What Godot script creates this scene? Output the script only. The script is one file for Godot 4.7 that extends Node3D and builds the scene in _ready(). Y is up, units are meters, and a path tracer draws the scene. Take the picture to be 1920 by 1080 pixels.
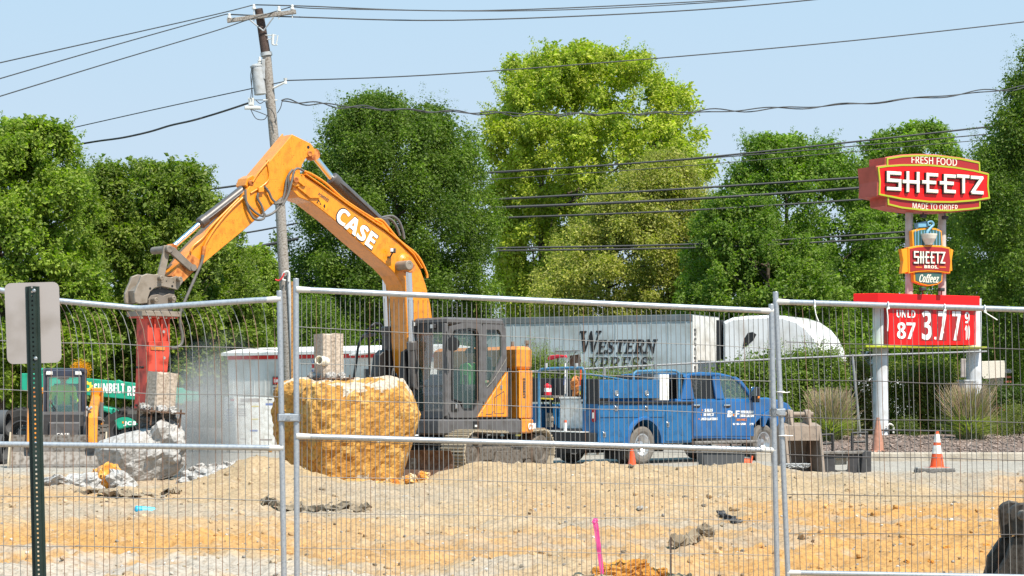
extends Node3D
# A demolition site behind temporary fencing: excavator with breaker, footings, service truck, pylon sign, trees.
const F := 4096.0      # lens, in photograph pixels
const HY := 758.0      # horizon row of the photograph
const EYE := 1.25      # camera height in metres
var rng := RandomNumberGenerator.new()
var M := {}
var TX := {}
var used := {}
var fonts := {}

# a point in the world at depth d for a photograph pixel, and one on the ground
func P(px: float, py: float, d: float) -> Vector3:
	return Vector3((px - 960.0) / F * d, EYE + (HY - py) / F * d, -d)
func G(px: float, d: float, y := 0.0) -> Vector3:
	return Vector3((px - 960.0) / F * d, y, -d)

# an upright working plane of a thing: u runs along it, v up, n out of it
class Fr:
	var o: Vector3
	var u: Vector3
	var n: Vector3
	func _init(at: Vector3, yaw: float) -> void:
		o = at
		var a := deg_to_rad(yaw)
		u = Vector3(cos(a), 0, -sin(a))
		n = Vector3(sin(a), 0, cos(a))
	func p(px: float, py: float, k := 0.0) -> Vector2:
		var c := Vector3(0, 1.25, 0)
		var dir := Vector3((px - 960.0) / 4096.0, (758.0 - py) / 4096.0, -1)
		var t := (o + n * k - c).dot(n) / dir.dot(n)
		var w := c + dir * t - o
		return Vector2(w.dot(u), w.y)
	func q(px: float, py: float, k := 0.0) -> Vector3:
		var a := p(px, py, k)
		return Vector3(a.x, a.y, k)
	func poly(a: Array, k := 0.0) -> PackedVector2Array:
		var r := PackedVector2Array()
		for i in range(0, a.size(), 2):
			r.push_back(p(a[i], a[i + 1], k))
		return r
	func line(a: Array, k := 0.0) -> PackedVector3Array:
		var r := PackedVector3Array()
		for i in range(0, a.size(), 2):
			r.push_back(q(a[i], a[i + 1], k))
		return r
	func xf() -> Transform3D:
		return Transform3D(Basis(u, Vector3.UP, n), o)

# collects triangles for one mesh
class MB:
	var v := PackedVector3Array()
	var nn := PackedVector3Array()
	var cc := PackedColorArray()
	var t := Transform3D()
	var col := Color(1, 1, 1)
	func tri(a: Vector3, b: Vector3, c: Vector3) -> void:
		a = t * a
		b = t * b
		c = t * c
		var m := (c - a).cross(b - a)
		if m.length_squared() < 1e-16:
			return
		m = m.normalized()
		v.push_back(a); v.push_back(b); v.push_back(c)
		nn.push_back(m); nn.push_back(m); nn.push_back(m)
		cc.push_back(col); cc.push_back(col); cc.push_back(col)
	func quad(a: Vector3, b: Vector3, c: Vector3, d: Vector3) -> void:
		tri(a, b, c)
		tri(a, c, d)
	func tris(a: Vector3, b: Vector3, c: Vector3, na: Vector3, nb: Vector3, nc: Vector3) -> void:
		a = t * a
		b = t * b
		c = t * c
		na = (t.basis * na).normalized()
		nb = (t.basis * nb).normalized()
		nc = (t.basis * nc).normalized()
		var m := (c - a).cross(b - a)
		if m.length_squared() < 1e-18:
			return
		if m.dot(na + nb + nc) < 0.0:
			var s := b
			b = c
			c = s
			s = nb
			nb = nc
			nc = s
		v.push_back(a); v.push_back(b); v.push_back(c)
		nn.push_back(na); nn.push_back(nb); nn.push_back(nc)
		cc.push_back(col); cc.push_back(col); cc.push_back(col)
	func box(c: Vector3, s: Vector3, bev := 0.008, rot := Basis()) -> void:
		var keep := t
		t = t * Transform3D(rot, c)
		var h := s * 0.5
		var b := minf(bev, minf(h.x, minf(h.y, h.z)) * 0.9)
		var q := PackedVector2Array([Vector2(-h.x, -h.y), Vector2(h.x, -h.y), Vector2(h.x, h.y), Vector2(-h.x, h.y)])
		prism(q, -h.z, h.z, b)
		t = keep
	static func inset(poly: PackedVector2Array, b: float) -> PackedVector2Array:
		var n := poly.size()
		var r := PackedVector2Array()
		var s := -1.0 if Geometry2D.is_polygon_clockwise(poly) else 1.0
		for i in n:
			var a := poly[(i + n - 1) % n]
			var c := poly[i]
			var d := poly[(i + 1) % n]
			var e1 := (c - a).normalized()
			var e2 := (d - c).normalized()
			var n1 := Vector2(-e1.y, e1.x) * s
			var n2 := Vector2(-e2.y, e2.x) * s
			var k := 1.0 + n1.dot(n2)
			r.push_back(c + (n1 + n2) / maxf(k, 0.35) * b)
		return r
	func prism(poly: PackedVector2Array, z0: float, z1: float, bev := 0.0) -> void:
		var n := poly.size()
		var inn := inset(poly, bev) if bev > 0.0 else poly
		var idx := Geometry2D.triangulate_polygon(inn)
		if idx.is_empty():
			inn = poly
			idx = Geometry2D.triangulate_polygon(inn)
		for i in range(0, idx.size(), 3):
			var a := inn[idx[i]]
			var b := inn[idx[i + 1]]
			var c := inn[idx[i + 2]]
			tri(Vector3(a.x, a.y, z1), Vector3(b.x, b.y, z1), Vector3(c.x, c.y, z1))
			tri(Vector3(a.x, a.y, z0), Vector3(c.x, c.y, z0), Vector3(b.x, b.y, z0))
		for i in n:
			var a := poly[i]
			var b := poly[(i + 1) % n]
			quad(Vector3(a.x, a.y, z0 + bev), Vector3(b.x, b.y, z0 + bev), Vector3(b.x, b.y, z1 - bev), Vector3(a.x, a.y, z1 - bev))
			if bev > 0.0:
				var ia := inn[i]
				var ib := inn[(i + 1) % n]
				quad(Vector3(a.x, a.y, z1 - bev), Vector3(b.x, b.y, z1 - bev), Vector3(ib.x, ib.y, z1), Vector3(ia.x, ia.y, z1))
				quad(Vector3(a.x, a.y, z0 + bev), Vector3(b.x, b.y, z0 + bev), Vector3(ib.x, ib.y, z0), Vector3(ia.x, ia.y, z0))
	func ring(o: PackedVector2Array, i_: PackedVector2Array, z0: float, z1: float) -> void:
		var n := o.size()
		for i in n:
			var j := (i + 1) % n
			var a := o[i]
			var b := o[j]
			var c := i_[j]
			var d := i_[i]
			quad(Vector3(a.x, a.y, z1), Vector3(b.x, b.y, z1), Vector3(c.x, c.y, z1), Vector3(d.x, d.y, z1))
			quad(Vector3(a.x, a.y, z0), Vector3(d.x, d.y, z0), Vector3(c.x, c.y, z0), Vector3(b.x, b.y, z0))
			quad(Vector3(a.x, a.y, z0), Vector3(b.x, b.y, z0), Vector3(b.x, b.y, z1), Vector3(a.x, a.y, z1))
			quad(Vector3(d.x, d.y, z0), Vector3(c.x, c.y, z0), Vector3(c.x, c.y, z1), Vector3(d.x, d.y, z1))
	func tube(pts: PackedVector3Array, r: float, sides := 8, r1 := -1.0) -> void:
		var n := pts.size()
		if r1 < 0.0:
			r1 = r
		var prev := Vector3.ZERO
		var rings := []
		var outs := []
		for i in n:
			var dir := (pts[mini(i + 1, n - 1)] - pts[maxi(i - 1, 0)]).normalized()
			var a := prev
			if i == 0:
				a = dir.cross(Vector3.UP if absf(dir.y) < 0.9 else Vector3.RIGHT)
			a = (a - dir * a.dot(dir)).normalized()
			prev = a
			var b := dir.cross(a)
			var ring_ := PackedVector3Array()
			var out := PackedVector3Array()
			var rr := lerpf(r, r1, float(i) / maxf(1.0, n - 1))
			for k in sides:
				var w := TAU * k / sides
				var m := a * cos(w) + b * sin(w)
				out.push_back(m)
				ring_.push_back(pts[i] + m * rr)
			rings.append(ring_)
			outs.append(out)
		for i in n - 1:
			for k in sides:
				var j := (k + 1) % sides
				tris(rings[i][k], rings[i][j], rings[i + 1][j], outs[i][k], outs[i][j], outs[i + 1][j])
				tris(rings[i][k], rings[i + 1][j], rings[i + 1][k], outs[i][k], outs[i + 1][j], outs[i + 1][k])
		for k in range(1, sides - 1):
			tri(rings[0][0], rings[0][k], rings[0][k + 1])
			tri(rings[n - 1][0], rings[n - 1][k + 1], rings[n - 1][k])
	func rod(a: Vector3, b: Vector3, r: float, sides := 10, r1 := -1.0) -> void:
		tube(PackedVector3Array([a, b]), r, sides, r1)
	# profile of (along the axis, radius) points turned round an axis
	func lathe(c: Vector3, axis: Vector3, prof: Array, sides := 20) -> void:
		var w := axis.normalized()
		var a := w.cross(Vector3.UP if absf(w.y) < 0.9 else Vector3.RIGHT).normalized()
		var b := w.cross(a)
		for i in prof.size() - 1:
			var p0: Vector2 = prof[i]
			var p1: Vector2 = prof[i + 1]
			var e := (p1 - p0).normalized()
			for k in sides:
				var w0 := TAU * k / sides
				var w1 := TAU * (k + 1) / sides
				var m0 := a * cos(w0) + b * sin(w0)
				var m1 := a * cos(w1) + b * sin(w1)
				var q0 := m0 * e.x - w * e.y
				var q1 := m1 * e.x - w * e.y
				var aa := c + w * p0.x + m0 * p0.y
				var bb := c + w * p0.x + m1 * p0.y
				var c2 := c + w * p1.x + m1 * p1.y
				var dd := c + w * p1.x + m0 * p1.y
				tris(aa, bb, c2, q0, q1, q1)
				tris(aa, c2, dd, q0, q1, q0)
	# a stone: a cube sphere pushed about by noise
	func stone(c: Vector3, s: Vector3, n: int, noise: FastNoiseLite, rough: float, fine := 0.0, power := 2.0, seed_ := 0.0) -> void:
		var at := func(f: int, i: int, j: int) -> Vector3:
			var x := -1.0 + 2.0 * i / n
			var y := -1.0 + 2.0 * j / n
			var d := Vector3(x, y, 1)
			if f == 1: d = Vector3(-x, y, -1)
			if f == 2: d = Vector3(1, y, -x)
			if f == 3: d = Vector3(-1, y, x)
			if f == 4: d = Vector3(x, 1, -y)
			if f == 5: d = Vector3(x, -1, y)
			var l := pow(pow(absf(d.x), power) + pow(absf(d.y), power) + pow(absf(d.z), power), 1.0 / power)
			d = d / l
			var k := 1.0 + rough * noise.get_noise_3d(d.x * 60 + seed_, d.y * 60 - seed_, d.z * 60) + fine * noise.get_noise_3d(d.x * 420 + seed_, d.y * 420, d.z * 420)
			return c + d * k * s
		for f in 6:
			var g := []
			for i in n + 1:
				var row := PackedVector3Array()
				for j in n + 1:
					row.push_back(at.call(f, i, j))
				g.append(row)
			for i in n:
				for j in n:
					tri(g[i][j], g[i][j + 1], g[i + 1][j + 1])
					tri(g[i][j], g[i + 1][j + 1], g[i + 1][j])
	func mesh() -> ArrayMesh:
		var arr := []
		arr.resize(Mesh.ARRAY_MAX)
		arr[Mesh.ARRAY_VERTEX] = v
		arr[Mesh.ARRAY_NORMAL] = nn
		arr[Mesh.ARRAY_COLOR] = cc
		var m := ArrayMesh.new()
		m.add_surface_from_arrays(Mesh.PRIMITIVE_TRIANGLES, arr)
		return m

func rrect(cx: float, cy: float, w: float, h: float, r: float, seg := 3) -> PackedVector2Array:
	var out := PackedVector2Array()
	for q in 4:
		var c := Vector2(cx + (w / 2 - r) * [1, -1, -1, 1][q], cy + (h / 2 - r) * [1, 1, -1, -1][q])
		for k in seg + 1:
			var a: float = PI / 2 * (q + float(k) / seg)
			out.push_back(c + Vector2(cos(a), sin(a)) * r)
	return out
func circ(cx: float, cy: float, r: float, n := 16, ry := -1.0) -> PackedVector2Array:
	var out := PackedVector2Array()
	for k in n:
		out.push_back(Vector2(cx + cos(TAU * k / n) * r, cy + sin(TAU * k / n) * (r if ry < 0 else ry)))
	return out
# smooth line through points
func curve(p: PackedVector3Array, n := 6) -> PackedVector3Array:
	var out := PackedVector3Array()
	for i in p.size() - 1:
		var a := p[maxi(i - 1, 0)]
		var b := p[i]
		var c := p[i + 1]
		var d := p[mini(i + 2, p.size() - 1)]
		for k in n:
			var t := float(k) / n
			out.push_back(b.cubic_interpolate(c, a, d, t))
	out.push_back(p[p.size() - 1])
	return out
func sag(a: Vector3, b: Vector3, s: float, n := 16) -> PackedVector3Array:
	var out := PackedVector3Array()
	for i in n + 1:
		var t := float(i) / n
		out.push_back(a.lerp(b, t) - Vector3(0, s * 4.0 * t * (1.0 - t), 0))
	return out

func numbered(called: String) -> String:
	if not used.has(called):
		used[called] = 0
		return called
	used[called] += 1
	return "%s_%03d" % [called, used[called]]
func tag(o: Node3D, label: String, category := "", group := "", kind := "") -> Node3D:
	if label: o.set_meta("label", label)
	if category: o.set_meta("category", category)
	if group: o.set_meta("group", group)
	if kind: o.set_meta("kind", kind)
	return o
func thing(called: String, label: String, category: String, xf := Transform3D(), group := "") -> Node3D:
	var o := Node3D.new()
	o.name = numbered(called)
	add_child(o)
	o.transform = xf
	return tag(o, label, category, group)
func part(mb: MB, called: String, m: Material, parent: Node = null) -> MeshInstance3D:
	var o := MeshInstance3D.new()
	o.mesh = mb.mesh()
	o.material_override = m
	if parent == null:
		o.name = numbered(called)
		add_child(o)
	else:
		o.name = called
		parent.add_child(o, true)
	return o
func struct(mb: MB, called: String, m: Material) -> MeshInstance3D:
	var o := part(mb, called, m)
	o.set_meta("kind", "structure")
	return o
func again(mi: MeshInstance3D, called: String, xf: Transform3D, parent: Node) -> MeshInstance3D:
	var o := MeshInstance3D.new()
	o.mesh = mi.mesh
	o.material_override = mi.material_override
	o.name = called
	parent.add_child(o, true)
	o.transform = xf
	return o

# lettering fitted into a box (u0, v0, u1, v1) at n = z
func letters(mb: MB, s: String, u0: float, v0: float, u1: float, v1: float, z: float, face := "Droid Sans", bold := 0.0, shear := 0.0, depth := 0.006) -> void:
	if "X" in s or "4" in s or "W" in s: bold = minf(bold, 0.01)
	var key := face + str(bold)
	if not fonts.has(key):
		var sf := SystemFont.new()
		sf.font_names = PackedStringArray([face])
		sf.font_weight = 700 if bold > 0.0 else 400
		var fv := FontVariation.new()
		fv.base_font = sf
		fv.variation_embolden = minf(bold, 0.55)
		fonts[key] = fv
	var tm := TextMesh.new()
	tm.text = s
	tm.font = fonts[key]
	tm.font_size = 48
	tm.pixel_size = 0.01
	tm.depth = 0.02
	tm.curve_step = 3.0
	var arr := tm.surface_get_arrays(0)
	var vs: PackedVector3Array = arr[Mesh.ARRAY_VERTEX]
	var ix: PackedInt32Array = arr[Mesh.ARRAY_INDEX] if arr[Mesh.ARRAY_INDEX] != null else PackedInt32Array()
	var lo := Vector3(1e9, 1e9, 1e9)
	var hi := -lo
	for p in vs:
		lo = lo.min(p)
		hi = hi.max(p)
	var sz := hi - lo
	var pts := PackedVector3Array()
	for p in vs:
		var a := (p - lo) / sz
		pts.push_back(Vector3(lerpf(u0, u1, a.x) + shear * (a.y - 0.5) * (v1 - v0), lerpf(v0, v1, a.y), z + a.z * depth))
	if ix.is_empty():
		for i in range(0, pts.size(), 3):
			mb.tri(pts[i], pts[i + 1], pts[i + 2])
	else:
		for i in range(0, ix.size(), 3):
			mb.tri(pts[ix[i]], pts[ix[i + 1]], pts[ix[i + 2]])
# lettering between two photograph corners of a frame
func words(mb: MB, fr: Fr, s: String, a: Array, k: float, face := "Droid Sans", bold := 0.0, shear := 0.0) -> void:
	var p := fr.p(a[0], a[3], k)
	var q := fr.p(a[2], a[1], k)
	letters(mb, s, p.x, p.y, q.x, q.y, k, face, bold, shear)

func noise(freq: float, seed_ := 1, oct := 4, kind := FastNoiseLite.TYPE_SIMPLEX_SMOOTH) -> FastNoiseLite:
	var n := FastNoiseLite.new()
	n.noise_type = kind
	n.frequency = freq
	n.seed = seed_
	n.fractal_octaves = oct
	return n
func tex(key: String, freq: float, stops: Array, seed_ := 1, oct := 5, size := 512, kind := FastNoiseLite.TYPE_SIMPLEX_SMOOTH) -> void:
	var t := NoiseTexture2D.new()
	t.width = size
	t.height = size
	t.seamless = true
	t.noise = noise(freq, seed_, oct, kind)
	var g := Gradient.new()
	var offs := PackedFloat32Array()
	var cols := PackedColorArray()
	for s in stops:
		offs.push_back(s[0])
		cols.push_back(Color(s[1], s[2], s[3]))
	g.offsets = offs
	g.colors = cols
	t.color_ramp = g
	TX[key] = t
func bump(key: String, freq: float, strength: float, seed_ := 1, oct := 5, size := 512, kind := FastNoiseLite.TYPE_SIMPLEX_SMOOTH) -> void:
	var t := NoiseTexture2D.new()
	t.width = size
	t.height = size
	t.seamless = true
	t.noise = noise(freq, seed_, oct, kind)
	t.as_normal_map = true
	t.bump_strength = strength
	TX[key] = t
# a material from a real-world (linear) base colour
func mat(key: String, r: float, g: float, b: float, rough := 0.6, metal := 0.0, texture := "", scale := 1.0, normal := "", nscale := 1.0) -> StandardMaterial3D:
	var m := StandardMaterial3D.new()
	m.resource_name = key
	m.albedo_color = Color(r, g, b).linear_to_srgb()
	m.roughness = rough
	m.metallic = metal
	if texture:
		m.albedo_texture = TX[texture]
		m.uv1_triplanar = true
		m.uv1_scale = Vector3.ONE * scale
	if normal:
		m.normal_enabled = true
		m.normal_texture = TX[normal]
		m.normal_scale = nscale
		m.uv1_triplanar = true
		m.uv1_scale = Vector3.ONE * scale
	M[key] = m
	return m
func glass(key: String, r: float, g: float, b: float, a: float) -> void:
	var m := StandardMaterial3D.new()
	m.resource_name = key
	m.transparency = BaseMaterial3D.TRANSPARENCY_ALPHA
	m.albedo_color = Color(r, g, b, a)
	m.roughness = 0.03
	M[key] = m

func make_materials() -> void:
	tex("grime", 0.006, [[0.0, 0.84, 0.82, 0.79], [0.4, 0.95, 0.945, 0.935], [0.62, 1, 1, 1], [1.0, 1, 1, 1]], 3, 6)
	tex("wear", 0.008, [[0.0, 0.55, 0.50, 0.46], [0.36, 0.84, 0.81, 0.78], [0.55, 0.97, 0.96, 0.95], [1.0, 1, 1, 1]], 8, 6)
	tex("fine", 0.09, [[0.0, 0.86, 0.86, 0.86], [0.5, 0.97, 0.97, 0.97], [1.0, 1, 1, 1]], 5, 3)
	tex("rusty", 0.008, [[0.0, 0.62, 0.48, 0.40], [0.42, 0.85, 0.75, 0.66], [0.62, 0.98, 0.95, 0.92], [1, 1, 1, 1]], 11, 6)
	tex("galv", 0.03, [[0.0, 0.78, 0.80, 0.84], [0.5, 0.95, 0.96, 0.98], [1.0, 1, 1, 1]], 4, 3, 256, FastNoiseLite.TYPE_CELLULAR)
	tex("rock", 0.02, [[0.0, 0.68, 0.66, 0.63], [0.4, 0.88, 0.87, 0.86], [0.6, 1, 1, 1], [1.0, 1, 1, 1]], 14, 6)
	tex("clay", 0.018, [[0.0, 0.72, 0.40, 0.14], [0.36, 0.86, 0.56, 0.20], [0.52, 0.97, 0.70, 0.30], [0.66, 1.0, 0.80, 0.42], [0.76, 0.97, 0.90, 0.76], [1.0, 1, 0.97, 0.93]], 21, 6)
	tex("soil", 0.03, [[0.0, 0.66, 0.62, 0.58], [0.32, 0.88, 0.86, 0.84], [0.5, 0.97, 0.96, 0.95], [1.0, 1, 1, 1]], 17, 6, 1024)
	tex("bark", 0.02, [[0.0, 0.55, 0.5, 0.45], [0.5, 0.9, 0.88, 0.85], [1.0, 1, 1, 1]], 6, 5)
	tex("mulch", 0.07, [[0.0, 0.45, 0.38, 0.36], [0.45, 0.85, 0.78, 0.75], [0.7, 1, 0.95, 0.92], [1.0, 1, 1, 1]], 31, 4)
	bump("b_fine", 0.06, 4.0, 41)
	bump("b_rock", 0.025, 10.0, 42, 6)
	bump("b_soil", 0.05, 6.0, 43, 6, 1024)
	# paint with stone chips, scratches and dried dust
	var im := Image.create(512, 512, false, Image.FORMAT_RGB8)
	var nz := noise(0.012, 71, 5)
	for y in 512:
		for x in 512:
			var v := clampf(1.0 - 0.22 * maxf(0.0, nz.get_noise_2d(x, y)) - 0.10 * maxf(0.0, -nz.get_noise_2d(x * 5.0, y * 2.0)), 0.0, 1.0)
			im.set_pixel(x, y, Color(v, v * 0.99 + 0.01, v * 0.96 + 0.04))
	var r := RandomNumberGenerator.new()
	r.seed = 5
	for i in 260:
		im.fill_rect(Rect2i(r.randi() % 508, r.randi() % 508, 1 + r.randi() % 4, 1 + r.randi() % 4), Color(0.42, 0.34, 0.30) * r.randf_range(0.6, 1.3))
	for i in 70:
		var p := Vector2(r.randf() * 500, r.randf() * 500)
		var dir := Vector2.from_angle(r.randf() * TAU)
		for k in r.randi_range(10, 60):
			var q := Vector2i((p + dir * k).posmod(512.0))
			im.set_pixel(q.x, q.y, Color(0.72, 0.66, 0.6))
	TX.chips = ImageTexture.create_from_image(im)
	# excavator and plant
	mat("orange", 0.80, 0.275, 0.012, 0.36, 0.0, "chips", 0.6)
	M.orange.clearcoat_enabled = true
	M.orange.clearcoat = 0.35
	M.orange.clearcoat_roughness = 0.2
	mat("orange_worn", 0.58, 0.24, 0.06, 0.6, 0.0, "rusty", 1.6)
	mat("machine_grey", 0.105, 0.102, 0.108, 0.5, 0.0, "grime", 1.2)
	mat("dark_grey", 0.045, 0.045, 0.05, 0.55, 0.0, "grime", 1.5)
	mat("black", 0.016, 0.016, 0.018, 0.5, 0.0, "grime", 2.0)
	mat("navy", 0.03, 0.038, 0.065, 0.5, 0.0, "grime", 1.3)
	mat("rubber", 0.02, 0.02, 0.021, 0.8, 0.0, "grime", 3.0)
	mat("dusty_rubber", 0.09, 0.085, 0.078, 0.9, 0.0, "grime", 3.0)
	mat("steel_worn", 0.28, 0.24, 0.20, 0.6, 0.25, "grime", 1.2)
	mat("steel_link", 0.22, 0.19, 0.165, 0.6, 0.3, "grime", 1.2)
	mat("cylinder_grey", 0.10, 0.092, 0.092, 0.42, 0.15, "grime", 1.8)
	mat("chrome", 0.82, 0.83, 0.85, 0.14, 1.0)
	mat("steel_bright", 0.55, 0.55, 0.55, 0.35, 0.9, "fine", 2.0)
	mat("hose", 0.13, 0.125, 0.12, 0.55, 0.0, "grime", 3.0)
	mat("breaker_red", 0.66, 0.075, 0.045, 0.5, 0.0, "wear", 0.8)
	mat("blade_rust", 0.155, 0.105, 0.08, 0.8, 0.1, "rusty", 1.6, "b_fine", 0.5)
	mat("track_tan", 0.42, 0.36, 0.27, 0.9, 0.0, "grime", 2.0)
	mat("track_steel", 0.16, 0.14, 0.12, 0.75, 0.2, "wear", 3.0)
	mat("white_paint", 0.80, 0.80, 0.79, 0.4, 0.0, "grime", 0.5)
	mat("print_white", 0.85, 0.85, 0.84, 0.5)
	mat("print_black", 0.012, 0.012, 0.014, 0.5)
	mat("print_dark", 0.05, 0.05, 0.055, 0.6)
	mat("print_orange", 0.75, 0.22, 0.02, 0.5)
	mat("print_red", 0.62, 0.03, 0.03, 0.5)
	mat("print_blue", 0.12, 0.18, 0.42, 0.6)
	mat("print_yellow", 0.80, 0.62, 0.05, 0.5)
	mat("sticker", 0.62, 0.50, 0.10, 0.5)
	glass("pane", 0.28, 0.42, 0.40, 0.13)
	glass("pane_light", 0.5, 0.7, 0.68, 0.12)
	glass("pane_dark", 0.05, 0.06, 0.06, 0.72)
	glass("lens_clear", 0.9, 0.92, 0.95, 0.35)
	mat("lamp_white", 0.75, 0.75, 0.72, 0.25)
	mat("lamp_red", 0.30, 0.01, 0.012, 0.25)
	mat("lamp_amber", 0.75, 0.22, 0.02, 0.3)
	mat("mirror", 0.75, 0.77, 0.8, 0.05, 1.0)
	# truck
	mat("truck_blue", 0.010, 0.108, 0.315, 0.26, 0.0, "grime", 0.5)
	M.truck_blue.clearcoat_enabled = true
	M.truck_blue.clearcoat = 0.6
	M.truck_blue.clearcoat_roughness = 0.08
	mat("body_blue", 0.013, 0.118, 0.29, 0.42, 0.0, "chips", 0.5)
	mat("rack_blue", 0.06, 0.20, 0.36, 0.5, 0.0, "grime", 2.0)
	mat("tyre", 0.028, 0.027, 0.027, 0.85, 0.0, "grime", 2.5)
	mat("tyre_dusty", 0.16, 0.145, 0.13, 0.9, 0.0, "grime", 2.5)
	mat("rim", 0.62, 0.62, 0.63, 0.3, 0.85)
	mat("plastic_white", 0.74, 0.74, 0.72, 0.5, 0.0, "grime", 1.5)
	mat("bare_grey", 0.22, 0.21, 0.20, 0.6, 0.2, "wear", 2.0)
	mat("bin_grey", 0.075, 0.08, 0.088, 0.7, 0.0, "fine", 1.5)
	# fence and poles
	mat("galvanised", 0.47, 0.49, 0.51, 0.42, 0.55, "galv", 5.0)
	mat("weld", 0.62, 0.61, 0.59, 0.7, 0.1, "fine", 6.0)
	mat("wire", 0.23, 0.225, 0.22, 0.55, 0.35)
	mat("wire_rust", 0.22, 0.135, 0.095, 0.75, 0.1)
	mat("wire_dark", 0.12, 0.11, 0.11, 0.6, 0.3)
	mat("tie_white", 0.82, 0.82, 0.80, 0.45)
	mat("post_green", 0.014, 0.028, 0.022, 0.45, 0.1, "grime", 2.5)
	mat("sign_back", 0.355, 0.315, 0.30, 0.6, 0.1, "grime", 0.8)
	mat("timber_grey", 0.37, 0.35, 0.335, 0.9, 0.0, "bark", 1.6, "b_fine", 0.8)
	mat("timber_brown", 0.085, 0.055, 0.048, 0.85, 0.0, "bark", 1.6)
	mat("timber_new", 0.52, 0.27, 0.09, 0.8, 0.0, "bark", 1.5)
	mat("pole_grey", 0.42, 0.44, 0.46, 0.6, 0.1, "grime", 1.5)
	mat("rail_grey", 0.26, 0.27, 0.285, 0.6, 0.2, "grime", 1.5)
	mat("cable", 0.035, 0.037, 0.04, 0.6)
	mat("porcelain", 0.62, 0.62, 0.60, 0.3)
	# sign
	mat("sign_salmon", 0.56, 0.10, 0.065, 0.55, 0.0, "grime", 0.4)
	mat("sign_red", 0.78, 0.004, 0.004, 0.4)
	mat("sign_deep_red", 0.34, 0.016, 0.018, 0.45)
	mat("sign_lime", 0.37, 0.42, 0.02, 0.45)
	mat("sign_cream", 0.84, 0.80, 0.68, 0.5)
	mat("sign_orange", 0.86, 0.31, 0.01, 0.45)
	mat("sign_teal", 0.045, 0.115, 0.105, 0.5)
	mat("sign_sky", 0.16, 0.36, 0.52, 0.45)
	mat("price_grey", 0.40, 0.36, 0.35, 0.5)
	mat("column_white", 0.66, 0.70, 0.76, 0.45, 0.0, "grime", 0.5)
	mat("column_tan", 0.52, 0.495, 0.475, 0.6, 0.0, "grime", 0.7)
	# trailers
	mat("trailer_white", 0.70, 0.71, 0.70, 0.5, 0.0, "grime", 0.35)
	mat("trailer_roof", 0.85, 0.85, 0.84, 0.6, 0.0, "fine", 0.5)
	mat("trailer_grey", 0.40, 0.47, 0.51, 0.45, 0.0, "grime", 0.25)
	mat("trailer_rail", 0.17, 0.20, 0.22, 0.5, 0.3, "grime", 0.5)
	mat("cab_white", 0.80, 0.80, 0.81, 0.22, 0.0, "grime", 0.3)
	M.cab_white.clearcoat_enabled = true
	M.cab_white.clearcoat = 0.5
	# telehandler
	mat("tele_green", 0.012, 0.32, 0.20, 0.42, 0.0, "grime", 0.7)
	# ground and stones
	mat("concrete", 0.43, 0.425, 0.42, 0.92, 0.0, "rock", 0.9, "b_rock", 0.9)
	mat("concrete_tan", 0.50, 0.425, 0.355, 0.92, 0.0, "rock", 1.6, "b_rock", 0.7)
	mat("clay_block", 0.66, 0.60, 0.52, 0.95, 0.0, "clay", 0.55, "b_rock", 1.0)
	mat("clay_clod", 0.58, 0.27, 0.05, 0.95, 0.0, "soil", 1.5, "b_rock", 0.8)
	mat("stone_tan", 0.42, 0.34, 0.24, 0.95, 0.0, "rock", 2.5, "b_fine", 0.6)
	mat("stone_grey", 0.34, 0.33, 0.31, 0.95, 0.0, "rock", 2.5, "b_fine", 0.6)
	mat("stone_dark", 0.20, 0.165, 0.125, 0.95, 0.0, "rock", 2.5, "b_fine", 0.6)
	mat("asphalt_piece", 0.15, 0.148, 0.145, 0.9, 0.0, "rock", 2.5, "b_rock", 0.6)
	mat("kerb_stone", 0.47, 0.42, 0.35, 0.9, 0.0, "grime", 0.6, "b_fine", 0.4)
	mat("mulch", 0.23, 0.19, 0.165, 0.95, 0.0, "mulch", 1.4, "b_soil", 1.0)
	mat("cloth", 0.27, 0.215, 0.15, 0.95, 0.0, "fine", 3.0, "b_fine", 0.6)
	mat("ground", 1.0, 1.0, 1.0, 0.97, 0.0, "soil", 0.45, "b_soil", 1.0)
	M.ground.vertex_color_use_as_albedo = true
	mat("far_ground", 0.30, 0.285, 0.26, 0.95, 0.0, "soil", 0.2, "b_fine", 0.4)
	mat("speckle", 1.0, 1.0, 1.0, 0.95)
	M.speckle.vertex_color_use_as_albedo = true
	mat("brick_wall", 0.42, 0.13, 0.075, 0.9)
	mat("mortar", 0.42, 0.38, 0.34, 0.95)
	mat("panel_cream", 0.68, 0.63, 0.54, 0.7, 0.0, "fine", 0.5)
	mat("roof_grey", 0.22, 0.24, 0.25, 0.8, 0.0, "fine", 1.0)
	# cones, small things
	mat("cone_orange", 0.80, 0.10, 0.02, 0.55, 0.0, "grime", 2.5)
	mat("cone_faded", 0.46, 0.22, 0.15, 0.75, 0.0, "grime", 2.5)
	mat("cone_white", 0.80, 0.80, 0.78, 0.5, 0.0, "grime", 3.0)
	mat("fire_red", 0.62, 0.015, 0.03, 0.35)
	mat("bottle_blue", 0.10, 0.52, 0.74, 0.5)
	mat("bottle_cap_blue", 0.02, 0.36, 0.62, 0.5)
	mat("ribbon_pink", 0.92, 0.09, 0.36, 0.6)
	mat("bucket_tan", 0.29, 0.23, 0.185, 0.75, 0.1, "chips", 0.7)
	mat("dark_iron", 0.05, 0.045, 0.04, 0.6, 0.25, "wear", 3.0, "b_fine", 0.5)
	mat("hivis", 0.42, 0.72, 0.03, 0.8)
	for k in ["body", "leafless"]:
		mat(k, 1, 1, 1, 0.85)
		M[k].vertex_color_use_as_albedo = true
	mat("trunk", 0.11, 0.09, 0.07, 0.95, 0.0, "bark", 1.0)
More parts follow.
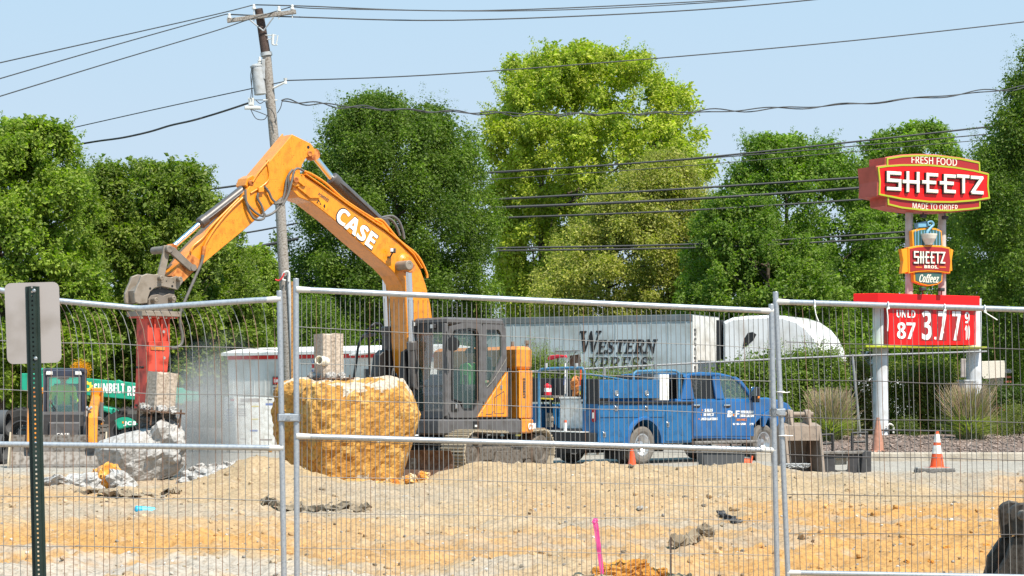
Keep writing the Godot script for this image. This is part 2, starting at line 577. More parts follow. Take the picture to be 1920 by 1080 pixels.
	for k in ["leaf", "blade"]:
		mat(k, 1, 1, 1, 0.55)
		M[k].vertex_color_use_as_albedo = true
		M[k].backlight_enabled = true
		M[k].backlight = Color(0.88, 1.0, 0.38)

# ------------------------------------------------------------ ground
var n_a := noise(0.35, 101, 4)
var n_b := noise(1.6, 102, 4)
var n_c := noise(6.0, 103, 3)
var n_w := noise(0.5, 104, 3)
var n_w2 := noise(2.4, 105, 3)

func hump(x: float, d: float, cx: float, cd: float, rx: float, rd: float) -> float:
	var q := (x - cx) * (x - cx) / (rx * rx) + (d - cd) * (d - cd) / (rd * rd)
	return exp(-q)
func ridge(x: float, d: float, x0: float, x1: float, soft: float, cd: float, rd: float) -> float:
	return smoothstep(x0 - soft, x0 + soft, x) * (1.0 - smoothstep(x1 - soft, x1 + soft, x)) * exp(-(d - cd) * (d - cd) / (rd * rd))
func ground_y(x: float, d: float) -> float:
	var w := 0.5 * n_a.get_noise_2d(x, d)
	var y := -0.16 * (1.0 - smoothstep(16.5, 21.5, d))
	y += 0.46 * hump(x + w, d, -3.7, 32.3, 0.85, 1.2)
	y += 0.12 * hump(x, d, -2.4, 31.0, 1.4, 1.0)
	y += (0.27 + 0.06 * n_b.get_noise_2d(x * 0.6, d)) * ridge(x, d + w, -1.2, 4.6, 0.7, 34.6, 1.2)
	y += 0.16 * hump(x + w, d, 2.0, 31.6, 2.4, 0.9)
	y += 0.17 * ridge(x, d + 1.5 * w, 4.6, 9.5, 0.5, 33.2, 1.3)
	y -= 0.10 * ridge(x, d + w, 4.0, 10.0, 0.6, 29.5, 1.6)
	y -= 0.09 * hump(x, d, -5.9, 34.0, 1.6, 1.1)
	y += 0.10 * hump(x, d, 0.9, 18.2, 0.9, 0.7)
	# track marks left by machines: two pairs of lugged strips
	for tk in [[-6.0, 19.0, 9.0, 27.5, 1.7], [8.5, 20.5, -2.0, 30.0, 1.9], [-5.0, 28.5, 3.0, 29.5, 1.7]]:
		var ax := Vector2(tk[2] - tk[0], tk[3] - tk[1])
		var l := ax.length()
		ax /= l
		var q := Vector2(x - tk[0] + 0.6 * w, d - tk[1] + 0.8 * w)
		var al := q.dot(ax)
		if al < 0.0 or al > l: continue
		var off := absf(absf(q.dot(Vector2(-ax.y, ax.x))) - tk[4] * 0.5)
		if off < 0.34:
			var m := 1.0 - smoothstep(0.18, 0.34, off)
			y += m * (-0.03 + 0.018 * sin(al * TAU / 0.17)) + 0.02 * smoothstep(0.18, 0.27, off) * (1.0 - smoothstep(0.27, 0.34, off))
	var rough := (1.0 - smoothstep(38.0, 44.0, d))
	y += rough * (0.075 * n_a.get_noise_2d(x * 2.0 + 40.0, d * 2.0) + 0.055 * n_b.get_noise_2d(x, d) + 0.055 * maxf(0.0, n_c.get_noise_2d(x, d)) + 0.014 * n_c.get_noise_2d(x * 3.0, d * 3.0))
	y += (1.0 - rough) * 0.006 * n_b.get_noise_2d(x, d)
	return y
# patches of soil: photograph column, row, half width, half height, colour, strength
var patches := [
	[250, 1016, 190, 16, "o", 0.95], [120, 1048, 190, 13, "o", 0.8], [420, 1030, 150, 12, "o", 0.8], [90, 1000, 150, 14, "o", 0.6], [60, 935, 120, 22, "o", 0.35],
	[330, 985, 300, 14, "o", 0.35], [640, 1000, 150, 14, "o", 0.45], [850, 1040, 260, 16, "o", 0.7], [1180, 1012, 330, 18, "o", 0.55], [1120, 940, 160, 26, "o", 0.3], [1300, 1055, 180, 20, "o", 0.65],
	[1720, 985, 300, 34, "o", 1.0], [1760, 1045, 330, 30, "o", 0.95], [1560, 1070, 160, 16, "o", 0.9], [1905, 922, 56, 26, "o", 1.0], [1520, 955, 120, 16, "o", 0.6],
	[680, 905, 120, 14, "y", 0.9], [760, 895, 80, 10, "y", 0.8], [1650, 925, 220, 20, "t", 0.8],
	[230, 962, 200, 14, "g", 0.65], [110, 1072, 210, 12, "w", 0.7], [330, 1060, 190, 8, "w", 0.7], [60, 1025, 60, 9, "w", 0.6], [700, 1074, 300, 9, "w", 0.6], [470, 1072, 140, 10, "w", 0.6],
	[760, 930, 150, 16, "g", 0.5], [620, 965, 170, 12, "g", 0.55], [900, 1015, 200, 9, "g", 0.5], [1250, 985, 260, 9, "g", 0.6], [1180, 1022, 140, 8, "g", 0.55], [1380, 1022, 120, 8, "g", 0.5],
	[1560, 900, 200, 8, "g", 0.9], [1800, 905, 180, 14, "g", 0.85], [1720, 975, 160, 5, "g", 0.6], [1560, 1010, 160, 8, "g", 0.45], [390, 890, 80, 14, "w", 0.8], [120, 910, 200, 10, "g", 0.5],
	[480, 900, 110, 34, "t", 0.8], [1120, 905, 330, 28, "t", 0.6],
]
func soil_colour(x: float, d: float) -> Color:
	var tan_ := Vector3(0.43, 0.315, 0.19)
	var pal := {"o": Vector3(0.48, 0.26, 0.08), "y": Vector3(0.52, 0.31, 0.08), "g": Vector3(0.345, 0.30, 0.245), "w": Vector3(0.42, 0.39, 0.35), "t": Vector3(0.405, 0.30, 0.18)}
	var wx := x + 0.9 * n_w.get_noise_2d(x, d) + 0.25 * n_w2.get_noise_2d(x, d)
	var wd := d * (1.0 + 0.05 * n_w.get_noise_2d(x + 70.0, d) + 0.022 * n_w2.get_noise_2d(x + 30.0, d * 1.5))
	var px := 960.0 + wx / wd * F
	var py := HY + (EYE + 0.16 * (1.0 - smoothstep(16.5, 21.5, wd))) / wd * F
	var c := tan_
	for q in patches:
		var a: float = (px - q[0]) / q[2]
		var b: float = (py - q[1]) / q[3]
		var e := a * a + b * b
		if e < 4.0:
			c = c.lerp(pal[q[4]], q[5] * (1.0 - smoothstep(0.4, 2.2, e)))
	var far_ := smoothstep(36.0, 41.0, d + 2.0 * n_w.get_noise_2d(x, d))
	c = c.lerp(Vector3(0.37, 0.345, 0.305), far_)
	var k := 1.0 + 0.17 * n_c.get_noise_2d(x * 1.7, d * 1.7) + 0.20 * n_b.get_noise_2d(x, d)
	var sp := n_c.get_noise_2d(x * 5.0 + 9.0, d * 5.0)
	if sp > 0.5: c = c.lerp(Vector3(0.50, 0.46, 0.40), 0.35)
	if sp < -0.5: c = c.lerp(Vector3(0.22, 0.16, 0.10), 0.35)
	c *= k
	return Color(c.x, c.y, c.z)

func build_ground() -> void:
	var rows := 400
	var cols := 420
	var vs := PackedVector3Array()
	var cs := PackedColorArray()
	var ix := PackedInt32Array()
	for i in rows + 1:
		var d := 13.0 * pow(58.0 / 13.0, float(i) / rows)
		var half := 4.0 + 0.30 * d
		for j in cols + 1:
			var x := lerpf(-half, half, float(j) / cols)
			var y := ground_y(x, d)
			var edge := minf(minf(j, cols - j) / 12.0, minf(i, rows - i) / 8.0)
			if edge < 1.0: y = lerpf(-0.05 if i > 40 else -0.4, y, edge)
			vs.push_back(Vector3(x, y, -d))
			cs.push_back(soil_colour(x, d))
	for i in rows:
		for j in cols:
			var a := i * (cols + 1) + j
			var b := a + cols + 1
			ix.append_array([a, b, a + 1, a + 1, b, b + 1])
	var s := SurfaceTool.new()
	var arr := []
	arr.resize(Mesh.ARRAY_MAX)
	arr[Mesh.ARRAY_VERTEX] = vs
	arr[Mesh.ARRAY_COLOR] = cs
	arr[Mesh.ARRAY_INDEX] = ix
	s.create_from_arrays(arr)
	s.generate_normals()
	var o := MeshInstance3D.new()
	o.name = "dirt_ground"
	o.mesh = s.commit()
	o.material_override = M.ground
	add_child(o)
	tag(o, "tan and orange dirt ground with gravel patches and low mounds", "", "", "structure")
	var mb := MB.new()
	mb.quad(Vector3(-400, -0.35, 60), Vector3(400, -0.35, 60), Vector3(400, -0.35, -56.0), Vector3(-400, -0.35, -56.0))
	mb.quad(Vector3(-400, -0.35, -56.0), Vector3(400, -0.35, -56.0), Vector3(400, -0.03, -57.6), Vector3(-400, -0.03, -57.6))
	mb.quad(Vector3(-400, -0.03, -57.6), Vector3(400, -0.03, -57.6), Vector3(400, -0.03, -900), Vector3(-400, -0.03, -900))
	struct(mb, "ground", M.far_ground)

# stones strewn over the dirt
func build_stones() -> void:
	var nz := noise(0.012, 301, 3)
	var sizes := [[4200, 0.006, 0.018], [1500, 0.016, 0.05]]
	var meshes := []
	for k in 3:
		var mb := MB.new()
		mb.stone(Vector3.ZERO, Vector3(1.0, 0.62 + 0.1 * k, 0.85), 3, nz, 0.5, 0.0, 2.4, 37.0 * k)
		meshes.append(mb.mesh())
	var cols := [Color(0.44, 0.42, 0.39), Color(0.34, 0.26, 0.16), Color(0.50, 0.47, 0.42), Color(0.20, 0.15, 0.10), Color(0.42, 0.30, 0.17), Color(0.30, 0.28, 0.26)]
	for k in 3:
		var list := []
		for s in sizes:
			for i in int(s[0] / 3.0):
				var d := 15.0 + 23.0 * pow(rng.randf(), 1.2)
				var x := rng.randf_range(-1.0, 1.0) * (3.0 + 0.27 * d)
				var r: float = s[1] + (s[2] - s[1]) * pow(rng.randf(), 2.5)
				list.append([Vector3(x, ground_y(x, d) + r * 0.1, -d), r, (cols[rng.randi() % 6] if r < 0.02 else soil_colour(x, d)) * rng.randf_range(0.75, 1.1)])
		var mm := MultiMesh.new()
		mm.transform_format = MultiMesh.TRANSFORM_3D
		mm.use_colors = true
		mm.mesh = meshes[k]
		mm.instance_count = list.size()
		for i in list.size():
			mm.set_instance_transform(i, Transform3D(Basis.from_euler(Vector3(rng.randf() * 0.6, rng.randf() * TAU, rng.randf() * 0.6)).scaled(Vector3.ONE * list[i][1]), list[i][0]))
			mm.set_instance_color(i, list[i][2])
		var o := MultiMeshInstance3D.new()
		o.name = ["gravel", "pebbles", "dirt_crumbs"][k]
		o.multimesh = mm
		o.material_override = M.speckle
		add_child(o)
		tag(o, ["grey and tan gravel strewn over the dirt", "small pale pebbles strewn over the dirt", "crumbs of dry soil strewn over the dirt"][k], "gravel", "", "stuff")
	# single clods and stones, at places read from the photograph
	var spots := [[760, 925, 14, "stone_grey"], [812, 906, 12, "stone_tan"], [925, 955, 8, "stone_tan"], [1003, 972, 9, "concrete"], [1150, 916, 9, "stone_dark"], [1183, 904, 10, "stone_dark"], [1195, 912, 14, "stone_tan"],
		[1240, 930, 9, "stone_dark"], [1285, 938, 11, "stone_dark"], [1330, 880, 16, "stone_tan"], [1160, 955, 13, "stone_tan"], [1200, 950, 12, "stone_grey"], [1178, 1008, 10, "stone_dark"], [1168, 1042, 9, "stone_dark"], [1140, 1040, 9, "clay_clod"], [1120, 1005, 7, "clay_clod"],
		[1053, 902, 10, "stone_tan"], [1040, 932, 8, "stone_dark"], [965, 905, 9, "stone_tan"], [1135, 905, 11, "stone_tan"], [1360, 955, 12, "stone_tan"], [1320, 948, 11, "stone_dark"], [715, 965, 10, "stone_tan"], [802, 992, 10, "stone_tan"], [470, 985, 9, "stone_dark"],
		[320, 1000, 7, "stone_dark"], [200, 945, 6, "stone_dark"], [385, 985, 8, "stone_dark"], [360, 955, 9, "stone_dark"], [340, 950, 7, "stone_dark"], [305, 945, 8, "stone_grey"], [1520, 945, 11, "stone_tan"], [1543, 945, 9, "stone_dark"], [1662, 940, 15, "stone_tan"],
		[1790, 945, 10, "stone_dark"], [1800, 1050, 12, "clay_clod"], [1745, 1060, 15, "clay_clod"], [1775, 1055, 14, "clay_clod"], [1700, 1050, 12, "clay_clod"], [1850, 1040, 14, "clay_clod"], [1540, 1045, 9, "clay_clod"], [1870, 1045, 16, "clay_clod"], [1720, 1068, 13, "clay_clod"],
		[575, 1028, 8, "stone_dark"], [490, 1035, 8, "stone_dark"], [145, 1040, 8, "stone_dark"], [230, 1048, 9, "concrete"], [280, 1055, 10, "concrete"], [60, 1045, 9, "concrete"], [640, 1000, 6, "stone_grey"], [1000, 890, 12, "stone_tan"], [1020, 897, 10, "stone_tan"], [620, 940, 8, "stone_dark"]]
	var n2 := noise(0.02, 77, 3)
	for i in spots.size():
		var q = spots[i]
		var d: float = EYE * F / (q[1] - HY)
		var x: float = (q[0] - 960.0) / F * d
		for it in 3:
			d = (EYE - ground_y(x, d)) * F / (q[1] - HY)
			x = (q[0] - 960.0) / F * d
		var r: float = q[2] * 0.5 / F * d
		var mb := MB.new()
		mb.stone(Vector3.ZERO, Vector3(r, r * 0.62, r * 0.8), 5, n2, 0.55, 0.22, 2.5, i * 23.0)
		var o := part(mb, "dirt_clod" if q[3] == "clay_clod" else "loose_stone", M[q[3]])
		o.position = Vector3(x, ground_y(x, d) + r * 0.3, -d)
		o.rotation = Vector3(0.2, i * 1.7, 0.15)
		tag(o, {"clay_clod": "small crumbly orange clod of clay lying on the dirt", "stone_dark": "small dark brown stone lying on the dirt", "stone_tan": "small tan stone lying on the dirt", "stone_grey": "small grey stone lying on the dirt", "concrete": "small whitish concrete fragment lying on the dirt"}[q[3]], "clod" if q[3] == "clay_clod" else "stone", "stones and clods strewn over the dirt")

# ------------------------------------------------------------ plants
var clump_cache := {}
# a twig's worth of leaves
func clump(kind: String) -> ArrayMesh:
	if clump_cache.has(kind):
		return clump_cache[kind]
	var r := RandomNumberGenerator.new()
	r.seed = hash(kind)
	var mb := MB.new()
	var spec: Array = {"broad": [17, 0.16, 0.60], "fine": [26, 0.085, 0.42], "needle": [24, 0.10, 0.30], "bush": [18, 0.10, 0.62]}[kind]
	for i in spec[0]:
		var c := Vector3(r.randf_range(-1, 1), r.randf_range(-0.8, 0.8), r.randf_range(-1, 1)).normalized() * 0.36 * pow(r.randf(), 0.5)
		var l: float = spec[1] * r.randf_range(0.7, 1.25)
		var w: float = l * spec[2]
		var dir := (c.normalized() + Vector3(r.randf_range(-0.8, 0.8), r.randf_range(-0.9, 0.3), r.randf_range(-0.8, 0.8))).normalized()
		if kind == "needle":
			dir = (c.normalized() * 0.5 + Vector3(r.randf_range(-0.6, 0.6), 0.9, r.randf_range(-0.6, 0.6))).normalized()
		var side := dir.cross(Vector3(r.randf_range(-1, 1), r.randf_range(0.2, 1), r.randf_range(-1, 1))).normalized()
		var up := side.cross(dir).normalized()
		var k := r.randf_range(0.75, 1.2)
		mb.col = Color(k, k, k * r.randf_range(0.8, 1.1))
		var a := c - dir * l * 0.5
		var b := c + dir * l * 0.5 - up * l * 0.12
		var m := c + up * l * 0.06
		mb.tri(a, m + side * w * 0.5, b)
		mb.tri(a, b, m - side * w * 0.5)
	clump_cache[kind] = mb.mesh()
	return clump_cache[kind]
func leaves(parent: Node3D, called: String, kind: String, list: Array) -> MultiMeshInstance3D:
	var mm := MultiMesh.new()
	mm.transform_format = MultiMesh.TRANSFORM_3D
	mm.use_colors = true
	mm.mesh = clump(kind)
	mm.instance_count = list.size()
	for i in list.size():
		mm.set_instance_transform(i, list[i][0])
		mm.set_instance_color(i, list[i][1])
	var o := MultiMeshInstance3D.new()
	o.name = called
	o.multimesh = mm
	o.material_override = M.leaf
	o.set_meta("kind", "stuff")
	parent.add_child(o, true)
	return o
func leaf_at(p: Vector3, out: Vector3, s: float, c: Color, alt: Color, mix_: float) -> Array:
	var k := rng.randf_range(0.75, 1.25)
	var q := c.lerp(alt, mix_) * Color(1.26, 1.18, 0.95) * k
	return [Transform3D(Basis.from_euler(Vector3(rng.randf_range(-0.5, 0.5), rng.randf() * TAU, rng.randf_range(-0.5, 0.5))).scaled(Vector3.ONE * s * rng.randf_range(0.6, 1.3)), p), Color(q.r, q.g, q.b)]

# a tree from its outline: rows of [photograph row, from column, to column] at depth d
func tree(called: String, label: String, d: float, rows: Array, kind: String, lobes: int, per: int, size: float, c: Color, alt: Color, lobe_r := 0.24, tall := 0.85, gap := 0.0, base := 0.0) -> Node3D:
	var mid: float = (rows[-1][1] + rows[-1][2]) * 0.5
	var root := thing(called, label, "tree", Transform3D(Basis(), G(mid, d, base)))
	var ys := []
	for r in rows:
		ys.append([EYE + (HY - r[0]) / F * d - base, (r[1] - mid) / F * d, (r[2] - mid) / F * d])
	var at := func(y: float) -> Vector2:
		for i in ys.size() - 1:
			if y <= ys[i][0] and y >= ys[i + 1][0]:
				var t: float = (ys[i][0] - y) / (ys[i][0] - ys[i + 1][0])
				return Vector2(lerpf(ys[i][1], ys[i + 1][1], t), lerpf(ys[i][2], ys[i + 1][2], t))
		return Vector2(ys[-1][1], ys[-1][2])
	var top: float = ys[0][0]
	var bottom: float = ys[-1][0]
	var widest := 0.0
	for q in ys: widest = maxf(widest, (q[2] - q[1]) * 0.5)
	# trunk and limbs
	var mb := MB.new()
	var tr := clampf(widest * 0.05, 0.09, 0.30)
	var lean: float = 0.0
	mb.tube(curve(PackedVector3Array([Vector3(0, -0.05, 0), Vector3(0.05, bottom * 0.6 + 0.5, 0.03), Vector3(lean, (top + bottom) * 0.5, 0), Vector3(lean, top * 0.82, 0)]), 4), tr, 8, tr * 0.25)
	var lims := []
	for i in 16:
		var y0 := lerpf(bottom + 0.1 * (top - bottom), top * 0.75, i / 16.0)
		var y1 := minf(y0 + (top - bottom) * rng.randf_range(0.10, 0.25), top * 0.95)
		var w: Vector2 = at.call(y1)
		var a := rng.randf() * TAU
		var cx := (w.x + w.y) * 0.5
		var hw := (w.y - w.x) * 0.5
		var e := Vector3(cx + cos(a) * hw * 0.75, y1, sin(a) * hw * 0.7)
		mb.tube(curve(PackedVector3Array([Vector3(0, y0, 0), Vector3(e.x * 0.45, lerpf(y0, y1, 0.35), e.z * 0.45), e]), 3), tr * 0.35, 5, tr * 0.08)
	part(mb, "trunk", M.trunk, root)
	# lobes of foliage inside the outline, twigs over each lobe
	var list := []
	var nz := noise(0.9, hash(called + label) % 1000, 3)
	lobe_r *= 0.72
	for i in int(lobes * 2.6):
		var y := lerpf(bottom, top, pow(rng.randf(), 1.0))
		var w: Vector2 = at.call(y)
		var hw := (w.y - w.x) * 0.55
		var lr: float = minf(widest * lobe_r, hw * 0.75 + 0.12) * rng.randf_range(0.4, 1.2)
		var a := rng.randf() * TAU
		var rho := maxf(0.0, 1.0 - lr * 0.8 / maxf(hw, 0.05)) * pow(rng.randf(), 0.28)
		rho *= rng.randf_range(0.82, 1.06)
		var c0 := Vector3((w.x + w.y) * 0.5 + cos(a) * hw * rho, minf(y, top - lr * tall * 0.95), sin(a) * hw * 0.85 * rho)
		var tone := rng.randf_range(-0.35, 0.35)
		var n := int(per * 0.43 * clampf(lr / (widest * lobe_r), 0.35, 1.1))
		for k in n:
			var dir := Vector3(rng.randfn(), rng.randfn() + 0.25, rng.randfn()).normalized()
			var p := c0 + dir * Vector3(lr, lr * tall, lr) * rng.randf_range(0.72, 1.08)
			if gap > 0.0 and nz.get_noise_3d(p.x, p.y, p.z) < -0.42 + gap: continue
			if rng.randf() < 0.08: p += (dir + Vector3(0, 0.5, 0)) * lr * rng.randf_range(0.1, 0.5)
			if p.y < 0.1: continue
			list.append(leaf_at(p, dir, size, c, alt, clampf(0.5 + tone + rng.randf_range(-0.4, 0.4), 0.0, 1.0)))
	# sprigs that break the outline
	for i in 260:
		var y := lerpf(bottom, top, pow(rng.randf(), 0.6))
		var w: Vector2 = at.call(y)
		var a := rng.randf() * TAU
		var hw := (w.y - w.x) * 0.5
		var p := Vector3((w.x + w.y) * 0.5 + cos(a) * hw * 0.92, y, sin(a) * hw * 0.8)
		var dir := Vector3(cos(a) * rng.randf_range(0.2, 0.9), rng.randf_range(0.3, 1.2), sin(a) * 0.5).normalized()
		var len_ := widest * rng.randf_range(0.08, 0.26)
		if kind == "bush":
			dir = Vector3(cos(a) * 0.25, 1.0, sin(a) * 0.2).normalized()
			len_ *= 1.5
		if p.y + dir.y * len_ > top + (0.45 if kind == "bush" else 0.0): p.y = top - dir.y * len_ * rng.randf_range(0.6, 1.0)
		for k in 6:
			list.append(leaf_at(p + dir * len_ * k / 5.0, dir, size * (0.8 - 0.09 * k), c, alt, rng.randf()))
	leaves(root, "crown", kind, list)
	return root
# a shrub from ellipsoids [column, row, depth, rx, ry, rz in metres]
func shrub(called: String, label: String, category: String, blobs: Array, kind: String, per: float, size: float, c: Color, alt: Color, group := "", shoots := 0) -> Node3D:
	var b0: Array = blobs[0]
	var o := G(b0[0], b0[2])
	var root := thing(called, label, category, Transform3D(Basis(), o), group)
	var list := []
	for b in blobs:
		var mb := MB.new()
		var cen := P(b[0], b[1], b[2]) - o
		var area: float = (b[3] + b[5]) * b[4] + b[3] * b[5]
		mb.tube(curve(PackedVector3Array([Vector3(cen.x * 0.7, 0, cen.z * 0.7), Vector3(cen.x * 0.85 + 0.1, cen.y * 0.5, cen.z), cen]), 3), 0.035, 5, 0.012)
		for k in int(per * area * 1.5):
			var dir := Vector3(rng.randfn(), rng.randfn() + 0.3, rng.randfn()).normalized()
			var p: Vector3 = cen + dir * Vector3(b[3], b[4], b[5]) * (1.08 - 0.7 * rng.randf() * rng.randf())
			if p.y < 0.05: continue
			list.append(leaf_at(p, dir, size, c, alt, rng.randf()))
		for s in shoots:
			var x0: Vector3 = cen + Vector3(rng.randf_range(-1, 1) * b[3], b[4] * 0.8, rng.randf_range(-0.6, 1) * b[5])
			var hgt := rng.randf_range(0.2, 0.75)
			var bend := rng.randf_range(-0.2, 0.2)
			mb.tube(PackedVector3Array([cen, x0 - Vector3(0, 0.1, 0), x0 + Vector3(bend, hgt, 0)]), 0.008, 4, 0.003)
			for q in 5:
				list.append(leaf_at(x0 + Vector3(bend * q / 5.0, hgt * q / 5.0, 0), Vector3.UP, size * 0.45, c, alt, 0.9))
		part(mb, "stem", M.trunk, root)
	leaves(root, "foliage", kind, list)
	return root
# a tuft of tall grass with feathery seed heads
func grass_tuft(label: String, at: Vector3, h: float, spread: float, n: int) -> void:
	var root := thing("ornamental_grass", label, "plant", Transform3D(Basis(), at), "tall feather grasses in the mulch bed")
	var mb := MB.new()
	var hd := MB.new()
	for i in n:
		var a := rng.randf() * TAU
		var lean := spread * sqrt(rng.randf()) * rng.randf_range(0.35, 1.0)
		var tall := i % 2 != 0
		var hh := h * (rng.randf_range(0.62, 1.06) if tall else rng.randf_range(0.35, 0.75))
		if not tall: lean *= 1.3
		var b := Vector3(cos(a), 0, sin(a)) * rng.randf() * spread * 0.4
		var tip := b + Vector3(cos(a) * lean, hh, sin(a) * lean)
		var m := b + Vector3(cos(a) * lean * 0.28, hh * 0.6, sin(a) * lean * 0.28)
		var k := rng.randf_range(0.7, 1.25)
		mb.col = Color(0.29, 0.34, 0.14) * k if rng.randf() < 0.6 else Color(0.46, 0.42, 0.24) * k
		var w := 0.009
		var s := Vector3(-sin(a), 0, cos(a)) * w
		if rng.randf() < 0.5: s = Vector3(w, 0, 0)
		var end := tip + Vector3(sin(i * 1.7), -0.5, cos(i * 2.9)) * 0.12
		if not tall: end = tip - Vector3(0, hh * 0.25, 0) + Vector3(cos(a), 0, sin(a)) * spread * 0.35
		mb.quad(b - s, b + s, m + s * 0.8, m - s * 0.8)
		mb.quad(m - s * 0.8, m + s * 0.8, end + s * 0.2, end - s * 0.2)
		if tall:
			hd.col = Color(0.40, 0.27, 0.17).lerp(Color(0.44, 0.36, 0.24), rng.randf()) * rng.randf_range(0.75, 1.2)
			var q := m.lerp(tip, 0.35)
			hd.tube(PackedVector3Array([q, q.lerp(tip, 0.5), tip + (tip - q) * 0.15]), 0.007, 4, 0.002)
	part(mb, "grass_blades", M.blade, root)
	part(hd, "seed_heads", M.leafless, root)

func build_trees() -> void:
	var mid := Color(0.14, 0.225, 0.034)
	var mid2 := Color(0.28, 0.385, 0.06)
	var dark := Color(0.068, 0.128, 0.02)
	var dark2 := Color(0.165, 0.26, 0.036)
	var pale := Color(0.28, 0.37, 0.055)
	var pale2 := Color(0.44, 0.49, 0.07)
	tree("leafy_tree", "broad mid green leafy tree rising behind the grey sign back and green telehandler", 60.0, [[236, 15, 95], [262, -30, 128], [320, -110, 140], [360, -140, 170], [400, -160, 185], [470, -180, 185], [560, -190, 200], [650, -190, 190], [740, -170, 170]], "broad", 95, 85, 0.9, mid, mid2, 0.19, 0.8)
	tree("leafy_tree", "dark green leafy tree behind the hydraulic breaker", 64.0, [[318, 290, 365], [335, 165, 390], [360, 130, 402], [430, 115, 415], [500, 120, 480], [580, 140, 500], [660, 140, 500], [745, 160, 480]], "broad", 95, 80, 0.9, Color(0.105, 0.17, 0.03), Color(0.225, 0.305, 0.055), 0.19, 0.8)
	tree("leafy_tree", "low green tree with drooping branches just behind the leaning utility pole", 67.0, [[470, 440, 490], [500, 400, 515], [560, 390, 530], [640, 390, 540], [740, 400, 530]], "broad", 60, 36, 0.9, mid, mid2, 0.3, 0.7)
	tree("hornbeam_tree", "large dense dark green tree behind the excavator boom", 73.0, [[188, 690, 708], [205, 655, 750], [235, 615, 850], [270, 595, 875], [320, 580, 893], [390, 545, 915], [460, 530, 932], [540, 525, 938], [600, 530, 930], [680, 560, 910], [745, 590, 890]], "bush", 175, 125, 0.95, dark, dark2, 0.14, 1.7)
	tree("maple_tree", "tallest airy yellow green tree behind the thick black cables", 100.0, [[96, 1050, 1110], [112, 970, 1205], [140, 950, 1240], [175, 935, 1265], [225, 905, 1300], [270, 900, 1318], [325, 910, 1330], [380, 905, 1250], [450, 920, 1180], [540, 930, 1100], [680, 950, 1080]], "broad", 185, 66, 1.15, pale, pale2, 0.13, 0.95, 0.03)
	tree("olive_tree", "olive yellow seed laden tree standing in front of the tall airy tree", 88.0, [[296, 1235, 1262], [330, 1180, 1300], [380, 1110, 1335], [440, 1070, 1335], [500, 1005, 1330], [560, 990, 1310], [640, 985, 1300], [730, 1000, 1280]], "bush", 150, 85, 1.15, Color(0.24, 0.27, 0.07), Color(0.42, 0.43, 0.13), 0.16, 0.9)
	tree("leafy_tree", "bright green tree with several tops behind the semi truck cab", 84.0, [[262, 1430, 1465], [282, 1405, 1560], [312, 1385, 1605], [355, 1360, 1640], [410, 1320, 1670], [480, 1295, 1690], [580, 1280, 1690], [660, 1290, 1670], [745, 1310, 1640]], "broad", 140, 66, 0.9, Color(0.10, 0.185, 0.03), Color(0.22, 0.34, 0.055), 0.15, 1.0, 0.14)
	tree("leafy_tree", "low spreading green tree between the olive tree and the many topped tree", 80.0, [[375, 1345, 1395], [420, 1310, 1470], [480, 1280, 1540], [560, 1265, 1590], [650, 1270, 1610], [740, 1290, 1590]], "broad", 80, 66, 0.9, Color(0.10, 0.185, 0.03), Color(0.22, 0.33, 0.055), 0.2, 0.8, 0.1)
	tree("leafy_tree", "thin topped green tree rising directly behind the red pylon sign", 90.0, [[238, 1725, 1762], [258, 1650, 1780], [290, 1610, 1795], [360, 1590, 1805], [450, 1600, 1810], [560, 1590, 1820], [680, 1600, 1810]], "broad", 120, 36, 1.0, Color(0.10, 0.185, 0.03), Color(0.22, 0.34, 0.055), 0.18, 1.1, 0.2)
	tree("conical_tree", "dense dark green conical tree beside the red pylon sign at the picture edge", 68.0, [[85, 1950, 1985], [120, 1912, 2010], [180, 1885, 2040], [235, 1860, 2060], [290, 1825, 2090], [350, 1808, 2110], [420, 1795, 2120], [500, 1780, 2130], [600, 1790, 2140], [690, 1800, 2130]], "bush", 130, 80, 0.95, dark, dark2, 0.16, 1.5)
	tree("conical_tree", "lower dark tree filling the gap between the pylon sign and the conical tree", 74.0, [[290, 1845, 1900], [350, 1790, 1930], [500, 1765, 1950], [620, 1770, 1950], [720, 1790, 1930]], "bush", 60, 60, 0.95, dark, dark2, 0.22, 1.3)
	# bushes behind the site
	shrub("bright_bush", "bright green bush between the office trailer roof and the big dark tree", "bush", [[585, 640, 70.0, 0.9, 1.4, 0.8], [620, 660, 70.0, 1.0, 1.1, 0.8], [560, 600, 71.0, 0.5, 1.0, 0.5], [660, 690, 70.0, 0.9, 0.9, 0.8]], "fine", 120, 1.0, Color(0.10, 0.19, 0.03), Color(0.19, 0.29, 0.05))
	shrub("bright_bush", "bright green bush above the far end of the office trailer", "bush", [[505, 650, 72.0, 0.7, 1.1, 0.7], [470, 690, 72.0, 0.9, 1.0, 0.8]], "fine", 120, 1.0, Color(0.10, 0.19, 0.03), Color(0.17, 0.27, 0.05))
	var h1 := Color(0.08, 0.14, 0.026)
	var h2 := Color(0.21, 0.30, 0.055)
	shrub("weed_patch", "tall pale weeds between the excavator counterweight and semi trailer", "weeds", [[1012, 705, 53.0, 0.30, 0.45, 0.4], [1040, 722, 53.0, 0.35, 0.36, 0.4], [1075, 725, 53.0, 0.35, 0.32, 0.4]], "fine", 260, 0.75, Color(0.13, 0.2, 0.045), Color(0.24, 0.31, 0.09), "", 16)
	shrub("weed_patch", "pale weeds growing behind the blue tool boxes of the truck", "weeds", [[1120, 728, 54.0, 0.4, 0.28, 0.4], [1160, 726, 54.0, 0.4, 0.28, 0.4], [1205, 727, 54.0, 0.4, 0.26, 0.4], [1090, 735, 54.0, 0.4, 0.34, 0.4]], "fine", 240, 0.75, Color(0.13, 0.2, 0.045), Color(0.24, 0.31, 0.09), "", 5)
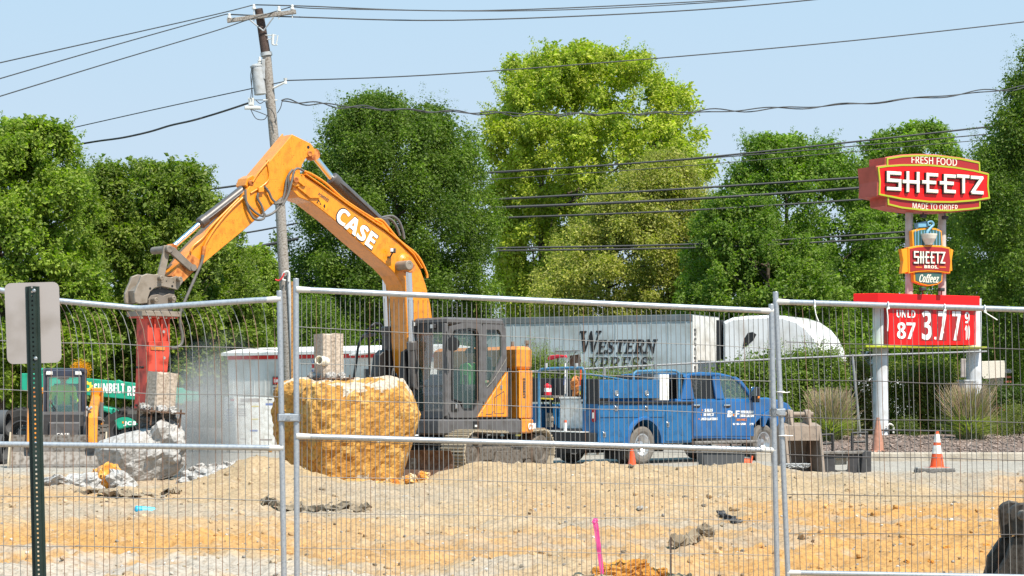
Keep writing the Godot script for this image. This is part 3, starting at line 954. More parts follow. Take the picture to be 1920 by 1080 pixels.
	shrub("hedge_shrub", "leafy hedge shrub rising behind the blue truck cab", "shrub", [[1390, 725, 56.5, 0.7, 0.55, 0.6], [1440, 715, 56.5, 0.6, 0.6, 0.6], [1360, 745, 56.5, 0.7, 0.5, 0.6], [1420, 780, 56.0, 0.9, 0.6, 0.7]], "bush", 190, 0.8, h1, h2, "", 6)
	shrub("hedge_shrub", "tall hedge shrub with wild shoots in front of the semi truck nose", "shrub", [[1500, 715, 57.0, 0.65, 0.65, 0.6], [1545, 710, 57.0, 0.55, 0.62, 0.6], [1520, 775, 56.8, 0.9, 0.75, 0.7], [1480, 760, 57.0, 0.5, 0.8, 0.5]], "bush", 190, 0.8, h1, h2, "", 16)
	shrub("hedge_shrub", "reddish brown green hedge shrub just before the first white sign column", "shrub", [[1600, 720, 59.6, 0.6, 0.6, 0.5], [1590, 780, 59.4, 0.8, 0.75, 0.6], [1600, 815, 59.4, 0.6, 0.4, 0.5], [1560, 815, 57.0, 0.6, 0.4, 0.5]], "bush", 190, 0.75, Color(0.10, 0.115, 0.04), Color(0.20, 0.19, 0.07), "", 5)
	shrub("hedge_shrub", "trimmed yellow green topped hedge between the two white sign columns", "shrub", [[1700, 715, 60.5, 0.8, 0.50, 0.6], [1760, 712, 60.5, 0.8, 0.48, 0.6], [1700, 775, 60.5, 0.8, 0.75, 0.6], [1765, 775, 60.5, 0.8, 0.75, 0.6], [1680, 812, 60.4, 0.7, 0.45, 0.5], [1730, 812, 60.4, 0.7, 0.45, 0.5], [1785, 812, 60.4, 0.7, 0.45, 0.5]], "bush", 170, 0.75, Color(0.085, 0.13, 0.03), Color(0.23, 0.285, 0.06))
	shrub("hedge_shrub", "dark hedge behind the feather grass beyond the second sign column", "shrub", [[1880, 770, 61.5, 1.1, 0.62, 0.6], [1830, 760, 61.5, 0.7, 0.7, 0.5], [1960, 780, 61.5, 0.8, 0.6, 0.6], [1830, 812, 61.4, 0.7, 0.45, 0.5], [1890, 812, 61.4, 0.7, 0.45, 0.5], [1950, 815, 61.4, 0.7, 0.45, 0.5]], "bush", 150, 0.75, dark, Color(0.07, 0.10, 0.03))
	shrub("low_shrub", "small pale green low shrub on the mulch at the picture edge", "shrub", [[1905, 790, 55.0, 0.42, 0.36, 0.35], [1880, 808, 55.0, 0.3, 0.2, 0.3]], "fine", 240, 0.6, Color(0.13, 0.17, 0.06), Color(0.22, 0.25, 0.09))
	shrub("low_shrub", "sparse low shrub growing at the foot of the first white column", "shrub", [[1700, 800, 56.0, 0.28, 0.2, 0.25], [1720, 815, 56.0, 0.2, 0.12, 0.2]], "fine", 200, 0.5, Color(0.10, 0.15, 0.05), Color(0.18, 0.22, 0.07))
	shrub("leaf_sprig", "single orange leaved sprig above the skid steer cab", "plant", [[152, 695, 57.0, 0.13, 0.13, 0.12]], "fine", 1500, 0.5, Color(0.60, 0.26, 0.01), Color(0.75, 0.42, 0.02))
	grass_tuft("feather grass tuft with reddish tips behind the black quick hitch frame", G(1556, 53.5, 0.14), 1.42, 0.6, 1500)
	grass_tuft("feather grass tuft with tan plumes in front of the second white sign column", G(1817, 53.0, 0.16), 1.5, 0.66, 1700)
	# the far wood that closes the view behind the trees
	var wl := []
	for i in 4200:
		var px := rng.randf_range(-500, 2420)
		var d := rng.randf_range(118, 126)
		var hmax := 5.4 + 1.6 * sin(px * 0.011) + 0.8 * sin(px * 0.037)
		wl.append(leaf_at(G(px, d, rng.randf() * hmax), Vector3.UP, 3.2, Color(0.05, 0.085, 0.02), Color(0.09, 0.15, 0.03), rng.randf()))
	var w := leaves(self, "far_wood", "broad", wl)
	tag(w, "distant green wood closing the view behind the trees", "wood", "", "stuff")

# ------------------------------------------------------------ temporary fence
func flat_rail(mb: MB, pts: PackedVector3Array, r: float) -> Array:
	mb.tube(pts, r, 12)
	var ends := []
	for e in [[pts[0], pts[1]], [pts[pts.size() - 1], pts[pts.size() - 2]]]:
		var wl := MB.new()
		ends.append(wl)
		var dir: Vector3 = (e[1] - e[0]).normalized()
		wl.tube(PackedVector3Array([e[0] - dir * 0.03, e[0] + dir * 0.012]), r * 1.25, 10, r * 1.12)
		wl.tube(PackedVector3Array([e[0] + dir * 0.012, e[0] + dir * 0.07]), r * 1.12, 10, r * 1.02)
	return ends
func fence_panel(label: String, left_post: Array, right_post: Array, rails: Array, wires: Array) -> Node3D:
	# posts: [top px, top py, foot px, foot py, depth]; rails: polylines of [px, py, depth]
	var root := thing("temporary_fence", label, "fence", Transform3D(Basis(), Vector3.ZERO), "temporary fence panels")
	for p in [left_post, right_post]:
		var mb := MB.new()
		var a := P(p[0], p[1], p[4])
		var b := P(p[2], p[3], p[4])
		mb.lathe(b, a - b, [Vector2(0, 0), Vector2(0, 0.0205), Vector2((a - b).length() - 0.003, 0.0205), Vector2((a - b).length(), 0.0185), Vector2((a - b).length(), 0.0)], 14)
		part(mb, "post", M.galvanised, root)
	for r in rails:
		var mb := MB.new()
		var pts := PackedVector3Array()
		for q in r: pts.push_back(P(q[0], q[1], q[2]))
		var ends := flat_rail(mb, pts, 0.0205)
		var o := part(mb, "rail", M.galvanised, root)
		for wl in ends: part(wl, "weld_seam", M.weld, o)
	for w in wires:
		var mb := MB.new()
		mb.tube(w[0], w[1], 5)
		part(mb, w[2], M[w[3]], root)
	return root
func tie(label: String, pts: Array, d: float, ring_c: Array) -> void:
	var root := thing("cable_tie", label, "cable tie", Transform3D(Basis(), Vector3.ZERO), "white cable ties on the fence")
	var mb := MB.new()
	var c := P(ring_c[0], ring_c[1], d)
	var loop := PackedVector3Array()
	for i in 13:
		var a := TAU * i / 12
		if ring_c[2] == "v": loop.push_back(c + Vector3(0.0, cos(a) * 0.026, sin(a) * 0.026))
		else: loop.push_back(c + Vector3(cos(a) * 0.026, 0.0, sin(a) * 0.026))
	mb.tube(loop, 0.0045, 6)
	part(mb, "loop", M.tie_white, root)
	mb = MB.new()
	mb.box(c + (Vector3(0, -0.02, 0.024) if ring_c[2] == "v" else Vector3(0.02, 0, 0.024)), Vector3(0.016, 0.014, 0.012), 0.002)
	part(mb, "lock", M.tie_white, root)
	mb = MB.new()
	var line := PackedVector3Array()
	for i in range(0, pts.size(), 2): line.push_back(P(pts[i], pts[i + 1], d - 0.03))
	mb.tube(curve(line, 4), 0.0042, 6)
	part(mb, "tail", M.tie_white, root)
func clamp_at(label: String, a: Array, b: Array) -> void:
	var root := thing("fence_clamp", label, "clamp", Transform3D(Basis(), Vector3.ZERO), "fence clamps")
	var pa := P(a[0], a[1], a[2])
	var pb := P(b[0], b[1], b[2])
	var mid := (pa + pb) * 0.5
	var w := (pb - pa).length()
	for s in [-1, 1]:
		var mb := MB.new()
		mb.box(mid + Vector3(0, 0, 0.030 * s), Vector3(w + 0.035, 0.052 if s > 0 else 0.06, 0.014), 0.005)
		for p in [pa, pb]:
			mb.t = Transform3D(Basis(), p)
			mb.lathe(Vector3(0, -0.028, 0), Vector3.UP, [Vector2(0, 0.0212), Vector2(0, 0.029), Vector2(0.056, 0.029), Vector2(0.056, 0.0212)], 14)
			mb.t = Transform3D()
		part(mb, "jaw", M.galvanised, root)
	var mb := MB.new()
	mb.lathe(mid + Vector3(0, 0, -0.03), Vector3(0, 0, 1), [Vector2(0, 0.009), Vector2(0.075, 0.009), Vector2(0.075, 0.0)], 8)
	mb.lathe(mid + Vector3(0, 0, 0.037), Vector3(0, 0, 1), [Vector2(0, 0.017), Vector2(0.010, 0.017), Vector2(0.010, 0.0)], 6)
	part(mb, "bolt", M.steel_bright, root)

func build_fence() -> void:
	# middle panel
	var ws := []
	var nv := 97
	for i in nv:
		var t := (i + 0.5) / nv
		var d := lerpf(15.62, 16.28, t)
		var xt := lerpf(561, 1444, t)
		var xb := lerpf(562, 1455, t)
		var wob := 2.0 * sin(i * 2.3)
		ws.append([PackedVector3Array([P(xt, lerpf(553, 590, t), d), P(lerpf(xt, xb, 0.5) + 0.4 * wob, lerpf(818, 843, t), d), P(xb, lerpf(1092, 1106, t), d)]), 0.0025, "vertical_wire", "wire_rust" if i % 11 == 3 else "wire"])
	for y in [[614, 653], [681, 716], [747, 778], [826, 852], [893, 914], [961, 976], [1028, 1041]]:
		var pts := PackedVector3Array()
		for k in 9:
			var t := k / 8.0
			pts.push_back(P(lerpf(560, 1446, t), lerpf(y[0], y[1], t) + 1.2 * sin(k * 1.9 + y[0]), lerpf(15.62, 16.28, t) - 0.006))
		ws.append([pts, 0.0025, "horizontal_wire", "wire"])
	fence_panel("middle temporary fence panel of straight galvanised mesh, in front of excavator and blue truck", [555, 522, 557, 1112, 15.6], [1446, 570, 1458, 1112, 16.3],
		[[[563, 543, 15.6], [1000, 563, 15.95], [1442, 583, 16.3]], [[563, 818, 15.6], [1000, 831, 15.95], [1446, 844, 16.3]], [[563, 1094, 15.6], [1452, 1108, 16.3]]], ws)
	# panel with the dented top rail
	ws = []
	for i in 66:
		var x := 516.0 - 14.1 * i + 1.5 * sin(i * 1.7)
		var top := 577.0 - absf(x - 255.0) * (0.062 if x > 255 else 0.10)
		if x < 110: top = 563.0 + (x - 110.0) * 0.17
		top += 4
		var pts := PackedVector3Array()
		var amp := 25.0 * clampf((530.0 - x) / 60.0, 0.0, 1.0)
		for k in 9:
			var y := lerpf(top, 836.0, pow(k / 8.0, 1.4))
			pts.push_back(P(x - amp * exp(-(y - top) / 34.0) - 0.02 * (836.0 - y) * sin(i * 0.35), y, 15.6 + 0.05 * exp(-(y - top) / 60.0)))
		pts.push_back(P(x + 1.5 * sin(i * 3.1), 960, 15.6))
		pts.push_back(P(x + 1.0, 1098, 15.6))
		ws.append([pts, 0.0028, "vertical_wire", ["wire_rust", "wire", "wire_rust", "wire_rust", "wire"][i % 5]])
	for y in [[636, 655], [730, 743], [932, 938], [1026, 1030]]:
		var pts := PackedVector3Array()
		for k in 13:
			var t := k / 12.0
			pts.push_back(P(lerpf(-380, 524, t), lerpf(y[0] - 8, y[1], t) + 1.5 * sin(k * 2.1 + y[0]), 15.594))
		ws.append([pts, 0.0032, "horizontal_wire", "wire"])
	fence_panel("temporary fence panel with a dented top rail and bent wires, before the breaker", [-392, 470, -390, 1112, 15.6], [524, 545, 533, 1112, 15.6],
		[[[519, 561, 15.6], [480, 563, 15.6], [290, 576, 15.64], [265, 578, 15.65], [252, 577.5, 15.66], [238, 576, 15.65], [110, 564, 15.6], [0, 544, 15.6], [-386, 486, 15.6]], [[524, 840, 15.6], [250, 836, 15.6], [-386, 828, 15.6]], [[526, 1100, 15.6], [-386, 1098, 15.6]]], ws)
	# panel beyond the second joint
	ws = []
	for i in 74:
		var x := 1489.0 + 11.6 * i
		var t := (x - 1478.0) / 870.0
		var d := lerpf(16.35, 15.9, t)
		var top := lerpf(570, 598, t)
		var pts := PackedVector3Array()
		var lean := 10.0 + 14.0 * exp(-i * 0.12)
		for k in 7:
			var u := k / 6.0
			pts.push_back(P(x - lean * pow(1.0 - u, 1.5) - 3.0 * sin(i * 1.3) * sin(PI * u), lerpf(top + 3, lerpf(1074, 1084, t), u), d))
		ws.append([pts, 0.0026, "vertical_wire", ["wire", "wire_dark", "wire", "wire_rust", "wire_dark", "wire"][i % 6]])
	for y in [[641, 668], [711, 734], [783, 800], [853, 872], [927, 937], [1000, 1006]]:
		var pts := PackedVector3Array()
		for k in 11:
			var t := k / 10.0
			var s := 5.0 * exp(-t * 6.0) * sin(t * 30.0) if y[0] == 641 else 1.0 * sin(k * 2.0 + y[0])
			pts.push_back(P(lerpf(1474, 2344, t), lerpf(y[0], y[1], t) + s, lerpf(16.35, 15.9, t) - 0.006))
		ws.append([pts, 0.0032, "horizontal_wire", "wire_dark"])
	fence_panel("temporary fence panel without a middle rail, in front of the pylon sign", [1454, 547, 1479, 1112, 16.35], [2350, 560, 2352, 1112, 15.9],
		[[[1463, 566, 16.35], [1900, 580, 16.1], [2346, 595, 15.9]], [[1484, 1074, 16.35], [2350, 1090, 15.9]]], ws)
	clamp_at("steel clamp joining the dented panel to the middle panel", [527.5, 783, 15.6], [556, 783, 15.6])
	clamp_at("steel clamp joining the middle panel to the panel before the pylon sign", [1450.5, 773, 16.3], [1464.5, 773, 16.35])
	tie("white cable tie hanging on the top rail nearest the leaning joint post", [1527, 572, 1530, 590, 1535, 603], 16.3, [1527, 569, "v"])
	tie("white cable tie hanging on the top rail in front of the first sign column", [1663, 578, 1665, 600, 1664, 621], 16.22, [1665, 573, "v"])
	tie("white cable tie hanging on the top rail over the price digits", [1770, 582, 1767, 605, 1769, 625], 16.16, [1771, 577, "v"])
	tie("white cable tie with its tail sticking out sideways on the top rail", [1846, 585, 1857, 592, 1870, 600], 16.12, [1846, 579, "v"])
	tie("white cable tie round the leaning joint post just above the clamp", [1464, 735, 1474, 736, 1481, 735], 16.35, [1463, 735, "h"])
	tie("white cable tie round the leaning joint post below the clamp", [1468, 817, 1478, 817, 1487, 817], 16.35, [1467, 817, "h"])
	# the road sign seen from behind
	var dz := 12.2
	var root := thing("road_sign", "grey back of a small road sign on a perforated dark green post", "sign", Transform3D(Basis(), G(70, dz, -0.3)))
	var o := root.position
	var mb := MB.new()
	var fr := Fr.new(o, 6.0)
	mb.t = Transform3D(fr.xf().basis, Vector3.ZERO)
	var c0 := fr.p(61.5, 605.5)
	var pl := rrect(0, 0, 0.300, 0.452, 0.035, 5)
	var rot := PackedVector2Array()
	for q in pl: rot.push_back(q.rotated(0.035) + c0)
	mb.prism(rot, -0.0135, -0.0115, 0.0006)
	part(mb, "sign_plate", M.sign_back, root)
	mb = MB.new()
	mb.t = Transform3D(fr.xf().basis, Vector3.ZERO)
	var top := fr.p(60.5, 537)
	var bot := fr.p(74, 1100)
	var ln := (top - bot).length()
	mb.t = mb.t * Transform3D(Basis(Vector3(0, 0, 1), atan2(bot.x - top.x, top.y - bot.y)), Vector3(bot.x, bot.y, 0.0))
	# hat section: two flanges, two webs, a perforated face
	var hole := 0.0048
	var pitch := 0.0254
	for s in [-1, 1]:
		mb.box(Vector3(0.031 * s, ln / 2, -0.008), Vector3(0.015, ln, 0.004), 0.0006)
		mb.quad(Vector3(0.0245 * s, 0, -0.006), Vector3(0.0150 * s, 0, 0.018), Vector3(0.0150 * s, ln, 0.018), Vector3(0.0245 * s, ln, -0.006))
		mb.quad(Vector3(0.0262 * s, 0, -0.008), Vector3(0.0165 * s, 0, 0.0205), Vector3(0.0165 * s, ln, 0.0205), Vector3(0.0262 * s, ln, -0.008))
		mb.box(Vector3(0.0106 * s, ln / 2, 0.019), Vector3(0.0116, ln, 0.003), 0.0004)
	var n := int(ln / pitch)
	for i in n + 1:
		var y0 := i * pitch
		var y1 := minf(y0 + pitch - 2.0 * hole, ln)
		if y1 > y0:
			mb.box(Vector3(0, (y0 + y1) / 2, 0.019), Vector3(0.0096, y1 - y0, 0.003), 0.0)
	part(mb, "post", M.post_green, root)
	for y in [545, 672]:
		mb = MB.new()
		mb.t = Transform3D(fr.xf().basis, Vector3.ZERO)
		var b := fr.p(64 if y < 600 else 67, y, 0.02)
		mb.lathe(Vector3(b.x, b.y, 0.02), Vector3(0, 0, 1), [Vector2(0, 0.011), Vector2(0.006, 0.010), Vector2(0.010, 0.006), Vector2(0.011, 0.0)], 10)
		part(mb, "bolt", M.steel_bright, root)

# ------------------------------------------------------------ utility pole and cables
func build_pole() -> void:
	var d := 56.0
	var fr := Fr.new(G(544, d), 0.0)
	var root := thing("utility_pole", "leaning weathered wooden utility pole with crossarm and transformer behind the boom", "utility pole", fr.xf())
	var mb := MB.new()
	mb.tube(fr.line([546, 850, 540, 650, 533, 520, 524, 360, 513, 250, 500, 105]), 0.15, 14, 0.115)
	part(mb, "pole_shaft", M.timber_grey, root)
	mb = MB.new()
	mb.tube(fr.line([499, 105, 492, 60, 485, 17]), 0.125, 14, 0.105)
	part(mb, "pole_top", M.timber_brown, root)
	mb = MB.new()
	mb.lathe(fr.q(499.5, 102), fr.q(492, 60) - fr.q(499, 102), [Vector2(-0.04, 0.0), Vector2(-0.04, 0.15), Vector2(0.05, 0.15), Vector2(0.05, 0.0)], 12)
	part(mb, "pole_band", M.pole_grey, root)
	mb = MB.new()
	var a := fr.q(426, 39, 0.17)
	var b := fr.q(555, 22, 0.17)
	mb.box((a + b) / 2, Vector3((b - a).length(), 0.105, 0.09), 0.01, Basis(Vector3(0, 0, 1), atan2(b.y - a.y, b.x - a.x)))
	var arm := part(mb, "crossarm", M.timber_grey, root)
	for s in [[468, 37], [513, 32]]:
		mb = MB.new()
		mb.rod(fr.q(s[0], s[1], 0.23), fr.q(494, 58, 0.16), 0.018, 6)
		part(mb, "brace", M.pole_grey, arm)
	for q in [[430, 27, 34], [476, 10, 33], [548, 11, 26], [523, 14, 28]]:
		mb = MB.new()
		mb.rod(fr.q(q[0], q[2] + 8, 0.17), fr.q(q[0], q[1] + 2, 0.17), 0.014, 6)
		mb.lathe(fr.q(q[0], q[1] + 4, 0.17), Vector3.UP, [Vector2(-0.05, 0.02), Vector2(-0.04, 0.055), Vector2(0.01, 0.05), Vector2(0.02, 0.035), Vector2(0.05, 0.04), Vector2(0.08, 0.03), Vector2(0.09, 0.0)], 10)
		part(mb, "insulator", M.porcelain, arm)
	# transformer
	var tr := Node3D.new()
	tr.name = "transformer"
	root.add_child(tr)
	mb = MB.new()
	var ax := fr.q(488, 177, 0.12)
	mb.lathe(ax, Vector3(-0.13, 1, 0), [Vector2(0, 0), Vector2(0, 0.155), Vector2(0.70, 0.155), Vector2(0.705, 0.168), Vector2(0.74, 0.168), Vector2(0.78, 0.10), Vector2(0.79, 0.0)], 18)
	part(mb, "tank", M.pole_grey, tr)
	mb = MB.new()
	mb.lathe(fr.q(487, 122, 0.12), Vector3(0, 1, 0), [Vector2(0, 0.035), Vector2(0.05, 0.07), Vector2(0.07, 0.035), Vector2(0.11, 0.065), Vector2(0.13, 0.03), Vector2(0.20, 0.03), Vector2(0.22, 0.0)], 10)
	part(mb, "bushing", M.porcelain, tr)
	mb = MB.new()
	mb.box(fr.q(494, 130, 0.13), Vector3(0.08, 0.5, 0.14), 0.01)
	mb.box(fr.q(494, 170, 0.13), Vector3(0.08, 0.1, 0.14), 0.01)
	part(mb, "bracket", M.pole_grey, tr)
	for s in [[[472, 127, 470, 145, 473, 170, 474, 184], 0.010], [[474, 127, 472, 150, 472, 165, 470, 185], 0.010]]:
		mb = MB.new()
		mb.tube(curve(fr.line(s[0], 0.25)), s[1], 5)
		part(mb, "lead", M.cable, tr)
	# cut-out fuse
	mb = MB.new()
	mb.rod(fr.q(498, 66, 0.1), fr.q(518, 66, 0.15), 0.013, 6)
	mb.rod(fr.q(501, 74, 0.1), fr.q(512, 72, 0.15), 0.013, 6)
	mb.rod(fr.q(512, 64, 0.15), fr.q(511, 83, 0.15), 0.035, 8)
	mb.rod(fr.q(521, 66, 0.2), fr.q(518, 84, 0.2), 0.016, 6)
	mb.rod(fr.q(511, 84, 0.15), fr.q(520, 84, 0.2), 0.018, 6)
	part(mb, "fuse_cutout", M.porcelain, root)
	mb = MB.new()
	mb.rod(fr.q(513, 165, 0.1), fr.q(533, 155, 0.15), 0.028, 8)
	mb.lathe(fr.q(535, 152, 0.15), Vector3.UP, [Vector2(-0.07, 0.0), Vector2(-0.07, 0.05), Vector2(0.0, 0.035), Vector2(0.07, 0.05), Vector2(0.07, 0.0)], 8)
	part(mb, "side_bracket", M.porcelain, root)
	mb = MB.new()
	mb.box(fr.q(474, 202, 0.15), Vector3(0.42, 0.09, 0.12), 0.02)
	mb.box(fr.q(471, 191, 0.15), Vector3(0.14, 0.2, 0.12), 0.02)
	mb.rod(fr.q(465, 187, 0.15), fr.q(520, 188, 0.05), 0.015, 6)
	part(mb, "splice_case", M.porcelain, root)
	for s in [[480, 188, 488, 194, 497, 190, 500, 202], [470, 205, 480, 222, 495, 224, 502, 215], [470, 205, 490, 212, 504, 218], [529, 190, 526, 202, 520, 212], [500, 200, 508, 205, 514, 215, 518, 235]]:
		mb = MB.new()
		mb.tube(curve(fr.line(s, 0.22)), 0.011, 5)
		part(mb, "drop_wire", M.cable, root)
	mb = MB.new()
	mb.tube(fr.line([541, 512, 544, 580, 547, 655, 552, 850], 0.16), 0.045, 8)
	part(mb, "conduit", M.pole_grey, root)
	mb = MB.new()
	mb.tube(curve(fr.line([536, 526, 530, 524, 531, 514, 537, 509, 542, 512, 541, 528], 0.22)), 0.030, 6)
	part(mb, "loose_wire", M.porcelain, root)
	# timber brace beside it and the red and white tape
	var fb := Fr.new(G(551, 52.0), 0.0)
	mb = MB.new()
	mb.prism(PackedVector2Array([fb.p(546, 528), fb.p(549.5, 528), fb.p(549.5, 850), fb.p(546, 850)]), -0.03, 0.03, 0.004)
	var tb := part(mb, "timber_post", M.timber_new)
	tb.transform = fb.xf()
	tag(tb, "slim new orange timber post beside the utility pole", "post")
	var ft := Fr.new(G(525, 55.6), 0.0)
	mb = MB.new()
	mb.tube(curve(ft.line([533, 512, 528, 522, 522, 526, 516, 524])), 0.022, 5)
	var tp := part(mb, "warning_tape", M.print_red)
	tp.transform = ft.xf()
	tag(tp, "short red tape end tied to the utility pole", "tape")
	# cables
	var lines := [
		["thin overhead wire from the crossarm's near end towards the upper left sky", [[430, 26, 56], [400, 33, 55.5], [200, 89, 52], [-60, 165, 48]], 0.014], ["thin overhead wire from the pole's peak across the upper left sky", [[476, 9, 56], [400, 28, 55], [200, 73, 51], [-60, 131, 47]], 0.014],
		["thin overhead wire crossing the left sky below the two crossarm wires", [[548, 12, 56], [465, 37, 55.5], [400, 59, 55], [200, 119, 51], [-60, 199, 47]], 0.014], ["topmost thin overhead wire leaving the crossarm towards the right", [[476, 9, 56], [560, 11, 56], [900, 20, 58], [1400, -2, 60], [1700, -25, 61]], 0.016],
		["second overhead wire leaving the crossarm towards the right", [[430, 27, 56], [560, 32, 56], [850, 38, 58], [1250, 22, 60], [1530, -1, 61], [1800, -35, 62]], 0.018], ["third overhead wire, just under the topmost wire", [[548, 13, 56], [640, 17, 56], [1000, 20, 58], [1370, 2, 60], [1700, -30, 61]], 0.014],
		["long thin wire crossing the sky over the tallest tree", [[536, 151, 56], [800, 141, 56], [1200, 112, 57], [1600, 76, 58], [2000, 32, 59]], 0.016], ["thin wire running left from the transformer over the trees", [[536, 152, 56], [500, 160, 56], [300, 203, 58], [90, 250, 61]], 0.014],
		["wavy twisted service cable left of the pole above the dark green tree", [[466, 193, 56], [430, 205, 56.3], [395, 216, 57], [360, 226, 57], [320, 235, 58], [280, 247, 58.5], [230, 258, 59], [180, 265, 60], [115, 276, 61]], 0.028],
	]
	for q in lines:
		mb = MB.new()
		var pts := PackedVector3Array()
		for s in q[1]: pts.push_back(P(s[0], s[1], s[2]))
		mb.tube(curve(pts, 6), q[2], 5)
		tag(part(mb, "overhead_wire", M.cable), q[0], "wire", "overhead wires")
	var base := curve(PackedVector3Array([P(528, 189, 56), P(700, 203, 57), P(910, 212, 58), P(1100, 214, 59), P(1300, 210, 60), P(1600, 195, 62), P(1900, 166, 64), P(2000, 155, 65)]), 26)
	for s in 2:
		var pts := PackedVector3Array()
		for i in base.size():
			pts.push_back(base[i] + Vector3(0, sin(i * 0.45 + PI * s) * 0.026 * (1.0 + 0.6 * sin(i * 0.13)) + 0.03 * sin(i * 0.6), cos(i * 0.45 + PI * s) * 0.05))
		mb = MB.new()
		mb.tube(pts, 0.017, 5)
		tag(part(mb, "overhead_wire", M.cable), ["one strand of the twisted cable in front of the tallest tree", "other strand of the twisted cable in front of the tallest tree"][s], "wire", "overhead wires")
	var far_ := [
		["upper strand of the cable pair that climbs to the conical tree", [890, 325, 1300, 297, 1870, 236], 0.035], ["lower strand of the cable pair that climbs to the conical tree", [890, 327, 1400, 291, 1870, 250], 0.022], ["thin wire just under the cable pair climbing to the conical tree", [880, 339, 1300, 310, 1870, 260], 0.015],
		["thick cable meeting the top of the pylon sign's end", [905, 375, 1250, 356, 1700, 327], 0.042], ["thickest black cable running behind the pylon sign's end", [915, 390, 1300, 373, 1700, 346], 0.052], ["cable just below the thickest one behind the pylon sign's end", [920, 409, 1300, 394, 1700, 368], 0.036],
		["upper of the two lowest cables in front of the olive tree", [930, 465, 1350, 456, 1760, 430], 0.036], ["lower of the two lowest cables in front of the olive tree", [930, 470, 1350, 463, 1760, 441], 0.036],
		["short visible stretch of cable behind the bucket cylinder", [300, 366, 430, 350, 560, 330], 0.036], ["upper cable seen between the arm and the utility pole", [380, 447, 470, 435, 560, 418], 0.030], ["thick lower cable seen between the arm and the utility pole", [380, 480, 470, 465, 560, 447], 0.055]]
	for q in far_:
		mb = MB.new()
		var d0 := 79.0 if q[1][0] > 600 else 71.0
		mb.tube(curve(PackedVector3Array([P(q[1][0], q[1][1], d0), P(q[1][2], q[1][3], d0), P(q[1][4], q[1][5], d0)]), 10), q[2], 6)
		tag(part(mb, "telecom_cable", M.cable), q[0], "cable", "telecom cables")

# ------------------------------------------------------------ excavator
const PLAN := Transform3D(Basis(Vector3(1, 0, 0), Vector3(0, 0, 1), Vector3(0, 1, 0)), Vector3.ZERO)   # draw in (u, n), raise along v
func pin(parent: Node, fr: Fr, px: float, py: float, k0: float, k1: float, r: float, m: String, called := "pin") -> void:
	var mb := MB.new()
	var c := fr.p(px, py, k1)
	mb.lathe(Vector3(c.x, c.y, k0), Vector3(0, 0, 1), [Vector2(0, 0), Vector2(0, r), Vector2(k1 - k0 - 0.008, r), Vector2(k1 - k0, r - 0.008), Vector2(k1 - k0, r * 0.45), Vector2(k1 - k0 - 0.006, r * 0.4), Vector2(k1 - k0 - 0.006, 0)], 16)
	part(mb, called, M[m], parent)
func cylinder(parent: Node, fr: Fr, called: String, head: Array, joint: Array, tip: Array, k: float, rb: float, rr: float) -> void:
	var o := Node3D.new()
	o.name = called
	parent.add_child(o, true)
	var a := fr.q(head[0], head[1], k)
	var b := fr.q(joint[0], joint[1], k)
	var c := fr.q(tip[0], tip[1], k)
	var mb := MB.new()
	var l := (b - a).length()
	mb.lathe(a, b - a, [Vector2(-0.02, 0), Vector2(-0.02, rb * 0.8), Vector2(0.03, rb), Vector2(l - 0.16, rb), Vector2(l - 0.15, rb * 1.14), Vector2(l - 0.02, rb * 1.14), Vector2(l, rb * 0.95), Vector2(l, 0)], 18)
	mb.lathe(a, Vector3(0, 0, 1), [Vector2(-rb, 0), Vector2(-rb, rb * 0.95), Vector2(rb, rb * 0.95), Vector2(rb, 0)], 14)
	part(mb, "barrel", M.cylinder_grey, o)
	mb = MB.new()
	mb.rod(b, c, rr, 14)
	part(mb, "piston_rod", M.chrome, o)
	mb = MB.new()
	mb.lathe(c, Vector3(0, 0, 1), [Vector2(-rr * 1.5, 0), Vector2(-rr * 1.5, rr * 1.7), Vector2(rr * 1.5, rr * 1.7), Vector2(rr * 1.5, 0)], 14)
	part(mb, "rod_eye", M.orange_worn, o)
	mb = MB.new()
	var off := Vector3(0, 0, rb * 1.15)
	mb.tube(PackedVector3Array([a + off, a.lerp(b, 0.8) + off, a.lerp(b, 0.92) + off * 0.7]), 0.014, 6)
	part(mb, "oil_pipe", M.cylinder_grey, o)

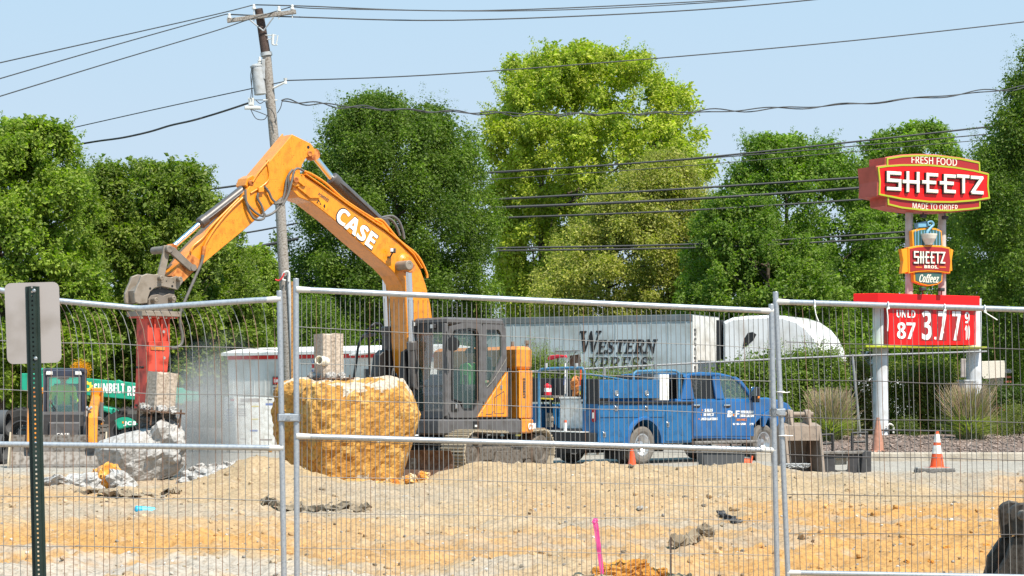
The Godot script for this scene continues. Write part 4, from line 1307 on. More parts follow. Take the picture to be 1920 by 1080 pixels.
func build_excavator() -> void:
	var fr := Fr.new(G(849, 39.6), 40.0)
	var root := thing("excavator", "orange crawler excavator with grey cab, arm reaching over the broken footings", "excavator", fr.xf())
	var mb: MB
	# ---- boom
	var bk := 0.12
	var boom := Node3D.new()
	boom.name = "boom"
	root.add_child(boom)
	mb = MB.new()
	var bp := [546, 338, 553, 328, 566, 326, 590, 342, 618, 361, 650, 385, 690, 412, 720, 432, 748, 455, 772, 478, 788, 503, 799, 535, 807, 570, 812, 606, 812, 660, 806, 712, 780, 716, 768, 690, 764, 640, 763, 601, 760, 553, 753, 533, 743, 516, 728, 500, 704, 480, 668, 449, 630, 415, 584, 379, 560, 370, 548, 356]
	mb.prism(fr.poly(bp, bk), -0.36, bk, 0.012)
	part(mb, "box_section", M.orange, boom)
	mb = MB.new()
	var tp := [572, 327, 600, 346, 650, 383, 690, 410, 720, 430, 750, 454, 774, 477, 790, 503]
	var tl := fr.line(tp, bk)
	for i in tl.size() - 1:
		var a := tl[i]
		var b := tl[i + 1]
		var dir := (b - a).normalized()
		mb.box((a + b) / 2 + Vector3(0, 0.004, -0.24), Vector3((b - a).length() + 0.01, 0.022, 0.56), 0.004, Basis(Vector3(0, 0, 1), atan2(dir.y, dir.x)))
	part(mb, "top_plate", M.orange, boom)
	for q in [[[562, 336, 585, 352, 598, 372, 580, 372, 556, 352], 0.035], ]:
		mb = MB.new()
		mb.prism(fr.poly(q[0], bk), bk, bk + q[1], 0.008)
		part(mb, "pivot_boss", M.orange, boom)
	mb = MB.new()
	mb.t = Transform3D(Basis(), Vector3(0, 0, bk))
	var lc := fr.p(553, 337, bk)
	mb.prism(circ(lc.x, lc.y, 0.125, 20), 0.0, 0.05, 0.012)
	part(mb, "pivot_collar", M.orange, boom)
	pin(boom, fr, 556, 337, -0.45, bk + 0.085, 0.055, "orange_worn", "pivot_pin")
	mb = MB.new()
	var k0 := fr.p(556, 337, bk)
	var k1 := fr.p(567, 346, bk)
	mb.t = Transform3D(Basis(Vector3(0, 0, 1), atan2(k1.y - k0.y, k1.x - k0.x)), Vector3((k0.x + k1.x) / 2, (k0.y + k1.y) / 2, 0))
	mb.prism(rrect(0, 0, 0.20, 0.085, 0.04), bk + 0.05, bk + 0.075, 0.006)
	part(mb, "pin_keeper", M.orange, boom)
	# steel pipes along the boom top
	for s in [[[570, 321, 585, 327, 610, 343, 640, 370, 665, 388, 700, 410, 716, 419], 0.10], [[697, 418, 703, 411, 716, 413, 727, 425, 745, 447, 760, 460, 778, 474, 790, 490, 800, 512, 801, 521], 0.09]]:
		for off in [0.0, -0.09]:
			mb = MB.new()
			mb.tube(curve(fr.line(s[0], s[1] + off), 4), 0.022, 7)
			part(mb, "hydraulic_pipe", M.orange, boom)
	for s in [[715, 408, 735, 405, 748, 415, 755, 432, 758, 448], [712, 412, 730, 410, 742, 422, 750, 442]]:
		mb = MB.new()
		mb.tube(curve(fr.line(s, -0.16), 4), 0.024, 6)
		part(mb, "hydraulic_hose", M.hose, boom)
	mb = MB.new()
	mb.prism(fr.poly([704, 420, 712, 414, 722, 420, 730, 432, 726, 440, 712, 430], 0.02), -0.2, 0.02, 0.008)
	part(mb, "cylinder_bracket", M.orange, boom)
	# lettering
	var w0 := fr.p(627, 412, bk)
	var w1 := fr.p(696, 468, bk)
	var ang := atan2(w1.y - w0.y, w1.x - w0.x)
	for s in [["print_black", 0.0, 1.6, 0.004, 0.018], ["print_white", 0.004, 1.1, 0.005, 0.0]]:
		mb = MB.new()
		mb.t = Transform3D(Basis(Vector3(0, 0, 1), ang), Vector3(w0.x, w0.y, bk + s[1]))
		letters(mb, "CASE", -s[4], -s[4], (w1 - w0).length() + s[4], 0.285 + s[4], 0, "Droid Sans", s[2], 0.0, s[3])
		part(mb, "lettering", M[s[0]], boom)
	mb = MB.new()
	var q0 := fr.p(596, 366, bk)
	mb.t = Transform3D(Basis(Vector3(0, 0, 1), ang + 0.08), Vector3(q0.x, q0.y, bk))
	letters(mb, "POWERED", 0, 0, 0.235, 0.055, 0, "Droid Sans", 1.0, 0.0, 0.004)
	part(mb, "lettering", M.print_dark, boom)
	mb = MB.new()
	mb.prism(fr.poly([598, 371, 616, 383, 611, 395, 592, 380], bk), bk, bk + 0.003)
	var st := part(mb, "warning_sticker", M.sign_orange, boom)
	mb = MB.new()
	mb.ring(fr.poly([598, 374, 603, 385, 593, 380], bk + 0.003), fr.poly([598, 377, 601, 383.5, 595.5, 380.5], bk + 0.003), bk + 0.003, bk + 0.005)
	mb.prism(fr.poly([606, 386, 609, 382, 610, 388, 608, 391], bk + 0.003), bk + 0.003, bk + 0.005)
	part(mb, "warning_triangle", M.print_black, st)
	# work lamp on the boom, lift cylinder boss
	mb = MB.new()
	mb.box(fr.q(737, 470, bk + 0.12), Vector3(0.09, 0.085, 0.07), 0.015)
	mb.rod(fr.q(736, 474, bk + 0.1), fr.q(731, 483, bk + 0.02), 0.014, 6)
	mb.rod(fr.q(731, 483, bk + 0.1), fr.q(728, 482, bk), 0.02, 6)
	var lamp := part(mb, "work_lamp", M.dark_grey, boom)
	mb = MB.new()
	mb.box(fr.q(734.5, 469, bk + 0.145), Vector3(0.06, 0.06, 0.03), 0.008)
	part(mb, "lens", M.lamp_white, lamp)
	var bc := fr.p(758, 492, bk)
	mb = MB.new()
	mb.lathe(Vector3(bc.x, bc.y, bk), Vector3(0, 0, 1), [Vector2(0, 0.17), Vector2(0.03, 0.15), Vector2(0.06, 0.10), Vector2(0.10, 0.09), Vector2(0.10, 0)], 20)
	part(mb, "cylinder_boss", M.orange, boom)
	pin(boom, fr, 768, 497, bk, 0.44, 0.085, "steel_worn", "lift_pin")
	pin(boom, fr, 738, 497, -0.62, -0.36, 0.085, "steel_worn", "lift_pin")
	# ---- cylinders
	cylinder(root, fr, "arm_cylinder", [716, 421], [621, 333], [586, 290], -0.12, 0.105, 0.058)
	cylinder(root, fr, "lift_cylinder", [778, 722], [772, 640], [766, 502], 0.34, 0.085, 0.055)
	cylinder(root, fr, "lift_cylinder", [729, 730], [726, 612], [722, 505], -0.52, 0.098, 0.06)
	cylinder(root, fr, "bucket_cylinder", [466, 348], [374, 420], [321, 466], -0.13, 0.085, 0.045)
	# ---- arm
	var ak := 0.06
	var arm := Node3D.new()
	arm.name = "arm"
	root.add_child(arm)
	mb = MB.new()
	mb.prism(fr.poly([548, 252, 583, 269, 591, 281, 589, 291, 575, 295, 567, 308, 563, 322, 560, 345, 545, 358, 529, 369, 508, 387, 465, 425, 383, 493, 360, 512, 345, 527, 332, 528, 322, 517, 357, 470, 400, 425, 455, 368, 474, 340, 505, 303], ak), -0.33, ak, 0.010)
	part(mb, "box_section", M.orange, arm)
	mb = MB.new()
	mb.prism(fr.poly([356, 474, 383, 493, 360, 512, 345, 527.5, 332, 528.5, 321.5, 517], ak), -0.335, ak + 0.006, 0.006)
	part(mb, "worn_tip", M.orange_worn, arm)
	mb = MB.new()
	mb.prism(fr.poly([464, 334, 474, 328, 482, 336, 478, 352, 468, 356, 460, 347], 0.02), -0.28, 0.02, 0.01)
	part(mb, "cylinder_bracket", M.orange, arm)
	pin(arm, fr, 472, 343, -0.32, 0.07, 0.05, "orange_worn")
	pin(arm, fr, 582, 288, -0.36, 0.08, 0.05, "orange_worn")
	var hb := fr.p(578, 276, ak)
	mb = MB.new()
	mb.prism(circ(hb.x, hb.y, 0.028, 12), ak, ak + 0.003)
	part(mb, "pin_hole", M.black, arm)
	for s in [[[530, 252, 505, 285, 480, 318, 462, 336, 444, 345], -0.30], [[500, 300, 505, 330, 497, 345, 470, 362], 0.075], [[474, 341, 484, 325, 496, 310, 505, 300], 0.08]]:
		mb = MB.new()
		mb.tube(curve(fr.line(s[0], s[1]), 4), 0.016, 6)
		part(mb, "hydraulic_pipe", M.orange, arm)
	for s in [[456, 370, 430, 395, 405, 425, 392, 445, 384, 460, 383, 470], [448, 372, 418, 402, 396, 425, 380, 446, 362, 462, 358, 472]]:
		mb = MB.new()
		mb.tube(curve(fr.line(s, 0.085), 4), 0.020, 7)
		part(mb, "hydraulic_pipe", M.orange, arm)
	for s in [[[546, 322, 538, 335, 533, 365, 522, 390, 505, 403, 488, 404, 470, 390, 460, 375, 457, 368], 0.10], [[549, 318, 541, 330, 541, 355, 532, 378, 514, 382], 0.12], [[460, 355, 462, 380, 472, 405, 482, 412, 494, 410, 496, 400], 0.12], [[484, 362, 483, 372, 490, 385, 494, 400, 490, 405], 0.10], [[496, 350, 504, 360, 510, 373, 521, 383], 0.11], [[570, 321, 560, 316, 552, 320, 547, 340, 540, 365, 530, 385], 0.18]]:
		mb = MB.new()
		mb.tube(curve(fr.line(s[0], s[1]), 5), 0.021, 7)
		part(mb, "hydraulic_hose", M.hose, arm)
	mb = MB.new()
	mb.prism(fr.poly([481, 352, 491, 350, 492, 360, 482, 361], ak), ak, ak + 0.06, 0.006)
	mb.prism(fr.poly([495, 348, 503, 347, 503, 353, 496, 354], ak), ak, ak + 0.05, 0.006)
	part(mb, "hose_clamp", M.orange, arm)
	mb = MB.new()
	mb.rod(fr.q(382.5, 462, 0.085), fr.q(380, 483, 0.085), 0.034, 8)
	part(mb, "pipe_union", M.orange_worn, arm)
	mb = MB.new()
	mb.tube(curve(fr.line([380, 478, 378, 492, 368, 515, 355, 545, 345, 568, 338, 588, 338, 610, 342, 630, 340, 645, 330, 652, 320, 652], 0.12), 4), 0.026, 8)
	part(mb, "breaker_hose", M.hose, arm)
	# ---- linkage
	for k in [-0.34, 0.10]:
		mb = MB.new()
		mb.prism(fr.poly([316, 462, 326, 464, 364, 500, 362, 508, 355, 508, 318, 475], k), k - 0.03, k + 0.03, 0.006)
		part(mb, "rocker_link", M.steel_link, root)
		var e := fr.p(361, 502, k)
		mb = MB.new()
		mb.lathe(Vector3(e.x, e.y, k - 0.045), Vector3(0, 0, 1), [Vector2(0, 0), Vector2(0, 0.055), Vector2(0.09, 0.055), Vector2(0.09, 0.0)], 14)
		part(mb, "link_pin", M.steel_link, root)
	for k in [-0.31, 0.05]:
		mb = MB.new()
		mb.prism(fr.poly([306, 460, 316, 460, 318, 470, 309, 512, 304, 530, 292, 530, 296, 512, 305, 475], k), k - 0.024, k + 0.024, 0.006)
		part(mb, "bucket_link", M.steel_worn, root)
	pin(root, fr, 319, 467, -0.38, 0.15, 0.062, "steel_link", "link_pin")
	# ---- quick coupler
	var qc := Node3D.new()
	qc.name = "quick_coupler"
	root.add_child(qc)
	var up := []
	for q in [150, 585, 220, 558, 300, 570, 360, 556, 420, 590, 480, 602, 540, 580, 605, 600, 628, 640, 560, 742, 470, 722, 380, 702, 300, 722, 250, 765, 225, 840, 222, 890, 130, 900, 82, 880, 75, 830, 76, 775, 105, 700, 130, 650]:
		up.append(q / 6.0 + (240.0 if up.size() % 2 == 0 else 420.0))
	for k in [-0.26, 0.04]:
		mb = MB.new()
		mb.prism(fr.poly(up, 0.07), k - 0.03, k + 0.03, 0.01)
		part(mb, "side_plate", M.steel_worn, qc)
	mb = MB.new()
	mb.prism(fr.poly([254, 545, 262, 536, 270, 540, 268, 552, 272, 566, 258, 568], 0.0), -0.24, 0.02, 0.01)
	part(mb, "cross_body", M.steel_worn, qc)
	mb = MB.new()
	mb.prism(fr.poly([278, 545, 300, 540, 330, 543, 328, 560, 300, 558, 285, 560], 0.03), -0.20, 0.0, 0.01)
	part(mb, "latch_body", M.dark_grey, qc)
	var lo := []
	for q in [232, 850, 262, 805, 340, 790, 400, 808, 470, 782, 530, 792, 552, 850, 520, 900, 500, 985, 240, 985]:
		lo.append(q / 6.0 + (240.0 if lo.size() % 2 == 0 else 420.0))
	for k in [-0.20, 0.0]:
		mb = MB.new()
		mb.prism(fr.poly(lo, 0.03), k - 0.025, k + 0.025, 0.008)
		part(mb, "lower_ear", M.steel_link, qc)
	for q in [[304, 521], [339, 523], [294, 562], [327, 559]]:
		pin(qc, fr, q[0], q[1], -0.33, 0.16, 0.04, "steel_worn")
	for q in [[281.5, 541, 0.02], [323, 536.5, 0.02], [312, 527, 0.01], [325, 529, 0.01]]:
		mb = MB.new()
		var c := fr.p(q[0], q[1], 0.07)
		mb.prism(circ(c.x, c.y, q[2], 10), 0.068, 0.073)
		part(mb, "bore", M.black, qc)
	# ---- upper structure
	mb = MB.new()
	mb.t = PLAN * Transform3D(Basis(), Vector3(0, 0, 0.72))
	mb.prism(PackedVector2Array([Vector2(-1.28, 1.20), Vector2(0.58, 1.22), Vector2(0.58, -1.22), Vector2(-1.28, -1.2)]), 0, 0.27, 0.03)
	var deck := part(mb, "deck", M.machine_grey, root)
	mb = MB.new()
	var vent := fr.p(793, 798, 1.21)
	for i in 5:
		mb.box(Vector3(vent.x, vent.y + 0.035 - i * 0.0175, 1.212), Vector3(0.12, 0.007, 0.008), 0.0)
	part(mb, "vent_slot", M.black, deck)
	mb = MB.new()
	mb.box(fr.q(892, 796, 1.215) , Vector3(0.16, 0.12, 0.02), 0.006)
	part(mb, "step_recess", M.black, deck)
	mb = MB.new()
	mb.box(fr.q(892, 799, 1.225), Vector3(0.05, 0.04, 0.03), 0.008)
	part(mb, "side_lamp", M.lamp_white, deck)
	var arc := PackedVector2Array([Vector2(0.60, 1.225), Vector2(0.82, 1.16), Vector2(1.06, 1.0), Vector2(1.25, 0.75), Vector2(1.37, 0.4), Vector2(1.41, 0.0), Vector2(1.37, -0.4), Vector2(1.25, -0.75), Vector2(1.06, -1.0), Vector2(0.82, -1.16), Vector2(0.60, -1.225)])
	mb = MB.new()
	mb.t = PLAN * Transform3D(Basis(), Vector3(0, 0, 0.73))
	mb.prism(arc, 0, 0.262, 0.03)
	var cw := part(mb, "counterweight", M.orange, root)
	mb = MB.new()
	mb.t = PLAN * Transform3D(Basis(), Vector3(0, 0, 1.0))
	mb.prism(PackedVector2Array([Vector2(0.55, 1.21), Vector2(0.60, 1.22), Vector2(0.78, 1.165), Vector2(0.78, 0.3), Vector2(0.55, 0.3)]), 0, 0.86, 0.012)
	part(mb, "side_door", M.orange, root)
	mb = MB.new()
	var arc2 := PackedVector2Array([Vector2(0.79, 1.16), Vector2(0.82, 1.155), Vector2(1.05, 0.99), Vector2(1.24, 0.74), Vector2(1.36, 0.4), Vector2(1.40, 0.0), Vector2(1.36, -0.4), Vector2(1.24, -0.74), Vector2(1.05, -0.99), Vector2(0.79, -1.16)])
	mb.t = PLAN * Transform3D(Basis(), Vector3(0, 0, 1.0))
	mb.prism(arc2, 0, 0.86, 0.012)
	part(mb, "rear_panel", M.orange, root)
	mb = MB.new()
	mb.t = PLAN * Transform3D(Basis(), Vector3(0, 0, 1.868))
	mb.prism(PackedVector2Array([Vector2(0.50, 1.20), Vector2(0.58, 1.225), Vector2(0.82, 1.15), Vector2(1.04, 0.98), Vector2(1.22, 0.74), Vector2(1.33, 0.4), Vector2(1.36, 0.0), Vector2(1.33, -0.4), Vector2(1.2, -0.74), Vector2(1.0, -0.98), Vector2(0.50, -1.2)]), 0, 0.42, 0.06)
	part(mb, "engine_hood", M.orange, root)
	mb = MB.new()
	mb.t = PLAN * Transform3D(Basis(), Vector3(0, 0, 1.0))
	mb.prism(PackedVector2Array([Vector2(0.42, 1.0), Vector2(0.9, 0.9), Vector2(1.0, 0), Vector2(0.9, -0.9), Vector2(0.42, -1.0)]), 0, 0.88, 0.0)
	part(mb, "engine_bay", M.black, root)
	mb = MB.new()
	mb.prism(fr.poly([895, 782, 950.5, 698, 952.5, 698, 952.5, 782], 1.22), 0.9, 1.225, 0.012)
	var sc := part(mb, "side_cover", M.orange, root)
	mb = MB.new()
	mb.ring(fr.poly([927, 745, 945, 733, 946, 736, 945.5, 776, 927, 776], 1.228), fr.poly([928, 746, 944, 735, 945, 737, 944.5, 775, 928, 775], 1.228), 1.224, 1.227)
	mb.tube(fr.line([911, 777, 921, 777, 926, 771], 1.226), 0.006, 5)
	part(mb, "door_seam", M.dark_grey, sc)
	mb = MB.new()
	mb.box(fr.q(940, 726, 1.23), Vector3(0.05, 0.07, 0.02), 0.012)
	part(mb, "door_lock", M.steel_bright, sc)
	mb = MB.new()
	mb.prism(fr.poly([953.3, 690, 955, 690, 955, 783, 953.3, 783], 1.2), 0.9, 1.2, 0.003)
	part(mb, "gap_strip", M.cylinder_grey, root)
	mb = MB.new()
	var t0 := fr.p(972, 806, 1.13)
	mb.t = Transform3D(Basis(Vector3.UP, deg_to_rad(28)), Vector3(0.80, 0, 1.17))
	letters(mb, "CX14", -0.02, 0.80, 0.33, 0.91, 0.008, "Droid Sans", 1.4, 0.15, 0.01)
	part(mb, "lettering", M.print_white, cw)
	mb = MB.new()
	mb.t = Transform3D(Basis(Vector3.UP, deg_to_rad(15)) * Basis(Vector3(0, 0, 1), -PI / 2), Vector3(0.67, 1.72, 1.206))
	letters(mb, "CONNECT", 0, -0.03, 0.36, 0.035, 0, "Droid Sans", 0.4, 0.0, 0.004)
	part(mb, "lettering", M.print_dark, cw)
	for q in [[961, 646, 0.035], [988, 644, 0.045]]:
		mb = MB.new()
		mb.lathe(fr.q(q[0], q[1] + 7, 0.9), Vector3.UP, [Vector2(-0.05, 0.03), Vector2(0.05, 0.03), Vector2(0.06, q[2]), Vector2(0.12, q[2]), Vector2(0.13, 0.0)], 10)
		part(mb, "exhaust_stub", M.steel_link, root)
	# right hand deck with step, warning sticker and rails
	mb = MB.new()
	mb.prism(PackedVector2Array([Vector2(-1.28, 0.99), Vector2(-1.28, 1.30), Vector2(-1.12, 1.36), Vector2(-0.98, 1.74), Vector2(-0.70, 1.80), Vector2(0.45, 1.80), Vector2(0.45, 0.99)]), -1.22, -0.62, 0.02)
	var rd := part(mb, "right_deck", M.navy, root)
	mb = MB.new()
	mb.prism(PackedVector2Array([Vector2(-1.14, 1.38), Vector2(-1.10, 1.38), Vector2(-0.70, 1.92), Vector2(-0.75, 1.92)]), -1.24, -1.19, 0.006)
	part(mb, "edge_strip", M.orange, rd)
	mb = MB.new()
	mb.t = Transform3D(Basis(Vector3(0, 0, 1), 0.0), Vector3.ZERO)
	var e0 := Vector3(-1.108, 1.42, 0)
	var e1 := Vector3(-1.016, 1.67, 0)
	mb.quad(Vector3(e0.x, e0.y, -0.98), Vector3(e0.x, e0.y, -0.68), Vector3(e1.x, e1.y, -0.68), Vector3(e1.x, e1.y, -0.95))
	part(mb, "warning_sticker", M.sticker, rd)
	for s in [[[663, 711, 668, 680, 673, 645, 686, 625, 700, 608, 706, 607, 713, 608, 717, 614], 0.024, -1.2], [[693, 703, 692, 660, 691, 626], 0.020, -1.15], [[696, 645, 702, 639, 716, 638, 717, 660], 0.016, -0.9], [[686, 618, 720, 618], 0.014, -1.0]]:
		mb = MB.new()
		mb.tube(curve(fr.line(s[0], s[2]), 4), s[1], 7)
		part(mb, "handrail", M.black, root)
	mb = MB.new()
	mb.prism(fr.poly([679, 628, 690, 624, 706, 625, 706, 629, 690, 633, 680, 632], -1.1), -1.13, -1.09, 0.008)
	part(mb, "side_mirror", M.bare_grey, root)
	mb = MB.new()
	mb.prism(fr.poly([742, 665, 752, 655, 765, 655, 772, 680, 775, 740, 738, 740, 738, 700], 0.1), -0.58, -0.37, 0.01)
	mb.prism(fr.poly([755, 660, 772, 650, 790, 700, 792, 742, 752, 742], 0.2), 0.13, 0.24, 0.01)
	mb.box(Vector3(-1.1, 1.2, -0.15), Vector3(0.45, 0.5, 0.9), 0.02)
	part(mb, "boom_bracket", M.black, root)
	for s in [[735, 708, 745, 712, 755, 722, 762, 722], [738, 690, 736, 705, 742, 722, 758, 728]]:
		mb = MB.new()
		mb.tube(curve(fr.line(s, -0.1), 4), 0.02, 6)
		part(mb, "hydraulic_hose", M.hose, root)
	# ---- cab
	var cab := Node3D.new()
	cab.name = "cab"
	root.add_child(cab)
	var ck := 1.2
	mb = MB.new()
	var dw := fr.poly([846, 630, 852, 618, 880, 615, 894, 617, 898, 627, 898, 752, 888, 770, 868, 770, 862, 756, 846, 752], ck)
	mb.ring(fr.poly([837, 640, 843, 612, 880, 602, 900, 602, 905, 612, 905, 760, 896, 783, 862, 783, 845, 783, 838, 764], ck), dw, ck - 0.07, ck)
	var door := part(mb, "door", M.machine_grey, cab)
	mb = MB.new()
	mb.ring(fr.poly([849, 630, 854, 620.5, 880, 617.5, 892, 619.5, 895.5, 628, 895.5, 750, 887, 767, 869, 767, 864, 754, 849, 749], ck + 0.005), fr.poly([850.5, 631, 855, 622, 880, 619, 891, 621, 894, 629, 894, 749, 886, 765.5, 870, 765.5, 865.5, 752.5, 850.5, 747.5], ck + 0.005), ck - 0.04, ck + 0.006)
	part(mb, "seal", M.black, door)
	mb = MB.new()
	mb.prism(dw, ck - 0.045, ck - 0.039)
	part(mb, "pane", M.pane, door)
	mb = MB.new()
	mb.box(fr.q(853, 763, ck + 0.008), Vector3(0.16, 0.15, 0.03), 0.015)
	part(mb, "handle_recess", M.black, door)
	mb = MB.new()
	mb.box(fr.q(856, 762, ck + 0.02), Vector3(0.06, 0.08, 0.03), 0.012)
	part(mb, "handle", M.steel_bright, door)
	mb = MB.new()
	var rw := fr.poly([912, 618, 935, 618, 941, 627, 942, 668, 917, 725, 911, 723], ck)
	mb.ring(fr.poly([905.6, 602, 943, 604, 948, 616, 950, 692, 908, 758, 905.6, 750], ck), rw, ck - 0.07, ck - 0.004)
	var rs := part(mb, "rear_side_frame", M.machine_grey, cab)
	mb = MB.new()
	mb.prism(rw, ck - 0.05, ck - 0.044)
	part(mb, "pane", M.pane, rs)
	mb = MB.new()
	mb.tube(fr.line([950, 671, 944, 682, 925, 713, 913, 726], ck + 0.01), 0.010, 5)
	part(mb, "trim", M.bare_grey, rs)
	var uf := fr.p(837, 700, ck).x
	var ub := fr.p(949, 700, ck).x
	var vb := fr.p(845, 783, ck).y
	var vt := fr.p(880, 599, ck).y
	# roof, floor, rear wall, far side and front posts
	mb = MB.new()
	mb.t = PLAN * Transform3D(Basis(), Vector3(0, 0, vt - 0.09))
	mb.prism(PackedVector2Array([Vector2(uf + 0.02, 1.20), Vector2(ub - 0.08, 1.21), Vector2(ub, 1.12), Vector2(ub, 0.33), Vector2(ub - 0.08, 0.25), Vector2(uf + 0.02, 0.25), Vector2(uf - 0.03, 0.35), Vector2(uf - 0.03, 1.08)]), 0, 0.12, 0.035)
	part(mb, "roof", M.machine_grey, cab)
	mb = MB.new()
	mb.box(Vector3((uf + ub) / 2, vb + 0.02, 0.73), Vector3(ub - uf, 0.06, 0.93), 0.01)
	part(mb, "cab_floor", M.dark_grey, cab)
	mb = MB.new()
	mb.box(Vector3(ub - 0.03, vb + 0.45, 0.73), Vector3(0.05, 0.9, 0.9), 0.01)
	mb.box(Vector3(ub - 0.03, vt - 0.14, 0.73), Vector3(0.05, 0.2, 0.9), 0.01)
	for n in [0.28, 1.14]: mb.box(Vector3(ub - 0.03, (vb + vt) / 2, n), Vector3(0.06, vt - vb - 0.1, 0.06), 0.01)
	part(mb, "rear_wall", M.dark_grey, cab)
	mb = MB.new()
	for n in [0.285, 1.165]: mb.box(Vector3(uf + 0.005, (vb + vt) / 2 - 0.03, n), Vector3(0.075, vt - vb - 0.1, 0.07), 0.015)
	mb.box(Vector3(uf + 0.01, vb + 0.05, 0.73), Vector3(0.07, 0.12, 0.85), 0.01)
	part(mb, "front_post", M.machine_grey, cab)
	mb = MB.new()
	mb.box(Vector3(uf + 0.0, vt - 0.15, 0.73), Vector3(0.06, 0.16, 0.88), 0.01)
	part(mb, "front_visor", M.black, cab)
	mb = MB.new()
	mb.box(Vector3(uf - 0.01, vb + 0.55, 0.73), Vector3(0.02, 0.02, 0.82), 0.004)
	part(mb, "window_bar", M.bare_grey, cab)
	mb = MB.new()
	mb.box(Vector3(uf, (vb + vt) / 2 - 0.05, 0.725), Vector3(0.006, vt - vb - 0.24, 0.80), 0.0)
	part(mb, "windscreen", M.pane, cab)
	mb = MB.new()
	mb.box(Vector3((uf + ub) / 2, vb + 0.2, 0.27), Vector3(ub - uf, 0.4, 0.05), 0.01)
	mb.box(Vector3((uf + ub) / 2, vt - 0.14, 0.27), Vector3(ub - uf, 0.12, 0.05), 0.01)
	part(mb, "far_side_frame", M.machine_grey, cab)
	mb = MB.new()
	mb.box(Vector3((uf + ub) / 2, vb + 0.95, 0.27), Vector3(ub - uf - 0.1, 1.0, 0.006), 0.0)
	part(mb, "far_pane", M.pane, cab)
	mb = MB.new()
	mb.box(Vector3(ub - 0.42, vb + 0.36, 0.73), Vector3(0.52, 0.14, 0.50), 0.05)
	mb.box(Vector3(ub - 0.19, vb + 0.72, 0.73), Vector3(0.13, 0.72, 0.48), 0.05, Basis(Vector3(0, 0, 1), -0.12))
	mb.box(Vector3(ub - 0.17, vb + 1.2, 0.73), Vector3(0.10, 0.22, 0.28), 0.04)
	mb.box(Vector3(ub - 0.42, vb + 0.15, 0.73), Vector3(0.4, 0.28, 0.4), 0.02)
	part(mb, "seat", M.black, cab)
	for n in [0.42, 1.03]:
		mb = MB.new()
		mb.box(Vector3(ub - 0.55, vb + 0.52, n), Vector3(0.6, 0.12, 0.16), 0.03)
		mb.rod(Vector3(ub - 0.78, vb + 0.55, n), Vector3(ub - 0.80, vb + 0.75, n), 0.02, 6, 0.028)
		part(mb, "control_console", M.dark_grey, cab)
	# mirror and lamps on the cab
	mb = MB.new()
	var mc := fr.q(849, 645, ck + 0.22)
	mb.lathe(mc, Vector3(-0.75, 0, 0.55), [Vector2(-0.06, 0), Vector2(-0.05, 0.07), Vector2(-0.02, 0.12), Vector2(0.01, 0.125), Vector2(0.015, 0.0)], 18)
	mb.tube(PackedVector3Array([mc, fr.q(843, 634, ck + 0.1), fr.q(838, 622, ck)]), 0.014, 6)
	part(mb, "cab_mirror", M.black, cab)
	for q in [[815, 612, 0.9], [781, 608, 0.35]]:
		mb = MB.new()
		mb.box(fr.q(q[0], q[1], q[2]) + Vector3(-0.03, 0, 0), Vector3(0.07, 0.085, 0.10), 0.015)
		var lm := part(mb, "cab_lamp", M.dark_grey, cab)
		mb = MB.new()
		mb.box(fr.q(q[0], q[1], q[2]) + Vector3(-0.068, 0, 0), Vector3(0.01, 0.065, 0.08), 0.003)
		part(mb, "lens", M.lamp_white, lm)
	# ---- undercarriage, turned further towards the camera than the house
	var uc := Node3D.new()
	uc.name = "undercarriage"
	root.add_child(uc)
	uc.rotation.y = deg_to_rad(18)
	mb = MB.new()
	mb.box(Vector3(0, 0.50, 0), Vector3(1.3, 0.34, 1.6), 0.05)
	mb.lathe(Vector3(0, 0.62, 0), Vector3.UP, [Vector2(0, 0), Vector2(0, 0.62), Vector2(0.12, 0.62), Vector2(0.12, 0)], 24)
	part(mb, "car_body", M.dark_grey, uc)
	var shoe_mb := MB.new()
	shoe_mb.box(Vector3(0, 0.012, 0), Vector3(0.158, 0.022, 0.50), 0.004)
	for x in [-0.06, 0.0, 0.06]: shoe_mb.box(Vector3(x, 0.033, 0), Vector3(0.014, 0.024, 0.50), 0.003)
	var shoe: MeshInstance3D = null
	for s in [-1, 1]:
		var cz: float = 1.0 * s
		mb = MB.new()
		mb.box(Vector3(0, 0.37, cz), Vector3(2.3, 0.30, 0.30), 0.05)
		mb.prism(PackedVector2Array([Vector2(-0.5, 0.18), Vector2(0.5, 0.18), Vector2(0.38, 0.42), Vector2(-0.38, 0.42)]), cz + 0.16 if s > 0 else cz - 0.20, cz + 0.20 if s > 0 else cz - 0.16, 0.01)
		part(mb, "track_frame", M.track_steel, uc)
		for x in [-1.12, 1.12]:
			mb = MB.new()
			mb.lathe(Vector3(x, 0.40, cz - 0.2), Vector3(0, 0, 1), [Vector2(0.0, 0.0), Vector2(0.0, 0.28), Vector2(0.06, 0.33), Vector2(0.34, 0.33), Vector2(0.40, 0.28), Vector2(0.40, 0.17), Vector2(0.36, 0.15), Vector2(0.38, 0.07), Vector2(0.40, 0.0)], 22)
			part(mb, "sprocket" if x > 0 else "idler", M.track_steel, uc)
		for i in 6:
			mb = MB.new()
			mb.lathe(Vector3(-0.75 + i * 0.3, 0.16, cz - 0.16), Vector3(0, 0, 1), [Vector2(0, 0), Vector2(0, 0.10), Vector2(0.32, 0.10), Vector2(0.32, 0)], 12)
			part(mb, "roller", M.track_steel, uc)
		var total := 2 * 2.24 + TAU * 0.37
		var count := 41
